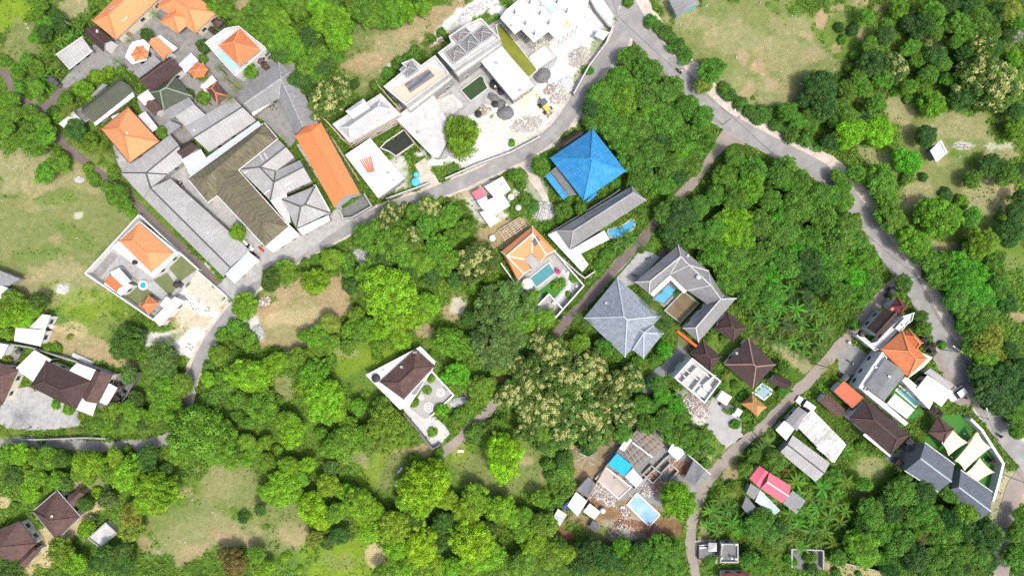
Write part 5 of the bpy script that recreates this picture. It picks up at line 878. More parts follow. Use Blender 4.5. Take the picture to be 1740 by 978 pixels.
def tarp(name, label, t, pts, h, mat, sag=.25, cat='tarpaulin', n=8):
    c = [P(t, *q, h) for q in pts]
    v = []
    for i in range(n + 1):
        for j in range(n + 1):
            s, w = i / n, j / n; p = (c[0] * (1 - s) + c[1] * s) * (1 - w) + (c[3] * (1 - s) + c[2] * s) * w
            v.append(p + Vector((0, 0, -sag * 4 * s * (1 - s) * 2 * w * (1 - w) * 2 * .5 + .07 * math.sin(7 * s + 11 * w))))
    f = [(i * (n + 1) + j, i * (n + 1) + j + 1, (i + 1) * (n + 1) + j + 1, (i + 1) * (n + 1) + j) for i in range(n) for j in range(n)]
    root = empty(name, Vector((sum(p.x for p in c) / 4, sum(p.y for p in c) / 4, 0)), label, cat)
    link('cloth', v, orient(v, f), mat, root, smooth=True)
    for p in c:
        mb = MB(); mb.tube([(p.x, p.y, 0), (p.x, p.y, p.z)], .06, n=5); mb.build('post', WOOD, root)
tarp('tarpaulin_roof', 'vivid blue tarpaulin roof in the half built yard', 'D3', [(-28, 235), (32, 163), (137, 245), (80, 315)], 2.9, TARPB, .1)
building('shed', 'blue grey sheet roof beside the vivid blue tarpaulin', 'shed', [(mono('D3', [(85, 317), (138, 260), (207, 337), (160, 392)], [2.9, 2.9, 2.6, 2.6]), SHEETB, op(walls='posts'))])
building('construction_house', 'raised concrete floor with a white kerb and dusty hip marks in the yard', 'foundation', [(flat('C3', [(1255, 330), (1330, 250), (1500, 385), (1412, 468)], .7), m_plain('dusty_slab', (.36, .31, .28), (.25, .2, .17), .6), op(walls=CONC, parapet=(WHITE, .2, .3), inset=.02, win=False))])
building('shed', 'white sheet roof with a blue edge against the yard boundary wall', 'shed', [(mono('D3', [(370, 150), (405, 90), (490, 155), (436, 212)], [2.6, 2.7, 2.5, 2.4]), SHEETW, op(walls=CLOTHB))])
tarp('tarpaulin_roof', 'dark grey tarpaulin roof against the boundary wall by the lane', 'D3', [(480, 330), (540, 213), (622, 280), (545, 377)], 2.4, TARPD, .5)
wall_line('long pale boundary wall of the half built yard', 'D3', [(295, -10), (480, 150), (655, 302)], 2.0, .18, CONCL)
wall_line('rough timber fence along the bare tree side of the yard', 'C3', [(1180, 520), (1260, 370), (1330, 250), (1480, 60), (1560, -20)], 1.4, .15, WOOD, name='fence', cat='fence')
tarp('tarpaulin_roof', 'pale grey tarpaulin roof at the end of the timber fence', 'C3', [(1130, 408), (1213, 318), (1262, 370), (1207, 457)], 2.6, TARPD, .4)
building('shed', 'white patched sheet roof below the pale grey tarpaulin', 'shed', [(mono('C3', [(1072, 510), (1130, 418), (1203, 480), (1140, 582)], [2.6, 2.8, 2.8, 2.6]), SHEETW, op(walls=WOOD))], lm='the white patched yard shed')
building('shed', 'blue plastic sheet strip on the flank of the white patched roof', 'shed', [(mono('C3', [(1040, 520), (1088, 472), (1078, 500), (1062, 545)], [2.0, 2.3, 2.5, 2.2]), CLOTHB, op(walls='posts'))])
building('shed', 'greenish translucent sheet roof hut at the far corner of the yard', 'shed', [(mono('C3', [(968, 600), (1010, 530), (1070, 570), (1022, 645)], [2.4, 2.5, 2.5, 2.4]), m_sheet('translucent_sheet', (.42, .47, .44), (.2, .22, .2), .5), op(walls=WOOD))])
building('shed', 'white sheet roof beside the round grey water tank', 'shed', [(mono('C3', [(1178, 550), (1220, 495), (1292, 552), (1252, 602)], [2.3, 2.5, 2.4, 2.3]), SHEETW, op(walls=CONC))])
building('shed', 'black tarpaulin covered heap hut among the yard rubbish', 'shed', [(gable('C3', [(1210, 650), (1240, 605), (1282, 635), (1260, 690)], 1.0, .5), TARPD, op(walls=DARK))])
building('shed', 'long narrow grey plank roof sticking out of the yard corner', 'shed', [(mono('C3', [(905, 665), (955, 610), (968, 620), (918, 675)], [1.2, 1.3, 1.3, 1.2]), SHEET, op(walls=WOOD))])
rubble('broken bricks and boards along the timber fence of the yard', 'C3', 1300, 440, 110, 50, .35, RUB, 200, 20, -40)
rubble('scattered formwork scraps on the yard cement', 'D3', 250, 330, 120, 60, .2, RUB, 120, 16, 40)
rubble('earth and brick scraps below the dark tarpaulin', 'D3', 470, 260, 60, 50, .3, [SOIL, RUB[4], WOOD], 100, 10, 0)
rubble('clods and scraps around the pale basin', 'D3', 180, 650, 170, 40, .3, [SOIL, CONC, RUB[4]], 160, 6, -10)
wall_line('low unfinished partition wall inside the half built yard', 'D3', [(150, 400), (215, 335), (360, 190), (400, 160)], .9, .2, CONC)
for lab, a in (('roofless brown room walls beside the dark timber frames', [(205, 300), (262, 245), (330, 300), (270, 362), (205, 300)]), ('roofless brick room between timber frames and dark tarpaulin', [(330, 290), (385, 232), (440, 280), (390, 335)]), ('broken wall stub along the floor of the half built yard', [(20, 330), (85, 395), (150, 470)])):
    wall_line(lab, 'D3', a, 1.3, .18, m_plain('brown_block_wall', (.27, .21, .17), (.15, .11, .09), .6), cap=CONC)
for lab, x, y, rx_, ry_, ro in (('bricks and boards inside the roofless room', 268, 300, 45, 40, 0), ('brown spoil and scraps by the round crowned yard tree', 330, 380, 60, 50, 20), ('timber scraps below the vivid blue tarpaulin', 40, 330, 60, 30, -40), ('block stacks along the white edged yard roof', 400, 240, 50, 30, 40)):
    rubble(lab, 'D3', x, y, rx_, ry_, .35, [RUB[4], WOOD, SOIL, CONCL, WOODP], 130, 22, ro)
for lab, t, x, y, rx_, ry_, ro in (('formwork boards and dust between the algae pool and long frames', 'C0', 430, 470, 90, 26, 35), ('plank litter on the low cement terrace', 'C0', 110, 720, 60, 40, 40), ('scaffold boards in the basin corner', 'C0', 200, 660, 60, 20, 35), ('lime lumps by the guard shed', 'C0', 1150, 380, 80, 60, 40), ('wheel churned rubble near the site wall', 'C0', 1020, 650, 60, 40, 30), ('brown weeds and stones on the site ground', 'C0', 800, 830, 110, 50, 10), ('stones below the bleached slab', 'C0', 900, 310, 60, 30, 30)):
    rubble(lab, t, x, y, rx_, ry_, .25, [CONC, CONCL, WOODP, CONCW], 130, 18, ro)
# --- timber floor frame beside the orange pool villa
r = empty('timber_frame', P('C1', 710, 610), 'open pale timber roof frame laid beside the orange pool villa', 'frame'); mb = MB()
for k in range(6):
    a, b = P('C1', 612 + 9 * k * 1.0, 635 + 12 * k, 1.2), P('C1', 755 + 9 * k, 545 + 11 * k, 1.2); mb.tube([a, b], .09, n=4)
mb.build('beam', WOODP, r); mb = MB()
for k in range(5):
    a, b = P('C1', 612 + 36 * k, 635 - 22 * k, 1.35), P('C1', 660 + 36 * k, 700 - 24 * k, 1.35); mb.tube([a, b], .08, n=4)
for k in range(4):
    p = P('C1', 630 + 40 * k, 640 - 20 * k, 1.2); mb.tube([(p.x, p.y, 0), (p.x, p.y, 1.25)], .08, n=4)
mb.build('joist', WOODP, r)
rubble('planks and dusty boards under the open timber frame', 'C1', 700, 620, 90, 40, .3, [WOOD, WOODP, CONCL], 80, 50, 30)
# --- stone plots at the bottom
r = building('shrine_platform', 'grey stone shrine platform with a white roofed corner pavilion by the lane', 'shrine platform', [(flat('D3', [(575, 778), (693, 775), (693, 866), (572, 866)], 1.0), CONCD, op(walls=STONE, inset=.02, win=False, parapet=(STONE, .3, .15))), (hip('D3', [(640, 757), (697, 757), (697, 815), (640, 815)], 2.6, .7), CONCL, op(walls='posts'))], lm='the stone shrine platform')
mb = MB()
for k in range(5): p = P('D3', 582 + 12 * k, 785 - 2 * k, 1.0); mb.box((p.x, p.y, .9), (.36, .9, .5)); 
mb.build('step', WHITE, r)
r = building('column_house', 'square concrete roof frame with four white column heads and a stained floor', 'unfinished house', [(flat('D3', [(725, 757), (835, 757), (836, 884), (712, 884)], 3.2), CONCD, op(walls=CONC, parapet=(CONC, .5, .3)))], lm='the four column concrete frame')
for q in ((730, 765), (822, 765), (822, 862), (728, 855), (795, 858)):
    p = P('D3', *q, 4.0); mb = MB(); mb.box((p.x, p.y, 3.8), (.4, .4, 1.2)); mb.build('column', WHITE, r)
wall_line('dark low wall around the walled plot by the bottom edge', 'D3', [(1195, 920), (1195, 800), (1390, 806), (1405, 812), (1405, 930)], 1.4, .2, CONC)
wall_line('thin fence wall along the sandy strip by the forest edge', 'E3', [(80, 870), (260, 912), (420, 948), (560, 978)], 1.2, .15, CONC)

# ------------------------------------------------------------ sail shades, parasols, tanks, shrines
def sail(label, pts, h):
    c = [P('E3', *q, h) for q in pts]; n = 10; v = []
    for i in range(n + 1):
        for j in range(n + 1):
            s, w = i / n, j / n; pin = .10
            s2 = s + (0.5 - s) * pin * 4 * w * (1 - w); w2 = w + (0.5 - w) * pin * 4 * s * (1 - s)
            p = (c[0] * (1 - s2) + c[1] * s2) * (1 - w2) + (c[3] * (1 - s2) + c[2] * s2) * w2; v.append(p + Vector((0, 0, .5 * (s - .5) * (w - .5) * 4 - .4)))
    f = [(i * (n + 1) + j, i * (n + 1) + j + 1, (i + 1) * (n + 1) + j + 1, (i + 1) * (n + 1) + j) for i in range(n) for j in range(n)]
    root = empty('sail_shade', (sum(p.x for p in c) / 4, sum(p.y for p in c) / 4, 0), label, 'sail shade', 'cream sail shades over the turf court')
    link('sail', v, orient(v, f), SAIL, root, smooth=True)
    for p in c: mb = MB(); mb.tube([(p.x, p.y, 0), (p.x, p.y, p.z + .25)], .07, n=6); mb.build('post', STEEL, root)
sail('cream sail shade stretched beside the rusty brown lounge roof', [(820, 92), (905, 3), (993, 90), (885, 187)], 3.2)
sail('widest cream sail shade along the curving white wall', [(908, 212), (1080, 25), (1148, 122), (990, 287)], 3.6)
sail('cream sail shade nearest the charcoal house by the white wall', [(983, 292), (1095, 200), (1168, 287), (1075, 362)], 3.0)
LM.append(('the cream sail shades', P('E3', 1000, 180).x, P('E3', 1000, 180).y))
def tank(label, t, x, y, r, h, mat, z0=0.0):
    p = P(t, x, y, z0 + h); root = empty('water_tank', (p.x, p.y, z0), label, 'water tank')
    mb = MB(); mb.lathe((p.x, p.y, z0), [(r * .97, 0), (r, .05), (r, h * .25), (r * .97, h * .28), (r, h * .31), (r, h * .6), (r * .97, h * .63), (r, h * .66), (r, h * .85), (r * .75, h * .96), (r * .35, h)], 18); mb.build('tank_body', mat, root, smooth=False)
    mb = MB(); mb.lathe((p.x, p.y, z0 + h), [(r * .34, -.03), (r * .34, .08), (r * .1, .12)], 12); mb.build('lid', mat, root)
tank('round black water tank on the white base of the circle terrace house', 'B2', 1165, 715, .95, 1.2, DARK, 2.9)
tank('small black water tank on the flat base of the orange villa', 'A1', 888, 843, .5, .9, DARK, 3.1)
tank('smaller round blue water tank above the road wall', 'C1', 65, 258, .62, 1.2, BLUEP)
tank('larger blue water tank with a pale top by the road wall', 'C1', 60, 308, .95, 1.6, BLUEP)
tank('round grey water tank with white lid in the rubbish yard', 'C3', 1308, 548, .7, 1.3, STEEL)
tank('pale pot shaped tank on the roof of the U shaped villa', 'D2', 577, 40, .6, 1.4, STEEL, 5.4)
tank('dark tank behind the brown gabled junction house', 'E2', 300, 418, .7, 1.2, DARK, 3.2)
tank('black well ring beside the algae green pool', 'C0', 590, 690, .75, .9, DARK); tank('black well ring nearest the pale cement slab', 'C0', 590, 557, 1.2, 1.0, DARK); tank('small black well ring under the pale slab edge', 'C0', 632, 605, .8, .9, DARK); tank('black drum among rubble at the yard tree', 'C0', 480, 755, .8, .9, DARK)
tank('white water cube tank beside the white shed with pink sheet', 'C1', 697, 407, .75, 1.2, WHITE); tank('grey cube tank next to the pile of black bags by the white shed', 'C1', 745, 478, .75, 1.1, STEEL); tank('white drum at the end of the open timber frame', 'C1', 573, 682, .75, 1.0, WHITE)
tank('round white planter pot in the orange pool villa garden', 'C2', 1075, 12, .38, .6, WHITE); tank('small white pot by the stepping stones', 'C2', 1135, 102, .36, .5, WHITE); tank('round pale table on the villa parking court', 'C2', 985, 213, .5, .7, WHITE)
def parasol(label, t, x, y, r, mat, h=2.5):
    p = P(t, x, y, h); root = empty('parasol', (p.x, p.y, 0), label, 'parasol'); n = 8
    v = [Vector((p.x + r * math.cos(6.283 * k / n), p.y + r * math.sin(6.283 * k / n), h - .35)) for k in range(n)] + [Vector((p.x, p.y, h + .15))] + [Vector((p.x + r * math.cos(6.283 * k / n), p.y + r * math.sin(6.283 * k / n), h - .5)) for k in range(n)]
    link('canopy', v, [(k, (k + 1) % n, n) for k in range(n)] + [(n + 1 + k, n + 1 + (k + 1) % n, (k + 1) % n, k) for k in range(n)], mat, root)
    mb = MB(); mb.tube([(p.x, p.y, 0), (p.x, p.y, h + .1)], .04, n=6); mb.build('pole', STEEL, root); mb = MB(); mb.box((p.x, p.y, .05), (.6, .6, .1)); mb.build('base', CONC, root)
parasol('white octagonal parasol beside the teal villa pool', 'C2', 808, 88, 1.45, WHITE); parasol('magenta parasol at the end of the teal villa pool', 'C1', 1012, 905, .65, MAGENTA, 1.8)
r = empty('stepping_stones', P('C2', 1070, 90), 'curving path of pale stepping slabs on the villa lawn', 'stepping stones'); st = [P('C2', *q) for q in ((1042, 0), (1062, 20), (1078, 50), (1087, 85), (1080, 115), (1062, 138), (1040, 160), (1018, 182), (1000, 200))]
ln = smooth_line(st, .5)
for i in range(0, len(ln) - 1, 1):
    d = ln[i + 1] - ln[i]
    if d.length < .2: continue
    mb = MB(); mb.box((ln[i].x, ln[i].y, .07), (.34, .95, .07), math.atan2(d.y, d.x)); mb.build('slab', WHITE, r)
def shrine(label, t, x, y, rot, s=1.0, roof=THATCHD):
    p = P(t, x, y, 2.2 * s); root = empty('shrine', (p.x, p.y, 0), label, 'shrine', 'family temple shrines', 0)
    mb = MB(); mb.box((p.x, p.y, .3 * s), (1.5 * s, 1.5 * s, .6 * s), rot, 0, .85); mb.box((p.x, p.y, 1.05 * s), (.8 * s, .8 * s, .9 * s), rot, 0, .9); mb.build('pedestal', STONE, root)
    mb = MB(); mb.box((p.x, p.y, 1.8 * s), (.55 * s, .55 * s, .6 * s), rot); mb.build('altar_house', WOOD, root)
    a = [Vector((p.x + math.cos(rot + k * math.pi / 2 + math.pi / 4) * 1.1 * s, p.y + math.sin(rot + k * math.pi / 2 + math.pi / 4) * 1.1 * s, 2.1 * s)) for k in range(4)]
    top = Vector((p.x, p.y, 2.9 * s)); link('shrine_roof', a + [top] + [q - Vector((0, 0, .12)) for q in a], [(0, 1, 4), (1, 2, 4), (2, 3, 4), (3, 0, 4), (8, 7, 6, 5)] + [(k, k + 5, (k + 1) % 4 + 5, (k + 1) % 4) for k in range(4)], roof, root)
for lab, t, x, y, s, rf in (
    ('brown roofed shrine in the dark court beside the large orange house', 'B0', 112, 148, 1.25, BROWN2), ('black shrine by the wall next to the large orange house', 'B0', 72, 195, .8, THATCHD), ('maroon roofed shrine behind the orange pool house', 'B0', 394, 396, 1.0, BROWN2), ('dark shrine at the outer corner behind the orange pool house', 'B0', 435, 350, .9, BROWN2), ('dark shrine nearest the grey corridor roof end', 'B0', 432, 440, .9, BROWN2),
    ('black stone shrine in the court beside the brown house with white canopies', 'A2', 785, 770, .8, THATCHD), ('black stone shrine at the lower wall of the white canopied house', 'A2', 770, 850, .9, THATCHD), ('tiny grey stone shrine in the black shrine court', 'A2', 810, 815, .7, STONE), ('dark shrine standing by the field tank shed corner', 'A2', 115, 535, .7, STONE),
    ('black shrine in the fenced black court by the orange cross house', 'E2', 715, 450, .9, THATCHD), ('tallest black shrine in the fenced court by the utility pole', 'E2', 760, 500, 1.1, THATCHD), ('black shrine at the outer fence corner by the utility pole', 'E2', 775, 540, .8, STONE), ('low black shrine next to the grey flat house strip', 'E2', 720, 490, .7, STONE),
    ('dark shrine cluster piece beside the garage drive', 'E2', 770, 925, 1.2, THATCHD), ('dark shrine behind the white tiled canopy', 'E2', 815, 950, .9, THATCHD), ('small black shrine near the brown lane junction', 'E2', 185, 708, .9, TARPD), ('grey stone shrine tower at the junction house corner', 'E2', 505, 128, .9, STONE), ('black shrine at the tip of the maroon porch', 'E2', 485, 165, .8, THATCHD),
    ('grey shrine on the white gutter side of the big dark brown roof', 'E3', 615, 90, 1.0, STONE), ('small grey shrine in the black court of the big dark brown roof', 'E3', 600, 130, .8, STONE), ('low shrine in the corner court by the charcoal gable front', 'E3', 545, 225, .9, BROWN2), ('black gate shrine by the brown paved path fork', 'A0', 335, 525, 1.0, STONE), ('second black gate shrine beside the palm clump at the path fork', 'A0', 365, 550, .8, STONE),
    ('black shrine near the gate of the white garden villa', 'A2', 1170, 90, .9, THATCHD), ('small dark shrine in the sail shade garden corner', 'E3', 1175, 222, .9, THATCHD)):
    shrine(lab, t, x, y, R_(-42 + random.uniform(-6, 6)), s, rf)

# ------------------------------------------------------------ vehicles
def car(label, t, x, y, ang, L=4.4, W=1.75, Hh=1.65, van=False):
    p = P(t, x, y, 1.0); root = empty('car', (p.x, p.y, 0), label, 'car', None, 0); rot = Matrix.Rotation(R_(ang), 4, 'Z'); T = Matrix.Translation((p.x, p.y, 0)) @ rot
    def loft(secs, mat, name, par):
        v = []; f = []
        for (xx, w, z0, z1, tw) in secs: v += [Vector((xx, -w, z0)), Vector((xx, -w * 1.02, (z0 + z1) / 2)), Vector((xx, -w * tw, z1)), Vector((xx, w * tw, z1)), Vector((xx, w * 1.02, (z0 + z1) / 2)), Vector((xx, w, z0))]
        for i in range(len(secs) - 1):
            for k in range(6): a, b = 6 * i + k, 6 * i + (k + 1) % 6; f.append((a, b, b + 6, a + 6))
        f += [tuple(range(6))[::-1], tuple(range(6 * len(secs) - 6, 6 * len(secs)))]
        o = link(name, [T @ q for q in v], [q[::-1] for q in f], mat, par); return o
    h = L / 2; w = W / 2
    body = loft([(-h, w * .86, .35, .8, .9), (-h + .15, w * .97, .28, .98, .92), (-h * .3, w, .25, 1.0, .93), (h * .42, w, .25, .98, .92), (h * .8, w * .96, .28, .86, .88), (h * .96, w * .85, .32, .74, .85), (h, w * .7, .38, .62, .85)], CARW, 'body', root)
    r0, f0, f1 = (-h + .12, h * .30, h * .52) if van else (-h + .25, h * .12, h * .42)
    loft([(r0, w * .9, .95, 1.05, .95), (r0 + .28, w * .92, .95, Hh - .1, .86), (0 - .2, w * .93, .95, Hh - .06, .86), (f0, w * .93, .95, Hh - .12, .84), (f1, w * .9, .93, 1.0, .95)], GLASSD, 'windows', root)
    loft([(r0 + .28, w * .78, Hh - .14, Hh - .04, .93), (0 - .2, w * .82, Hh - .1, Hh, .93), (f0, w * .80, Hh - .15, Hh - .07, .93)], CARW, 'roof', root)
    for sx in (-1, 1):
        for sy in (-1, 1):
            c = T @ Vector((sx * L * .31, sy * (w - .1), .32)); ax = rot @ Vector((0, 1, 0)); mb = MB(); mb.tube([c - ax * .11, c + ax * .11], .32, n=14); wh = mb.build('wheel', TYRE, root)
            mb = MB(); mb.tube([c + ax * (.115 * sy), c + ax * (.125 * sy)], .19, n=10); mb.build('rim', STEEL, wh)
    for sy in (-1, 1):
        mb = MB(); mb.box(T @ Vector((h * .95, sy * w * .62, .68)), (.16, .34, .14), R_(ang)); mb.build('headlight', STEEL, root)
        mb = MB(); mb.box(T @ Vector((-h + .03, sy * w * .7, .85)), (.1, .2, .3), R_(ang)); mb.build('tail_light', REDP, root)
        mb = MB(); mb.box(T @ Vector((f1 - .15, sy * (w + .1), 1.0)), (.14, .2, .13), R_(ang)); mb.build('mirror', CARW, root)
    mb = MB(); mb.box(T @ Vector((h * .55, 0, .985)), (.4, .02, .02), R_(ang)); mb.build('wiper', DARK, root)
    LM.append(('the white car by the bend' if '930' in str(x) else 'the white van', p.x, p.y)) if not van or x > 1000 else None
    return root
car('white car with dark windscreen parked by the bend beside the garage', 'E2', 930, 817, 218, 4.4, 1.85, 1.75)
car('long white van parked beside the lane and streaked roof', 'D2', 1290, 886, 146, 4.7, 1.85, 1.8, True)
car('small white car parked under the school yard tree', 'B1', 306, 730, -48, 3.7, 1.65, 1.6)
def person(label, loc, rz, pose='stand', shirt=CLOTHW, trousers=CLOTHK, hat=None, z=0.0):
    """One continuous skinned body; hair or hat is its child."""
    sit = pose == 'ride'
    hipz = .78 if sit else .92
    J = {'pelvis': (0, 0, hipz), 'belly': (.02, 0, hipz + .18), 'chest': (.05 if sit else .02, 0, hipz + .42), 'neck': (.08 if sit else .03, 0, hipz + .57), 'head': (.11 if sit else .05, 0, hipz + .70), 'crown': (.12 if sit else .05, 0, hipz + .82)}
    for s, n in ((1, 'l'), (-1, 'r')):
        J['sh' + n] = (.05, .19 * s, hipz + .48)
        if sit: J['el' + n] = (.25, .27 * s, hipz + .28); J['ha' + n] = (.48, .30 * s, hipz + .27); J['fi' + n] = (.55, .28 * s, hipz + .26); J['hi' + n] = (.02, .1 * s, hipz - .02); J['kn' + n] = (.40, .17 * s, hipz - .08); J['an' + n] = (.30, .16 * s, hipz - .48); J['to' + n] = (.47, .16 * s, hipz - .50)
        else:
            k = .12 * s if pose == 'walk' else 0
            J['el' + n] = (.0 - k, .25 * s, hipz + .2); J['ha' + n] = (.10 - k * 1.5, .26 * s, hipz - .04); J['fi' + n] = (.13 - k * 1.5, .26 * s, hipz - .13); J['hi' + n] = (0, .1 * s, hipz - .05); J['kn' + n] = (k + .02, .11 * s, .49); J['an' + n] = (k * 1.6 - .03, .11 * s, .08); J['to' + n] = (k * 1.6 + .14, .12 * s, .04)
    E = [('pelvis', 'belly'), ('belly', 'chest'), ('chest', 'neck'), ('neck', 'head'), ('head', 'crown')]
    for n in 'lr': E += [('chest', 'sh' + n), ('sh' + n, 'el' + n), ('el' + n, 'ha' + n), ('ha' + n, 'fi' + n), ('pelvis', 'hi' + n), ('hi' + n, 'kn' + n), ('kn' + n, 'an' + n), ('an' + n, 'to' + n)]
    RAD = {'pelvis': .14, 'belly': .135, 'chest': .155, 'neck': .06, 'head': .10, 'crown': .075, 'sh': .075, 'el': .045, 'ha': .035, 'fi': .025, 'hi': .095, 'kn': .06, 'an': .045, 'to': .035}
    names = list(J); me = bpy.data.meshes.new('body'); me.from_pydata([J[n] for n in names], [(names.index(a), names.index(b)) for a, b in E], [])
    o = bpy.data.objects.new('body', me); C.objects.link(o); md = o.modifiers.new('skin', 'SKIN'); sk = me.skin_vertices[0].data if me.skin_vertices else None
    if sk is None:
        bm = bmesh.new(); bm.from_mesh(me); bm.verts.layers.skin.verify(); bm.to_mesh(me); bm.free(); sk = me.skin_vertices[0].data
    for i, n in enumerate(names):
        r = RAD.get(n, RAD.get(n[:2], .05)); sk[i].radius = (r, r); sk[i].use_root = n == 'pelvis'
    o.modifiers.new('sub', 'SUBSURF').levels = 1
    dg = bpy.context.evaluated_depsgraph_get(); m2 = bpy.data.meshes.new_from_object(o.evaluated_get(dg)); bpy.data.objects.remove(o)
    m2.name = 'person'; m2.materials.clear()
    for mt in (shirt, trousers, SKIN): m2.materials.append(mt)
    for f in m2.polygons:
        c = f.center; f.use_smooth = True
        f.material_index = 2 if (c.z > hipz + .58 or (abs(c.y) > .2 and c.z < hipz + .33 and not (sit and c.z < hipz)) and c.z > hipz - .2 or c.z < .07) else (1 if c.z < hipz + .05 else 0)
    b = bpy.data.objects.new('person', m2); C.objects.link(b); b.location = (loc[0], loc[1], z); b.rotation_euler = (0, 0, rz); tag(b, label, 'person')
    hx, hz = J['head'][0], J['head'][2]; mb = MB()
    if hat == 'straw': mb.lathe((hx, 0, hz + .05), [(.26, 0), (.25, .02), (.12, .05), (.1, .15), (.03, .18)], 14); hm = STRAW
    else: mb.lathe((hx - .01, 0, hz - .02), [(.10, 0), (.135, .04), (.13, .1), (.09, .16), (.02, .19)], 12); hm = hat or HAIRM
    h = mb.build('hat' if hat else 'hair', hm, None, Vector((0, 0, 0))); h.parent = b
    fm = MB(); fm.box((hx + .1, 0, hz + .0), (.04, .03, .05), 0, 0, .6)
    for s in (1, -1): fm.box((hx + .093, .035 * s, hz + .035), (.015, .025, .014)); fm.box((hx, .105 * s, hz + .01), (.05, .02, .06))
    fm.box((hx + .093, 0, hz - .045), (.012, .05, .012)); f_ = fm.build('face', SKIN, None, Vector((0, 0, 0))); f_.parent = b
    return b
def motorbike(label, t, x, y, ang, col=DARK):
    p = P(t, x, y, .6); root = empty('motorbike', (p.x, p.y, 0), label, 'motorbike'); T = Matrix.Translation((p.x, p.y, 0)) @ Matrix.Rotation(R_(ang), 4, 'Z')
    for xx in (-.62, .62):
        c = T @ Vector((xx, 0, .29)); ax = (T.to_3x3() @ Vector((0, 1, 0))); mb = MB(); mb.tube([c - ax * .055, c + ax * .055], .29, n=14); w = mb.build('wheel', TYRE, root); mb = MB(); mb.tube([c - ax * .06, c + ax * .06], .15, n=10); mb.build('rim', STEEL, w)
    mb = MB(); mb.tube([T @ Vector((-.75, 0, .62)), T @ Vector((-.3, 0, .6)), T @ Vector((.05, 0, .4)), T @ Vector((.35, 0, .45)), T @ Vector((.5, 0, .85))], .15, .11, n=8); mb.build('body', col, root)
    mb = MB(); mb.box(T @ Vector((-.3, 0, .76)), (.75, .26, .12), R_(ang), 0, .85); mb.build('seat', DARK, root)
    mb = MB(); mb.tube([T @ Vector((.42, -.34, 1.0)), T @ Vector((.5, -.1, .98)), T @ Vector((.5, .1, .98)), T @ Vector((.42, .34, 1.0))], .025, n=6); mb.build('handlebar', STEEL, root)
    mb = MB(); mb.tube([T @ Vector((.5, 0, .95)), T @ Vector((.64, 0, .3))], .05, n=6); mb.build('fork', STEEL, root)
    mb = MB(); mb.box(T @ Vector((.57, 0, .9)), (.1, .2, .16), R_(ang)); mb.build('headlight', STEEL, root)
    return T, R_(ang)
def ride(T, rz, label, shirt, hat, back=0.0):
    p = T @ Vector((-.18 - back, 0, 0)); person(label, (p.x, p.y), rz, 'ride', shirt, CLOTHK, hat, 0.02)
T, a = motorbike('dark motorbike with a rider on the main road beside the dense trees', 'D0', 447, 470, 128); ride(T, a, 'rider in a white shirt on the motorbike by the dense trees', CLOTHW, CLOTHK)
ride(T, a, 'passenger with white helmet behind the rider by the dense trees', CLOTHK, CLOTHW, .42)
T, a = motorbike('black motorbike with a dark dressed rider passing the white curving wall', 'E3', 1210, 48, -48); ride(T, a, 'dark dressed rider on the motorbike passing the white curving wall', CLOTHK, CLOTHK)
T, a = motorbike('dark motorbike on the brown paved lane beside the villa parking court', 'C2', 1035, 312, 40, CLOTHB); ride(T, a, 'rider in blue clothes on the paved lane by the villa court', CLOTHB, CLOTHB)
motorbike('purple tinted motorbike parked in the school yard beside the mossy roof', 'A1', 1185, 312, -45, m_plain('purple_paint', (.14, .07, .12), None, .3)); motorbike('second motorbike parked against the purple one in the school yard', 'A1', 1205, 322, -52, DARK)
motorbike('lone black motorbike on the cement forecourt by the lane junction', 'E2', 215, 606, -32); motorbike('parked scooter beside the white gate of the grey U villa drive', 'D1', 152, 930, -15); motorbike('parked scooter under the drive roof of the U villa', 'D1', 248, 815, 25); motorbike('scooter parked below the angled grey school roof', 'B0', 468, 712, -50); motorbike('second scooter nearer the inner yard below the angled grey school roof', 'B0', 490, 705, -48)
motorbike('scooter by the leaf fringed kiosk yard in the family compound', 'A0', 700, 455, 20); motorbike('reddish scooter at the white awning of the long classroom', 'B1', 372, 800, -40, REDP)
P_ = P('A1', 1215, 318); person('person in a yellow top beside the parked purple motorbike', (P_.x, P_.y), R_(200), 'stand', CLOTHY)
P_ = P('C2', 1070, 250); person('person in black walking along the villa lane wall', (P_.x, P_.y), R_(50), 'walk', CLOTHK)
P_ = P('C0', 592, 588); person('worker in a white shirt beside the black well ring', (P_.x, P_.y), R_(-30), 'stand', CLOTHW, CLOTHB, 'straw')
P_ = P('C0', 668, 712); person('worker in a pale hat on the dark gravel heap', (P_.x, P_.y), R_(120), 'walk', CLOTHW, CLOTHB, 'straw')
P_ = P('C0', 535, 722); person('worker bending among boards near the leafy yard tree', (P_.x, P_.y), R_(60), 'walk', CLOTHW, CLOTHK, 'straw')
P_ = P('E2', 960, 838); person('person in dark clothes standing by the parked car at the bend', (P_.x, P_.y), R_(200), 'stand', CLOTHK)
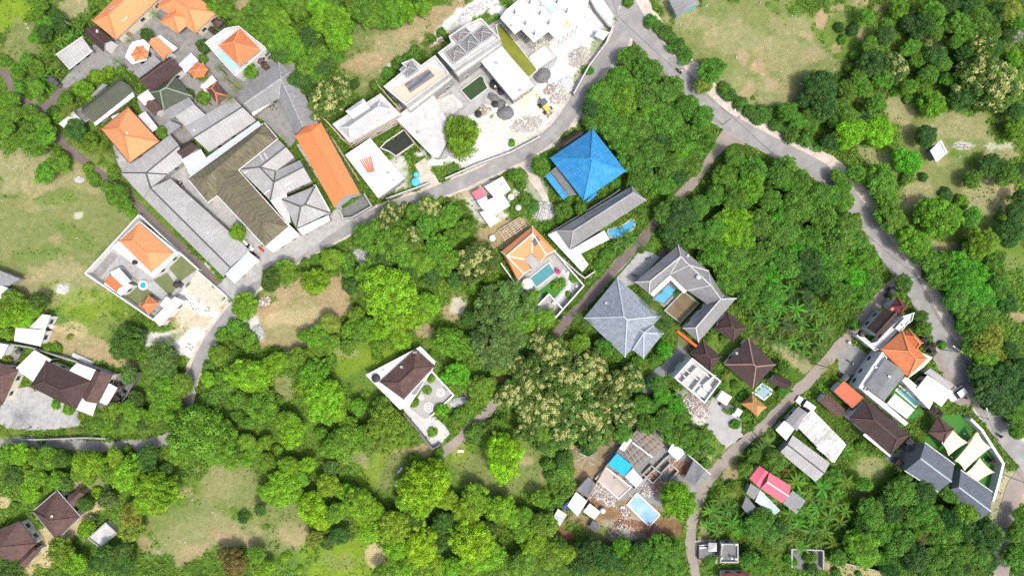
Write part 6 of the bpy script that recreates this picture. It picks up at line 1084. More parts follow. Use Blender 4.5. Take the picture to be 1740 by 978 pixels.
# yellow digger
def digger(t, x, y, ang):
    p = P(t, x, y, 1); root = empty('digger', (p.x, p.y, 0), 'small yellow digger with a dark cab beside the sand pile', 'digger'); T = Matrix.Translation((p.x, p.y, 0)) @ Matrix.Rotation(R_(ang), 4, 'Z'); a = R_(ang)
    LM.append(('the yellow digger', p.x, p.y))
    mb = MB(); mb.box(T @ Vector((.5, 0, 1.15)), (2.0, 1.3, .7), a, 0, .9); mb.box(T @ Vector((-.6, 0, .9)), (1.2, 1.2, .5), a); mb.build('body', YEL, root)
    mb = MB(); mb.box(T @ Vector((-.7, 0, 1.95)), (1.2, 1.25, .9), a, 0, .9); mb.build('cab', GLASSD, root); mb = MB(); mb.box(T @ Vector((-.7, 0, 2.46)), (1.4, 1.45, .1), a); mb.build('cab_roof', SHINGLE, root)
    for sx, r in ((-.9, .62), (1.2, .45)):
        for sy in (-1, 1):
            c = T @ Vector((sx, sy * .95, r)); ax = T.to_3x3() @ Vector((0, 1, 0)); mb = MB(); mb.tube([c - ax * .2, c + ax * .2], r, n=14); w = mb.build('wheel', TYRE, root); mb = MB(); mb.tube([c - ax * .21, c + ax * .21], r * .5, n=10); mb.build('rim', YEL, w)
    mb = MB()
    for sy in (-.45, .45): mb.tube([T @ Vector((1.0, sy, 1.4)), T @ Vector((2.0, sy, 1.3)), T @ Vector((2.5, sy, .6))], .11, n=6)
    mb.build('loader_arm', YEL, root)
    mb = MB(); mb.add([T @ Vector(q) for q in ((2.4, -1, .9), (2.4, 1, .9), (2.5, -1, .2), (2.5, 1, .2), (3.1, -1, .1), (3.1, 1, .1))], [(0, 1, 3, 2), (2, 3, 5, 4), (0, 2, 4), (1, 5, 3)]); mb.build('bucket', STEEL, root)
    mb = MB(); mb.tube([T @ Vector((-1.3, 0, 1.0)), T @ Vector((-2.2, .1, 2.3)), T @ Vector((-3.2, .2, 1.6)), T @ Vector((-3.3, .2, .6))], .16, .1, n=6); mb.build('backhoe_arm', DARK, root)
digger('C0', 922, 705, -50)
# small truck and covered load by the roofless house
r = empty('truck', P('D2', 790, 905), 'small dark truck with a pale boxy load by the roofless house', 'truck'); a = R_(-33)
for nm, q, sz, m_, z in (('load_bed', (742, 842), (3.0, 2.6, 1.0), WHITE, 1.5), ('chassis', (765, 898), (3.6, 1.7, .5), DARK, .75), ('cab', (832, 935), (1.5, 1.8, 1.7), WHITE, 1.2), ('bonnet', (812, 955), (1.4, .9, .7), SHEETB, .8)):
    p = P('D2', *q, z); mb = MB(); mb.box((p.x, p.y, z), sz, a, 0, .92); mb.build(nm, m_, r)
for q in ((740, 905), (780, 930), (830, 965), (850, 940)):
    p = P('D2', *q, .4); mb = MB(); mb.tube([(p.x - .12, p.y - .15, .4), (p.x + .12, p.y + .15, .4)], .4, n=12); mb.build('wheel', TYRE, r)
# benches and small pieces
def bench(label, t, x, y, ang, m_):
    p = P(t, x, y, .45); root = empty('bench', (p.x, p.y, 0), label, 'bench'); a = R_(ang); mb = MB(); mb.box((p.x, p.y, .45), (1.7, .5, .07), a); mb.build('seat', m_, root)
    for s in (-1, 1): mb = MB(); mb.box((p.x + math.cos(a) * .65 * s, p.y + math.sin(a) * .65 * s, .21), (.1, .4, .41), a); mb.build('leg', m_, root)
bench('red bench against the front of the mossy school roof', 'B1', 406, 756, -40, REDP); bench('long pale concrete bench alone on the grass clearing', 'B3', 1328, 275, 50, CONCL)
for lab, t, x, y, sz, m_, an in (('white appliance box beside the notched field shed', 'A2', 348, 368, (1.0, .7, .9), WHITE, 60), ('pale crate on the grey junction house wall', 'E2', 205, 475, (.6, .6, .9), CREAMW, 20), ('white sack heap under the clearing tree', 'B3', 1308, 378, (1.0, .8, .6), SHEETB, 10), ('yellow cushion box on the wooden deck by the sails', 'E3', 1048, 32, (.9, .5, .6), YEL, 40), ('white cube on the turf beside the sails', 'E3', 975, 33, (.4, .4, .5), WHITE, 20), ('pale pink box post by the sail wall', 'E3', 1185, 292, (1.1, 1.1, 1.0), CREAMW, 30), ('stack of pale boards leaning by the brown house wall', 'A2', 545, 585, (5.4, 1.1, .5), CONCL, -25), ('blue tub beside the pale grey compound shed', 'A0', 505, 440, (1.7, .9, .5), BLUEP, 40), ('white slab beside the leaf heap on the lane', 'C3', 362, 150, (1.5, .7, .3), CREAMW, 0), ('orange tile stack on the white flat roof of the maroon porched house', 'E2', 418, 258, (1.7, .7, .5), ORPIPE, 45)):
    p = P(t, x, y, .5); mb = MB(); z0 = 4.0 if 'tile stack' in lab else 0.0; mb.box((p.x, p.y, z0 + sz[2] / 2), sz, R_(an), 0, .94); mb.box((p.x, p.y, z0 + sz[2] + .02), (sz[0] * .8, sz[1] * .8, .05), R_(an)); tag(mb.build('crate' if 'slab' not in lab else 'stone_slab', m_), lab, 'crate' if 'slab' not in lab else 'slab')
mb = MB(); mb.prism([P('E3', *q) for q in ((985, 85), (1042, 28), (1056, 45), (990, 105))], .03, .3); tag(mb.build('wooden_deck', WOODP), 'narrow timber deck between the cream sail shades', 'deck')
# utility poles, street lamps and cables
def pole(label, t, foot, top, h=7.5, arm=None, lamp=True):
    p = P(t, *foot, 0); root = empty('utility_pole', p, label, 'utility pole'); mb = MB(); mb.tube([p, p + Vector((0, 0, h))], .13, .09, n=8); mb.build('pole', CONCL, root)
    if arm:
        q = P(t, *arm, h - .3); d = q - (p + Vector((0, 0, h - .3))); d = d.normalized() * min(d.length, 2.4); a = p + Vector((0, 0, h - .3)); mb = MB(); mb.tube([a, a + d + Vector((0, 0, .3))], .05, n=6); ar = mb.build('lamp_arm', STEEL, root)
        mb = MB(); e = a + d + Vector((0, 0, .28)); mb.box(e, (.6, .22, .12), math.atan2(d.y, d.x)); mb.build('lamp_head', WHITE, ar)
    mb = MB(); mb.box(p + Vector((0, 0, h - .7)), (1.1, .1, .1), R_(45)); mb.build('crossarm', WOOD, root)
    return p + Vector((0, 0, h - .6))
a1 = pole('grey utility pole with a lamp arm at the top road junction', 'D0', (5, 190), None, 7.5, (48, 55)); a2 = pole('pale street lamp pole where the shady lane meets the road', 'D0', (735, 830), None, 7.5, (815, 735))
a3 = pole('utility pole with lamp beside the fenced shrine court', 'E2', (812, 520), None, 7.5, (892, 498)); a4 = pole('utility pole with a lamp arm near the parked white car', 'E2', (985, 942), None, 7.5, (1108, 892)); a5 = pole('bare utility pole at the brown lane corner', 'E3', (1235, 305), None, 7, None)
a6 = pole('leaning utility pole at the tree lined road edge above the junction house', 'E2', (545, 45), None, 7, None); a0 = Vector((a1.x - 6, a1.y + 22, 7))
for k, (u, v) in enumerate(((a0, a1), (a1, a2), (a2, a6), (a6, a3), (a3, a4), (a4, a5))):
    mb = MB(); pts = [u.lerp(v, s / 14) - Vector((0, 0, 1.0 * 4 * (s / 14) * (1 - s / 14))) for s in range(15)]; mb.tube(pts, .035, n=5)
    tag(mb.build('cable', DARK), ('black cable running off the top edge from the junction pole', 'black cable over the road from the junction pole to the shady lane lamp', 'black cable over the dense trees along the bend road', 'black cable past the junction house to the shrine court pole', 'black cable from the shrine court pole to the pole by the white car', 'black cable along the white curving wall to the lane corner')[k], 'cable')

# ------------------------------------------------------------ plants
def leaves_mesh(name, quads, tones, mat, trunk_less=True):
    """quads: (n,4,3) array, tones: (n,3) -> one mesh."""
    n = len(quads); me = bpy.data.meshes.new(name); me.vertices.add(n * 4); me.vertices.foreach_set('co', quads.reshape(-1).astype(np.float32))
    me.loops.add(n * 4); me.loops.foreach_set('vertex_index', np.arange(n * 4, dtype=np.int32)); me.polygons.add(n); me.polygons.foreach_set('loop_start', np.arange(0, n * 4, 4, dtype=np.int32))
    me.update(calc_edges=True); at = me.attributes.new('tone', 'FLOAT_VECTOR', 'POINT'); at.data.foreach_set('vector', np.repeat(tones, 4, axis=0).reshape(-1).astype(np.float32))
    me.materials.append(mat); return me
def rnd_unit(n):
    v = RS.normal(size=(n, 3)); return v / np.linalg.norm(v, axis=1, keepdims=True)
def leaf_quads(c, nrm, size, aspect=1.5, droop=0.0):
    """Kite leaves centred on c facing nrm."""
    n = len(c); a = np.cross(nrm, rnd_unit(n)); a /= np.linalg.norm(a, axis=1, keepdims=True) + 1e-9; b = np.cross(nrm, a); s = size[:, None]
    tip = c + a * s * aspect; q = np.stack([c - a * s * aspect * .8, c + b * s * .75 + a * s * .1, tip, c - b * s * .75 + a * s * .1], 1)
    q[:, 2, 2] -= droop * size; q[:, 0, 2] -= droop * .5 * size; return q
def crown_mesh(name, n_clump, leaves, rc, leaf, mat, flower=0.0, feather=False, flat_=0.72, seed=0, gaps=0.12, lumps=7):
    global RS
    RS = np.random.RandomState(seed); qs = []; ts = []
    lob = rnd_unit(lumps); lob[:, 2] = np.abs(lob[:, 2]) * .7; lr = RS.uniform(.62, 1.16, lumps)
    i = np.arange(n_clump) + .5; z = 1 - 1.38 * i / n_clump; th = i * 2.39996 + RS.uniform(-.35, .35, n_clump); r = np.sqrt(np.clip(1 - z * z, 0, 1)); d = np.stack([r * np.cos(th), r * np.sin(th), z], 1)
    dot = d @ lob.T; w = np.exp(7.5 * dot); rad = (w * lr).sum(1) / w.sum(1) * RS.uniform(.80, 1.06, n_clump)
    rad *= .76 + .34 * np.clip(dot.max(1), 0, 1) ** 2
    rad = np.where(RS.rand(n_clump) < .12, rad * 1.14, rad); keep = RS.rand(n_clump) > gaps * (1.0 - .5 * d[:, 2]); d, rad = d[keep], rad[keep]
    for dd, rr in zip(d, rad):
        c = dd * rr * (1 - rc * .7); c = np.array([c[0], c[1], c[2] * flat_]); r_ = rc * RS.uniform(.65, 1.35); k = int(leaves * (r_ / rc) ** 2 * RS.uniform(.8, 1.15))
        u = rnd_unit(k); u[:, 2] = np.where(u[:, 2] < -.35, -u[:, 2], u[:, 2]); rr2 = r_ * RS.uniform(.55, 1.08, k) ** .7
        pc = c + u * rr2[:, None] * np.array([1, 1, .85]); nm = u * .6 + rnd_unit(k) * .55 + np.array([0, 0, .45]); nm /= np.linalg.norm(nm, axis=1, keepdims=True)
        sz = leaf * RS.uniform(.6, 1.3, k); qs.append(leaf_quads(pc, nm, sz, 2.6 if feather else 1.4, .5))
        tone = RS.uniform(.58, 1.40); fl = np.zeros(k); yel = np.full(k, max(0, RS.normal(.12, .25)))
        if flower and RS.rand() < flower * (.35 + .9 * max(0, dd[2])): fl = (RS.rand(k) < .85) * np.clip((u[:, 2] + .45), 0, 1)
        ts.append(np.stack([tone * RS.uniform(.7, 1.3, k), fl, np.clip(yel * RS.uniform(.3, 1.5, k), 0, 1)], 1))
    k = n_clump * 14; u = rnd_unit(k); p = u * (RS.rand(k) ** .4 * .72)[:, None] * np.array([1, 1, flat_]); p[:, 2] = np.maximum(p[:, 2], -.28)   # inner leaves
    qs.append(leaf_quads(p, rnd_unit(k), leaf * RS.uniform(.9, 1.6, k), 1.3)); ts.append(np.stack([RS.uniform(.85, 1.2, k), np.zeros(k), np.zeros(k)], 1))
    return leaves_mesh(name, np.concatenate(qs), np.concatenate(ts), mat)
CROWNS = {
 'leafy': [crown_mesh('crown', 150 + 14 * k, 56, .155 + .012 * (k % 3), .036, LEAF, seed=10 + k, gaps=.10 + .03 * (k % 3), lumps=6 + k, flat_=.66 + .05 * (k % 3)) for k in range(6)],
 'big': [crown_mesh('crown', 320, 44, .112, .026, LEAF, seed=30 + k, gaps=.12, lumps=9 + k) for k in range(4)],
 'blossom': [crown_mesh('crown', 190, 46, .135, .036, LEAFC, .31, seed=40 + k, gaps=.14, lumps=8) for k in range(4)],
 'feather': [crown_mesh('crown', 150, 70, .16, .028, LEAF, feather=True, seed=50 + k, gaps=.12, lumps=8) for k in range(2)],
 'bush': [crown_mesh('crown', 46, 70, .30, .066, LEAF, seed=60 + k, gaps=.1, lumps=5, flat_=.7) for k in range(4)],
 'white': [crown_mesh('crown', 40, 60, .28, .06, LEAFW, 1.6, seed=70, gaps=.1, lumps=5)],
}
def trunk_mesh(seed, leaning=.1, limbs=6):
    rs = random.Random(seed); mb = MB(); top = Vector((rs.uniform(-leaning, leaning), rs.uniform(-leaning, leaning), .62))
    mb.tube([(0, 0, 0), (top.x * .3, top.y * .3, .25), top * .8, top], .045, .025, n=8)
    for k in range(limbs):
        a = 6.283 * k / limbs + rs.uniform(-.4, .4); s = top * rs.uniform(.55, .95); e = Vector((math.cos(a) * rs.uniform(.25, .5), math.sin(a) * rs.uniform(.25, .5), rs.uniform(.72, 1.05))); mb.tube([s, s.lerp(e, .5) + Vector((0, 0, .05)), e], .018, .006, n=5)
    o = mb.build('trunk', BARK); m_ = o.data; bpy.data.objects.remove(o); return m_
TRUNKS = [trunk_mesh(k) for k in range(4)]
COL = {'b': (.095, .215, .016), 'l': (.115, .255, .012), 'm': (.072, .175, .020), 'd': (.034, .095, .020), 'f': (.052, .115, .034), 'v': (.055, .225, .014), 'y': (.165, .20, .03), 'c': (.070, .130, .022), 'o': (.125, .115, .035), 'w': (.06, .12, .03), 's': (.060, .150, .022)}
WORD = {'b': 'bright green leafy', 'l': 'yellowish lime green', 'm': 'mid green leafy', 'd': 'dark green glossy', 'f': 'dark feathery leaved', 'v': 'vivid grass green', 'y': 'pale yellowish green', 'c': 'cream blossomed', 'o': 'olive brown', 'w': 'white blossomed', 's': 'medium green low'}
ORD = ['nearest', 'second nearest', 'third nearest', 'fourth nearest', 'fifth nearest', 'sixth nearest', 'seventh nearest', 'eighth nearest', 'ninth nearest', 'tenth nearest'] + ['%dth nearest' % k for k in range(11, 700)]
PLANTS = []   # (object, look key, noun, x, y)
def rx(): return random.Random(len(PLANTS) * 7 + 3)
def jitter(c, amt=.12): return tuple(max(.005, v * random.uniform(1 - amt, 1 + amt)) for v in c)
def tree(x, y, r, look):
    R = r * M * 1.0; shrub = r < 13 or look == 's'
    Ht = R * (1.15 if shrub else 1.15) + (0.2 if shrub else 1.6) + random.uniform(-.2, .9 if not shrub else .1); zc = Ht - R * .72 if not shrub else R * .30
    p = P('F', x, y, zc + R * .25); nm = 'shrub' if shrub else {'c': 'flowering_tree', 'f': 'feathery_tree'}.get(look, 'young_tree' if r < 17 else 'bright_leafy_tree' if look in 'blvy' else 'broadleaf_tree')
    kind = 'white' if look == 'w' else 'bush' if shrub and look != 'c' else 'blossom' if look == 'c' else 'feather' if look == 'f' else 'big' if r >= 30 else 'leafy'
    root = empty(nm, (p.x, p.y, 0), None, 'shrub' if shrub else 'tree', {'shrub': 'shrubs of the valley', 'flowering_tree': 'flowering trees', 'feathery_tree': 'feathery trees', 'young_tree': 'young trees'}.get(nm, 'leafy trees of the valley'))
    c = bpy.data.objects.new('crown', random.choice(CROWNS[kind])); C.objects.link(c); c.parent = root; c.location = (0, 0, zc); s = R
    c.scale = (s * random.uniform(.84, 1.16), s * random.uniform(.84, 1.16), s * random.uniform(.9, 1.15)); c.rotation_euler = (0, 0, random.uniform(0, 6.283)); w = 0 if look in 'oyc' else 1 if x < 1000 and y > 430 else .45 if x < 900 else 0.25 if x > 1420 and y < 480 else 0
    c.color = (*jitter((COL[look][0] * (1.42 + .8 * w), COL[look][1] * (1.42 + .36 * w), COL[look][2] * 1.42)), 1)
    if not shrub:
        t = bpy.data.objects.new('trunk', random.choice(TRUNKS)); C.objects.link(t); t.parent = root; t.scale = (R * 1.1, R * 1.1, Ht * .78); t.rotation_euler = (0, 0, random.uniform(0, 6.28))
    PLANTS.append((root, WORD[look], 'shrub' if shrub else 'tree', p.x, p.y))
def frond_mesh(name, n, length, arch, width, leaflet, seed, tilt=.7):
    """A palm or banana head: arching fronds of many leaflets or broad split blades."""
    rs = np.random.RandomState(seed); Q = []; T = []
    for k in range(n):
        a = 6.283 * k / n + rs.uniform(-.25, .25); L = length * rs.uniform(.75, 1.1); up = tilt * rs.uniform(.4, 1.25); dirv = np.array([math.cos(a), math.sin(a), 0]); side = np.array([-math.sin(a), math.cos(a), 0]); m = 12; tone = rs.uniform(.7, 1.35); yl = max(0, rs.normal(.1, .3))
        pts = [dirv * L * s + np.array([0, 0, up * L * s - arch * L * s * s]) for s in np.linspace(0, 1, m + 1)]
        for i in range(m):
            s = (i + .5) / m; w = width * L * (math.sin(math.pi * (0.12 + .86 * s)) ** .7); c0, c1 = pts[i], pts[i + 1]
            for sg in (-1, 1):
                if leaflet:
                    mid = (c0 + c1) / 2; tip = mid + side * sg * w + dirv * w * .55 - np.array([0, 0, w * .35]); Q.append([c0, mid + (c1 - c0) * .12, tip, mid - (c1 - c0) * .3])
                else:
                    e0 = c0 + side * sg * w * .95 - np.array([0, 0, -w * .25]); e1 = c1 + side * sg * w * (.95 if i < m - 1 else .2) - np.array([0, 0, -w * .25]); Q.append([c0, c1, e1 + (c0 - c1) * rs.uniform(0, .3), e0])
                T.append([tone * rs.uniform(.85, 1.15), 0, min(1, yl)])
    return leaves_mesh(name, np.array(Q), np.array(T), LEAF)
PALMH = [frond_mesh('fronds', 15, 1.0, .95, .22, True, 80 + k, .75) for k in range(2)]; BANANAH = [frond_mesh('fronds', 8 + k % 3, 1.0, .8, .105, False, 90 + k, .75) for k in range(5)]
def stem(h, r, lean):
    mb = MB(); mb.tube([(0, 0, 0), (lean * .3, 0, h * .5), (lean, 0, h)], r, r * .7, n=8); o = mb.build('trunk', BARK); m_ = o.data; bpy.data.objects.remove(o); return m_
STEMP, STEMB = stem(1, .03, .06), stem(1, .07, .03)
def palm(x, y, r, look='y', h=None):
    h = h or 3.0 + r * .22; R = r * M * 1.15; p = P('F', x, y, h); root = empty('palm_tree', (p.x, p.y, 0), None, 'palm', 'palms')
    f = bpy.data.objects.new('fronds', random.choice(PALMH)); C.objects.link(f); f.parent = root; f.location = (.06 * h * 0, 0, h - .05); f.scale = (R,) * 3; f.rotation_euler = (0, 0, random.uniform(0, 6.28)); f.color = (*jitter(COL[look]), 1)
    t = bpy.data.objects.new('trunk', STEMP); C.objects.link(t); t.parent = root; t.scale = (4, 4, h); t.location = (-.24, 0, 0); PLANTS.append((root, WORD[look], 'palm', p.x, p.y))
def banana(x, y, r=13, look='m'):
    h = random.uniform(1.6, 2.8); R = r * M * random.uniform(1.2, 1.75); p = P('F', x, y, h + .5); root = empty('banana_plant', (p.x, p.y, 0), None, 'banana plant', 'banana plants')
    f = bpy.data.objects.new('leaves', random.choice(BANANAH)); C.objects.link(f); f.parent = root; f.location = (0, 0, h * .8); f.scale = (R,) * 3; f.rotation_euler = (0, 0, random.uniform(0, 6.28)); f.color = (*jitter(COL[look], .2), 1)
    t = bpy.data.objects.new('stem', STEMB); C.objects.link(t); t.parent = root; t.scale = (1.6, 1.6, h); PLANTS.append((root, WORD[look], 'banana plant', p.x, p.y))
def bare(x, y, r, label):
    rs = random.Random(5 + int(x)); R = r * M; p = P('F', x, y, 4); mb = MB(); mt = MB(); mt.tube([(p.x, p.y, 0), (p.x + .2, p.y, 2), (p.x + .1, p.y + .2, 3)], .22, .14, n=8)
    def grow(a, d, L, rad, depth):
        b = a + d * L; m_ = a.lerp(b, .5) + Vector((rs.uniform(-.1, .1), rs.uniform(-.1, .1), rs.uniform(-.05, .1))) * L; mb.tube([a, m_, b], rad, rad * .55, n=4)
        if depth < 4:
            for _ in range(3 if depth < 2 else 2): grow(m_.lerp(b, rs.uniform(.2, 1)), (d + Vector((rs.uniform(-.8, .8), rs.uniform(-.8, .8), rs.uniform(-.25, .4)))).normalized(), L * rs.uniform(.5, .75), rad * .6, depth + 1)
    for k in range(7): a = 6.283 * k / 7; grow(Vector((p.x + .1, p.y + .2, 2.9)), Vector((math.cos(a), math.sin(a), rs.uniform(.2, .7))).normalized(), R * .45, .10, 0)
    root = empty('bare_tree', (p.x, p.y, 0), label, 'tree'); mt.build('trunk', BARKW, root); mb.build('branches', BARKW, root)
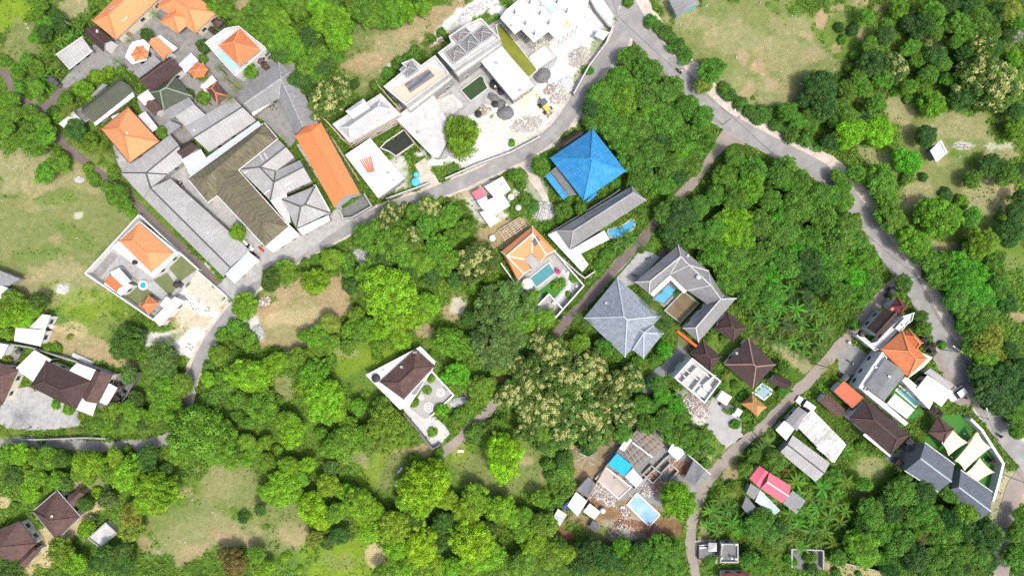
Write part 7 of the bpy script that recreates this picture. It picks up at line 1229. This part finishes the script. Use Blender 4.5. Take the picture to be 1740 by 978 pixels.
T_ = """m 68 8 13 62 28 13 78 38 15 60 62 13 8 102 12 45 100 13 30 118 14 60 115 14 60 150 14 15 170 18 20 190 17 48 190 16 70 205 16 10 215 16 45 225 16 75 228 17 30 240 14 58 250 17 30 146 12 100 272 20 75 290 19 150 242 17 193 295 12 160 303 10 110 166 13 100 200 12 205 118 9 225 166 9 273 225 13 330 124 10
b 782 228 38 870 243 6
m 1128 362 18 1145 344 14
d 72 55 14 95 28 14 100 45 13 95 60 12 125 220 20 248 58 13 90 190 12 320 160 10 345 77 13 348 80 11
m 505 15 22 463 64 22 505 80 21 447 51 20 427 43 18 414 38 14 457 74 16 493 84 18 519 112 16 540 128 16 570 95 17 473 5 20 500 2 18 557 3 20 634 23 26 660 18 24 616 15 22 672 30 15 647 38 14 600 8 18 363 10 14 383 18 13 404 30 13 345 5 12 440 12 20 420 22 12 590 45 14 642 143 14 435 65 14 540 95 20
b 560 33 35 570 60 26 468 33 25 483 61 20 540 10 22 683 13 22 720 5 20 486 102 9
d 527 59 22 506 133 18 475 95 15 520 150 14 603 143 10 550 112 16
s 705 92 15 680 110 15 695 100 13 749 54 9 660 125 12 735 66 7 757 63 6 870 240 5 1000 118 10
b 165 128 12 185 122 11 140 150 16 155 160 12 345 166 11 404 396 15 750 340 6
m 424 120 14 342 130 10 343 164 10 197 330 23 210 345 14 220 358 10 150 285 10 155 300 9 180 315 10 283 150 8 344 100 8
s 404 30 10 190 340 9 160 310 9
m 483 455 18 619 401 26 667 414 28 705 358 16 723 381 22 762 368 18 787 388 18 718 445 22 741 424 24 767 404 18 705 420 18 833 468 18 493 470 16 562 442 20 640 385 16 690 440 20 770 440 20 685 385 16 750 455 18 640 440 18
d 460 468 20 457 483 18 596 486 18 650 442 20 695 465 20 730 470 18 800 470 14 775 475 14
c 560 165 38 550 188 22 575 150 22
c 660 368 23 733 352 23 703 399 17 810 442 37 690 352 12 760 345 10
b 533 477 27 655 491 47 716 524 24 703 537 22 728 516 22 642 557 26 675 545 22 690 515 20 680 575 18
m 620 465 18 606 537 18 614 562 24 519 570 14 545 575 20 562 583 16 506 611 20 534 598 18 529 636 33 445 690 28 414 519 22 371 603 18 400 640 16 590 560 14 590 590 14 470 600 12 490 610 14 640 590 14
y 562 550 18
s 588 440 16 557 430 14 595 465 16 520 450 12 535 445 12 399 557 18 424 583 18 378 570 14 391 603 18 363 675 22 404 680 16 440 610 14 385 590 14 355 625 14 372 640 16 350 660 14 380 660 16 400 705 14 420 720 14 365 700 14 470 680 12 560 615 12 640 605 12
b 424 639 38 463 619 22 545 677 40 490 720 28 353 644 14 570 700 22 520 660 18
m 655 722 38 648 690 18 680 740 18 620 740 18 590 720 14 610 690 14
d 217 585 30 230 677 14
f 268 613 27 217 639 16 285 640 16 414 557 10
m 275 667 33 309 655 20 289 690 18 190 700 18 217 692 16 230 705 18 180 722 18 215 725 16 250 710 18 262 700 16 335 735 54 365 762 30 300 772 24 380 740 22 300 720 20
d 240 718 18 200 715 14 404 756 18 70 745 8
m 22 508 20 79 593 11 96 590 10 51 593 8 93 687 9 115 697 9 8 565 12
b 23 534 26 54 529 18 40 545 16
d 62 510 18
y 5 613 12 138 707 8 118 573 6
m 8 774 18 74 777 24 59 777 18 59 812 18 97 818 18 23 861 10 102 940 26 215 770 12 189 802 20 455 784 16 417 779 16 391 784 14 562 761 24 585 751 28 504 812 20 570 871 20 435 943 14 647 971 14 5 900 8 80 830 12 40 800 14 130 808 14 10 800 14 150 815 12 450 750 14 420 750 14 430 765 14 470 765 12 545 740 14
b 31 771 16 151 787 28 215 807 34 258 835 38 266 856 22 164 838 12 49 835 18 143 899 16 123 958 22 491 738 24 478 825 32 493 792 18 521 789 14 557 825 20 611 858 30 667 894 30 672 932 27 629 904 18 619 881 20 450 966 16 483 947 8 509 967 7 195 780 18 235 860 18 455 840 18 500 840 16 585 835 14 640 870 16
l 529 863 28 545 890 14
d 102 782 18 22 807 22 146 856 16 238 792 24 179 950 24 205 940 22 15 968 20 575 910 18 414 879 12 441 865 13 557 922 12 250 770 18 280 800 16 210 960 18 160 960 12
y 220 876 22 222 902 20 534 915 13
o 396 958 24 380 940 14
f 112 823 14 184 848 16 562 794 14 838 593 38
w 156 881 10
m 767 583 33 805 491 12 813 662 22 808 851 26 889 874 20 918 848 18 889 902 20 925 892 20 935 940 28 889 958 28 864 958 20 1028 590 18 884 537 30 900 510 18 925 540 18 910 560 16 730 605 12 848 624 14 800 690 16 790 655 14 835 655 14 870 500 14 945 930 18
v 777 636 20 760 640 12 749 695 12
f 854 519 42 874 572 26 845 560 22
c 870 670 32 905 640 34 940 600 36 880 620 24 975 640 38 1010 620 32 930 690 36 990 690 38 1040 660 34 1060 700 30 960 735 30 1010 730 30 915 575 20 900 720 26 1075 640 22 900 690 24 960 665 30 1030 690 26
m 1090 690 20 1030 592 20 985 587 18 955 612 16 1060 735 20
d 800 545 20 960 780 16 1000 760 18 925 755 18
l 854 777 40 728 823 48 805 922 44 716 861 24 716 932 38
b 792 874 26 848 866 28 869 881 20 825 945 36 910 922 24 969 940 16 740 800 20 760 850 20 690 850 20 800 955 24 770 965 20 735 965 22 690 960 20
d 700 892 24 754 892 22 741 922 20 1002 940 30 1030 948 26 984 963 20 951 927 16 765 890 16 780 900 14 830 900 16 700 920 16 1055 955 18
s 946 812 20 933 792 16 964 830 20 933 761 18 950 850 16 960 800 16 945 830 14 808 738 18 833 733 20 850 720 16 770 720 16 785 700 14 700 780 12 745 770 10 930 870 16
m 958 743 18 925 735 16
m 1080 100 26 1050 130 26 1100 120 26 1020 160 26 1110 165 28 1140 150 22 1045 215 28 1090 215 28 1135 205 28 1170 180 22 1195 200 24 1160 235 28 1075 265 26 1110 260 26 1140 280 24 1090 305 22 1130 315 22 1175 280 22 1200 240 20 1005 205 20 1060 245 22 1065 95 16 1030 190 20 1180 255 20
b 1060 172 28 1075 140 20 1100 195 20 1155 265 16
d 1005 185 20 1125 235 20 1095 285 18 1155 300 16
m 1250 265 20 1280 290 26 1235 300 24 1215 330 22 1250 340 26 1330 290 26 1360 310 26 1400 330 26 1418 332 20 1310 340 26 1355 350 28 1400 370 28 1440 380 24 1190 350 22 1180 400 28 1215 390 24 1290 380 26 1330 395 28 1375 405 28 1420 415 28 1460 410 24 1475 440 26 1215 430 26 1255 440 28 1295 430 26 1335 445 28 1415 460 28 1480 480 22 1240 475 24 1280 475 26 1310 500 26 1270 505 22 1430 500 26 1465 505 20 1435 345 20
v 1330 370 22 1390 440 24 1310 465 20 1360 420 20 1340 310 18 1455 470 22
b 1275 315 30 1450 445 26 1265 402 20
l 1245 377 34 1230 410 16
d 1160 362 26 1140 390 24 1375 445 30 1150 416 18 1350 385 18 1300 405 16 1265 345 14 1395 480 22
s 1105 35 13 1118 45 12 1130 55 14 1150 75 16 1165 95 13 1140 65 12 1160 86 12 1240 160 14 1258 175 13 1275 190 14 1300 195 16 1320 210 14 1345 225 16 1370 235 14 1285 200 12 1230 150 12 1335 215 14 1395 245 14
m 1210 118 25 1340 190 18 1405 174 18 1449 115 12 1380 200 20 1320 190 12 1360 205 16
y 1195 142 17
d 1388 145 26 1400 182 24 1415 238 18 1403 140 26 1370 170 18 1426 46 10 1451 51 12
m 1474 26 14 1587 23 26 1666 33 26 1551 79 14 1479 74 16 1640 38 22 1687 54 20 1730 38 16 1502 133 18 1441 153 18 1490 176 18 1441 197 20 1579 125 20 1569 133 14 1548 146 14 1543 169 9 1523 156 10 1433 66 9 1733 115 14 1707 217 10 1605 110 14 1625 70 16 1560 100 14 1590 55 14 1535 95 10 1615 135 14 1460 130 16 1455 95 12 1420 205 16 1430 180 16 1470 150 16 1620 40 18 1650 60 18 1510 40 12
b 1530 15 16 1541 85 13 1589 176 24 1725 100 14 1730 220 18 1555 88 12
d 1548 41 16 1574 38 20 1612 8 20 1505 59 16 1487 107 26 1592 92 22 1574 230 22 1635 164 22 1727 187 16 1640 90 18 1560 55 14 1470 205 16 1650 10 22 1700 20 20 1690 80 18 1520 130 14 1715 60 14 1645 125 14
y 1720 15 20
c 1523 110 24 1669 77 24 1671 128 42 1697 143 38 1715 153 28 1692 169 24
l 1495 222 28 1446 228 26 1470 225 18
v 1543 273 22
m 1456 294 17 1503 310 27 1507 337 19 1434 318 15 1520 371 24 1507 360 17 1540 394 15 1653 368 16 1692 440 22 1656 435 14 1653 304 16 1712 294 20 1541 302 12 1425 300 14 1470 300 14 1610 440 16
b 1554 411 27 1602 368 39 1671 414 36 1635 345 12
d 1610 330 12 1684 281 20 1733 291 16 1730 358 18 1722 391 22 1735 332 14 1700 285 16 1560 437 14 1715 410 16 1570 300 8
m 1584 442 18 1607 450 24 1595 470 20 1612 475 22 1628 506 24 1650 526 25 1671 534 24 1666 557 29 1699 491 28 1580 465 12 1640 550 20 1700 470 16 1646 590 15
v 1633 452 26 1656 460 24 1635 480 30 1661 501 28 1680 520 16
y 1684 572 30 1697 603 18
b 1676 603 22
d 1712 511 22 1670 626 20 1674 650 20 1684 664 26 1710 639 26 1730 624 20 1702 685 22 1725 677 22 1717 593 18 1700 625 18 1735 650 16 1680 690 12
m 1730 703 18 1733 733 18 1716 710 10
m 1538 483 18 1566 537 13 1572 557 13 1551 539 9 1602 585 8 1578 575 8 1452 550 10
m 1533 835 28 1482 871 22 1690 912 20 1615 840 20 1497 907 22 1566 866 26 1584 886 24 1531 922 26 1610 912 26 1595 945 26 1633 940 26 1664 940 24 1505 953 20 1620 968 20 1574 971 18 1550 880 20 1640 900 20 1590 915 18 1680 955 18 1480 945 18 1540 950 20
b 1646 866 26 1467 932 32 1560 905 16 1520 900 16 1600 870 14
d 1518 871 20 1467 892 20 1569 838 22 1676 912 34 1646 902 24 1615 884 22 1556 950 26 1684 955 18 1500 860 16 1640 965 16 1515 970 18
o 1566 912 20
m 1730 907 20 1733 945 24 1735 876 14 1735 970 16
m 1416 807 14 1469 823 14 1464 756 9 1421 973 10 1459 975 6 1428 948 16 1283 774 14 1268 797 14 1321 782 20 1242 823 10 1260 871 7 1206 950 12 1275 948 16 1296 958 16 1344 953 12 1377 948 12 1296 881 20 1285 897 22 1310 902 18 1275 785 10
d 1325 895 16 1380 965 12 1260 935 10
l 1152 851 34
b 1055 930 20
m 1091 940 26 1127 930 24 1147 940 22 1071 958 22 1117 958 24 1153 963 16 1163 743 22 1147 733 18 1188 743 16 1199 789 10 1204 766 10 1175 760 14 1130 720 16
o 1334 802 8
v 1130 593 18 1127 670 18 1150 690 16 1140 680 12
m 1114 611 12 1081 613 12 1117 654 16 1147 685 16 1100 720 22 1130 710 18 1140 735 18 1060 612 12 1045 600 14 1090 650 10 1075 625 10 1110 690 14 1160 705 14 1090 600 10 1331 626 14 1310 640 9 1330 665 10 1275 640 9 1250 655 9 1225 655 9 1265 672 10 1290 700 12 1265 705 12 1250 720 10 1275 725 8 1240 695 9 1215 560 9 1230 575 8 1205 575 7
y 1258 590 8 1232 640 7 1336 800 6
m 917 284 18 958 358 14 951 373 10 928 383 10 987 353 14 1045 309 12 1022 330 10 1035 309 9 1068 3 10 933 300 10 925 270 10 965 340 9 975 360 9 1095 340 9
s 874 299 13 885 312 12 893 338 13 905 350 12 1090 425 6 1060 420 6
m 1017 447 10 1030 430 11 1045 415 9 1055 425 9 1040 430 8 1020 460 7 945 485 9 955 478 7 976 473 8 733 644 8 726 662 9 703 685 9 965 500 6 1150 498 7 735 735 9 760 715 10"""
for line in T_.split('\n'):
    w = line.split(); k = w[0]; a = [float(q) for q in w[1:]]
    for i in range(0, len(a), 3): tree(a[i], a[i + 1], a[i + 2], k)
for x, y, r, k in ((260, 22, 10, 'm'), (217, 68, 8, 'm'), (197, 103, 9, 'm'), (118, 185, 13, 'y'), (107, 192, 11, 'y'), (172, 258, 17, 'y'), (399, 146, 13, 'y'), (371, 114, 9, 'm'), (383, 132, 9, 'y'), (388, 168, 9, 'y'), (12, 738, 21, 'y'), (120, 733, 11, 'y'), (152, 735, 11, 'm'), (1410, 624, 17, 'y'), (1103, 417, 13, 'm'), (1095, 360, 9, 'm'), (1068, 396, 9, 'm'), (981, 537, 11, 'm'), (999, 552, 11, 'm'), (1100, 512, 11, 'd'), (1112, 522, 11, 'y'), (1124, 535, 11, 'd'), (1136, 548, 12, 'd'), (1147, 558, 11, 'y'), (1130, 560, 12, 'd'), (810, 378, 12, 'm'), (1252, 835, 14, 'y'), (345, 168, 9, 'm'), (93, 108, 9, 'y'), (1075, 575, 9, 'm')): palm(x, y, r, k)
BN = [130, 45, 145, 32, 115, 60, 100, 65, 120, 60, 150, 25, 90, 75, 105, 80, 75, 105, 85, 115, 90, 128, 70, 135, 45, 135, 60, 128, 1320, 480, 1345, 490, 1360, 475, 1305, 520, 1330, 525, 1355, 525, 1290, 540, 1315, 550, 1340, 555, 1365, 550, 1375, 520, 1300, 570, 1325, 580, 1350, 580, 1370, 585, 1390, 560, 1395, 590, 1385, 530, 1365, 600, 1385, 605, 1345, 505, 1375, 500, 1340, 540, 1310, 535, 1400, 540, 1405, 565, 1280, 525, 1225, 850, 1240, 865, 1215, 885, 1245, 890, 1220, 905, 1260, 900, 1232, 878, 1205, 893, 1215, 870, 1255, 880, 1320, 890, 1340, 900, 1360, 890, 1380, 905, 1350, 920, 1370, 870, 1375, 840, 1355, 820, 1370, 810, 1335, 915, 1320, 925, 1365, 930, 1395, 925, 1385, 885, 1360, 845, 1345, 875, 1410, 750, 1440, 770, 1440, 820, 1400, 850, 1420, 860, 1410, 880, 1430, 890, 1405, 905, 1420, 925, 1440, 905, 1400, 830, 1425, 840, 1305, 755, 1298, 765, 1200, 755, 1180, 760, 1195, 770, 1170, 750, 1208, 870, 1395, 800, 1410, 790, 1378, 850, 1440, 870, 1455, 880, 1393, 865, 1050, 415, 1060, 412, 1070, 405]
for i in range(0, len(BN), 2): banana(BN[i], BN[i + 1], random.choice((11, 12, 13, 14)), random.choice('mmbv') if BN[i] < 1200 or BN[i + 1] > 700 else random.choice('mmmdv'))
bare(995, 777, 24, 'bare grey branching tree beside the timber fence of the yard'); bare(1730, 62, 14, 'bleached fallen bare tree at the picture edge among dark bushes'); bare(1390, 156, 7, 'small pale bare trunk in the dark meadow bushes'); bare(98, 30, 7, 'small bare white branched tree in the dark hedge'); bare(1735, 640, 12, 'pale bare branches on the dark roadside slope')

# labels: every plant is told apart by its look and its rank of nearness to a landmark
LM += [('the bare grey tree', P('F', 995, 777).x, P('F', 995, 777).y), ('the empty brown field', P('F', 510, 545).x, P('F', 510, 545).y), ('the pale limestone clearing', P('F', 350, 520).x, P('F', 350, 520).y), ('the grass clearing bench', P('F', 680, 798).x, P('F', 680, 798).y), ('the shady lane lamp', P('D0', 735, 830).x, P('D0', 735, 830).y), ('the top road junction', P('F', 1060, 60).x, P('F', 1060, 60).y), ('the sunny oval lawn', P('F', 860, 800).x, P('F', 860, 800).y), ('the bare meadow soil patches', P('F', 1285, 130).x, P('F', 1285, 130).y), ('the fallen bleached tree', P('F', 1730, 62).x, P('F', 1730, 62).y), ('the short lime grass', P('F', 15, 20).x, P('F', 15, 20).y), ('the brown path fork', P('F', 66, 195).x, P('F', 66, 195).y), ('the dirt lane end', P('F', 742, 778).x, P('F', 742, 778).y), ('the dry slope grass', P('F', 340, 905).x, P('F', 340, 905).y)]
import collections
byl = collections.defaultdict(list)
for i, q in enumerate(PLANTS): byl[(q[1], q[2])].append(i)
best = {}
for key, ids in byl.items():
    for li, (ph, lx, ly) in enumerate(LM):
        for rank, i in enumerate(sorted(ids, key=lambda i: (PLANTS[i][3] - lx) ** 2 + (PLANTS[i][4] - ly) ** 2)):
            d = math.hypot(PLANTS[i][3] - lx, PLANTS[i][4] - ly); sc = rank * 3 + d * .25
            if i not in best or sc < best[i][0]: best[i] = (sc, '%s %s %s to %s' % (key[0], key[1], ORD[rank], ph))
for i, q in enumerate(PLANTS): q[0]['label'] = best[i][1]

# ------------------------------------------------------------ small pieces lying on the roofs
bpy.context.view_layer.update(); DG = bpy.context.evaluated_depsgraph_get()
def on_roof(t, x, y):
    d = P(t, x, y, 0) - Vector((0, 0, H)); ok, loc, nrm, _, ob, _ = scene.ray_cast(DG, Vector((0, 0, H)), d.normalized()); return loc, nrm, ob
def patch(name, t, pts, m_, th=.05):
    h = [on_roof(t, *q) for q in pts]; ob = h[0][2]
    if any(k[2] is None for k in h) or any(k[2] != ob for k in h) or not ob.name.startswith('roof'): return
    v = [k[0] + k[1] * .02 for k in h] + [k[0] + k[1] * (.02 + th) for k in h]
    mb = MB(); mb.add(v, [(4, 5, 6, 7), (0, 1, 5, 4), (1, 2, 6, 5), (2, 3, 7, 6), (3, 0, 4, 7)]); o = mb.build(name, m_, ob)
    if sum(f.normal.z for f in o.data.polygons[:1]) < 0: o.data.flip_normals()
PALEP = m_sheet('pale_roof_panel', (.56, .57, .57), (.4, .4, .4), .4)
patch('roof_light', 'A0', [(732, 62), (762, 42), (848, 115), (815, 143)], PALEP)
for q in ([(425, 385), (460, 358), (466, 366), (432, 393)], [(420, 120), (432, 112), (455, 155), (443, 162)], [(450, 100), (462, 93), (485, 138), (473, 145)], [(482, 80), (494, 73), (515, 115), (503, 122)], [(392, 130), (402, 124), (425, 165), (415, 171)], [(290, 245), (312, 232), (318, 242), (296, 255)], [(560, 330), (600, 305), (606, 315), (566, 340)]): patch('roof_light', 'B1', q, PALEP)
for t, x, y in (('A0', 645, 212), ('A0', 1155, 92), ('A0', 782, 820), ('A0', 845, 888), ('A1', 885, 672), ('A1', 985, 766), ('A0', 707, 628), ('D2', 830, 548), ('B2', 1340, 640), ('A3', 325, 548), ('A3', 345, 582), ('A0', 1295, 868), ('B1', 590, 350), ('D3', 1050, 150), ('C2', 1330, 215), ('D1', 500, 800), ('E2', 470, 700)): patch('roof_vent', t, [(x - 7, y - 7), (x + 7, y - 7), (x + 7, y + 7), (x - 7, y + 7)], PALEP, .28)
for t, x, y, m_ in (('C0', 700, 170, CONC), ('C0', 900, 40, STEEL), ('C0', 600, 420, CONC), ('C0', 760, 600, CONC), ('B1', 1250, 250, CONC), ('B1', 1290, 300, STEEL), ('C1', 1180, 840, STEEL), ('C1', 1050, 720, STEEL), ('A1', 1080, 880, STEEL), ('E2', 560, 360, STEEL), ('E2', 380, 640, STEEL), ('C1', 600, 400, STEEL), ('E2', 640, 690, STEEL), ('C2', -150, 660, STEEL), ('C2', 60, 545, STEEL), ('C1', 640, 330, STEEL), ('A0', 950, 640, STEEL), ('C0', 80, 880, CONC)): patch('roof_unit', t, [(x - 8, y - 5), (x + 8, y - 5), (x + 8, y + 5), (x - 8, y + 5)], m_, .5)
# ------------------------------------------------------------ undergrowth, grass tufts, stones: one scattered mesh each
def scatter(name, label, n, want, mat, hgt, leafsize, cols, k_leaf, seed):
    global RS
    RS = np.random.RandomState(seed); X = RS.uniform(-124, 124, n); Y = RS.uniform(-70, 70, n); c, lu = soil_at(X, Y); keep = want(lu, X, Y); X, Y, lu = X[keep], Y[keep], lu[keep]; n = len(X)
    big = fbm(X, Y, .25, 31); hh = hgt * (.35 + 1.5 * np.clip(big - .3, 0, 1)) * RS.uniform(.5, 1.2, n)
    cx = np.repeat(np.stack([X, Y, np.zeros(n)], 1), k_leaf, axis=0); hs = np.repeat(hh, k_leaf); m = len(cx); off = rnd_unit(m); off[:, 2] = np.abs(off[:, 2]); cen = cx + off * hs[:, None] * np.array([.95, .95, .9])
    nm = off * .5 + rnd_unit(m) * .5 + np.array([0, 0, .5]); nm /= np.linalg.norm(nm, axis=1, keepdims=True); q = leaf_quads(cen, nm, leafsize * RS.uniform(.6, 1.4, m), 1.5, .3)
    tone = np.repeat(RS.uniform(.6, 1.35, n) * (.75 + .6 * fbm(X, Y, .12, 41)), k_leaf) * RS.uniform(.75, 1.25, m); yel = np.repeat(np.clip((fbm(X, Y, .09, 51) - .45) * 2.2, 0, 1), k_leaf)
    o = bpy.data.objects.new(name, leaves_mesh(name, q, np.stack([tone, np.zeros(m), yel], 1), mat)); C.objects.link(o); o.color = (*cols, 1); return tag(o, label, kind='stuff')
def clear_of(X, Y):
    """False on roads, yards and roofs."""
    return ~BLOCK[np.clip(((Y + 80) / .5).astype(int), 0, 319), np.clip(((X + 130) / .5).astype(int), 0, 519)]
BLOCK = np.zeros((320, 520), bool)
def block(poly):
    a = np.array([(p.x, p.y) for p in poly]); x0, y0 = a.min(0); x1, y1 = a.max(0)
    ix = np.arange(max(0, int((x0 + 130) / .5)), min(520, int((x1 + 130) / .5) + 2)); iy = np.arange(max(0, int((y0 + 80) / .5)), min(320, int((y1 + 80) / .5) + 2))
    if len(ix) == 0 or len(iy) == 0: return
    GX_, GY_ = np.meshgrid(ix * .5 - 130 + .25, iy * .5 - 80 + .25); ins = np.zeros(GX_.shape, bool); n = len(a); j = n - 1
    for i in range(n):
        xi, yi = a[i]; xj, yj = a[j]; c = ((yi > GY_) != (yj > GY_)) & (GX_ < (xj - xi) * (GY_ - yi) / (yj - yi + 1e-12) + xi); ins ^= c; j = i
    BLOCK[iy[0]:iy[-1] + 1, ix[0]:ix[-1] + 1] |= ins
bpy.context.view_layer.update()
for o in list(scene.objects):
    if o.type != 'MESH': continue
    st_ = o.name.split('.')[0]
    if st_ in ('road', 'lane', 'path', 'drainage_channel', 'courtyard', 'terrace', 'lawn', 'roadside_verge', 'roof', 'pool_water', 'wooden_deck'):
        mw = o.matrix_world
        for f in o.data.polygons: block([mw @ o.data.vertices[i].co for i in f.vertices])
scatter('undergrowth', 'tangled green undergrowth between the trees', 64000, lambda lu, X, Y: (lu > .4) & clear_of(X, Y), LEAF, .75, .17, (.135, .25, .028), 11, 101)
scatter('meadow_weeds', 'loose weeds and grass tufts over the meadows', 26000, lambda lu, X, Y: (lu > .06) & (lu <= .5) & clear_of(X, Y) & (fbm(X, Y, .2, 61) > .42), LEAF, .26, .11, (.13, .20, .045), 6, 102)
RS = np.random.RandomState(9); X = RS.uniform(-124, 124, 5200); Y = RS.uniform(-70, 70, 5200); c, lu = soil_at(X, Y); kp = (lu < .3) & clear_of(X, Y) & (fbm(X, Y, .15, 71) > .5); mb = MB()
for x, y in zip(X[kp], Y[kp]): s = random.choice((.1, .14, .2, .3)) * random.uniform(.7, 1.2); mb.box((x, y, s * .25), (s * 1.4, s, s * .7), random.uniform(0, 3), 0 if random.random() < .6 else 1, .6)
tag(mb.build('gravel', [CONCL, CONC]), 'loose pale stones scattered over bare ground', kind='stuff')
print('plants', len(PLANTS), 'objects', len(scene.objects))
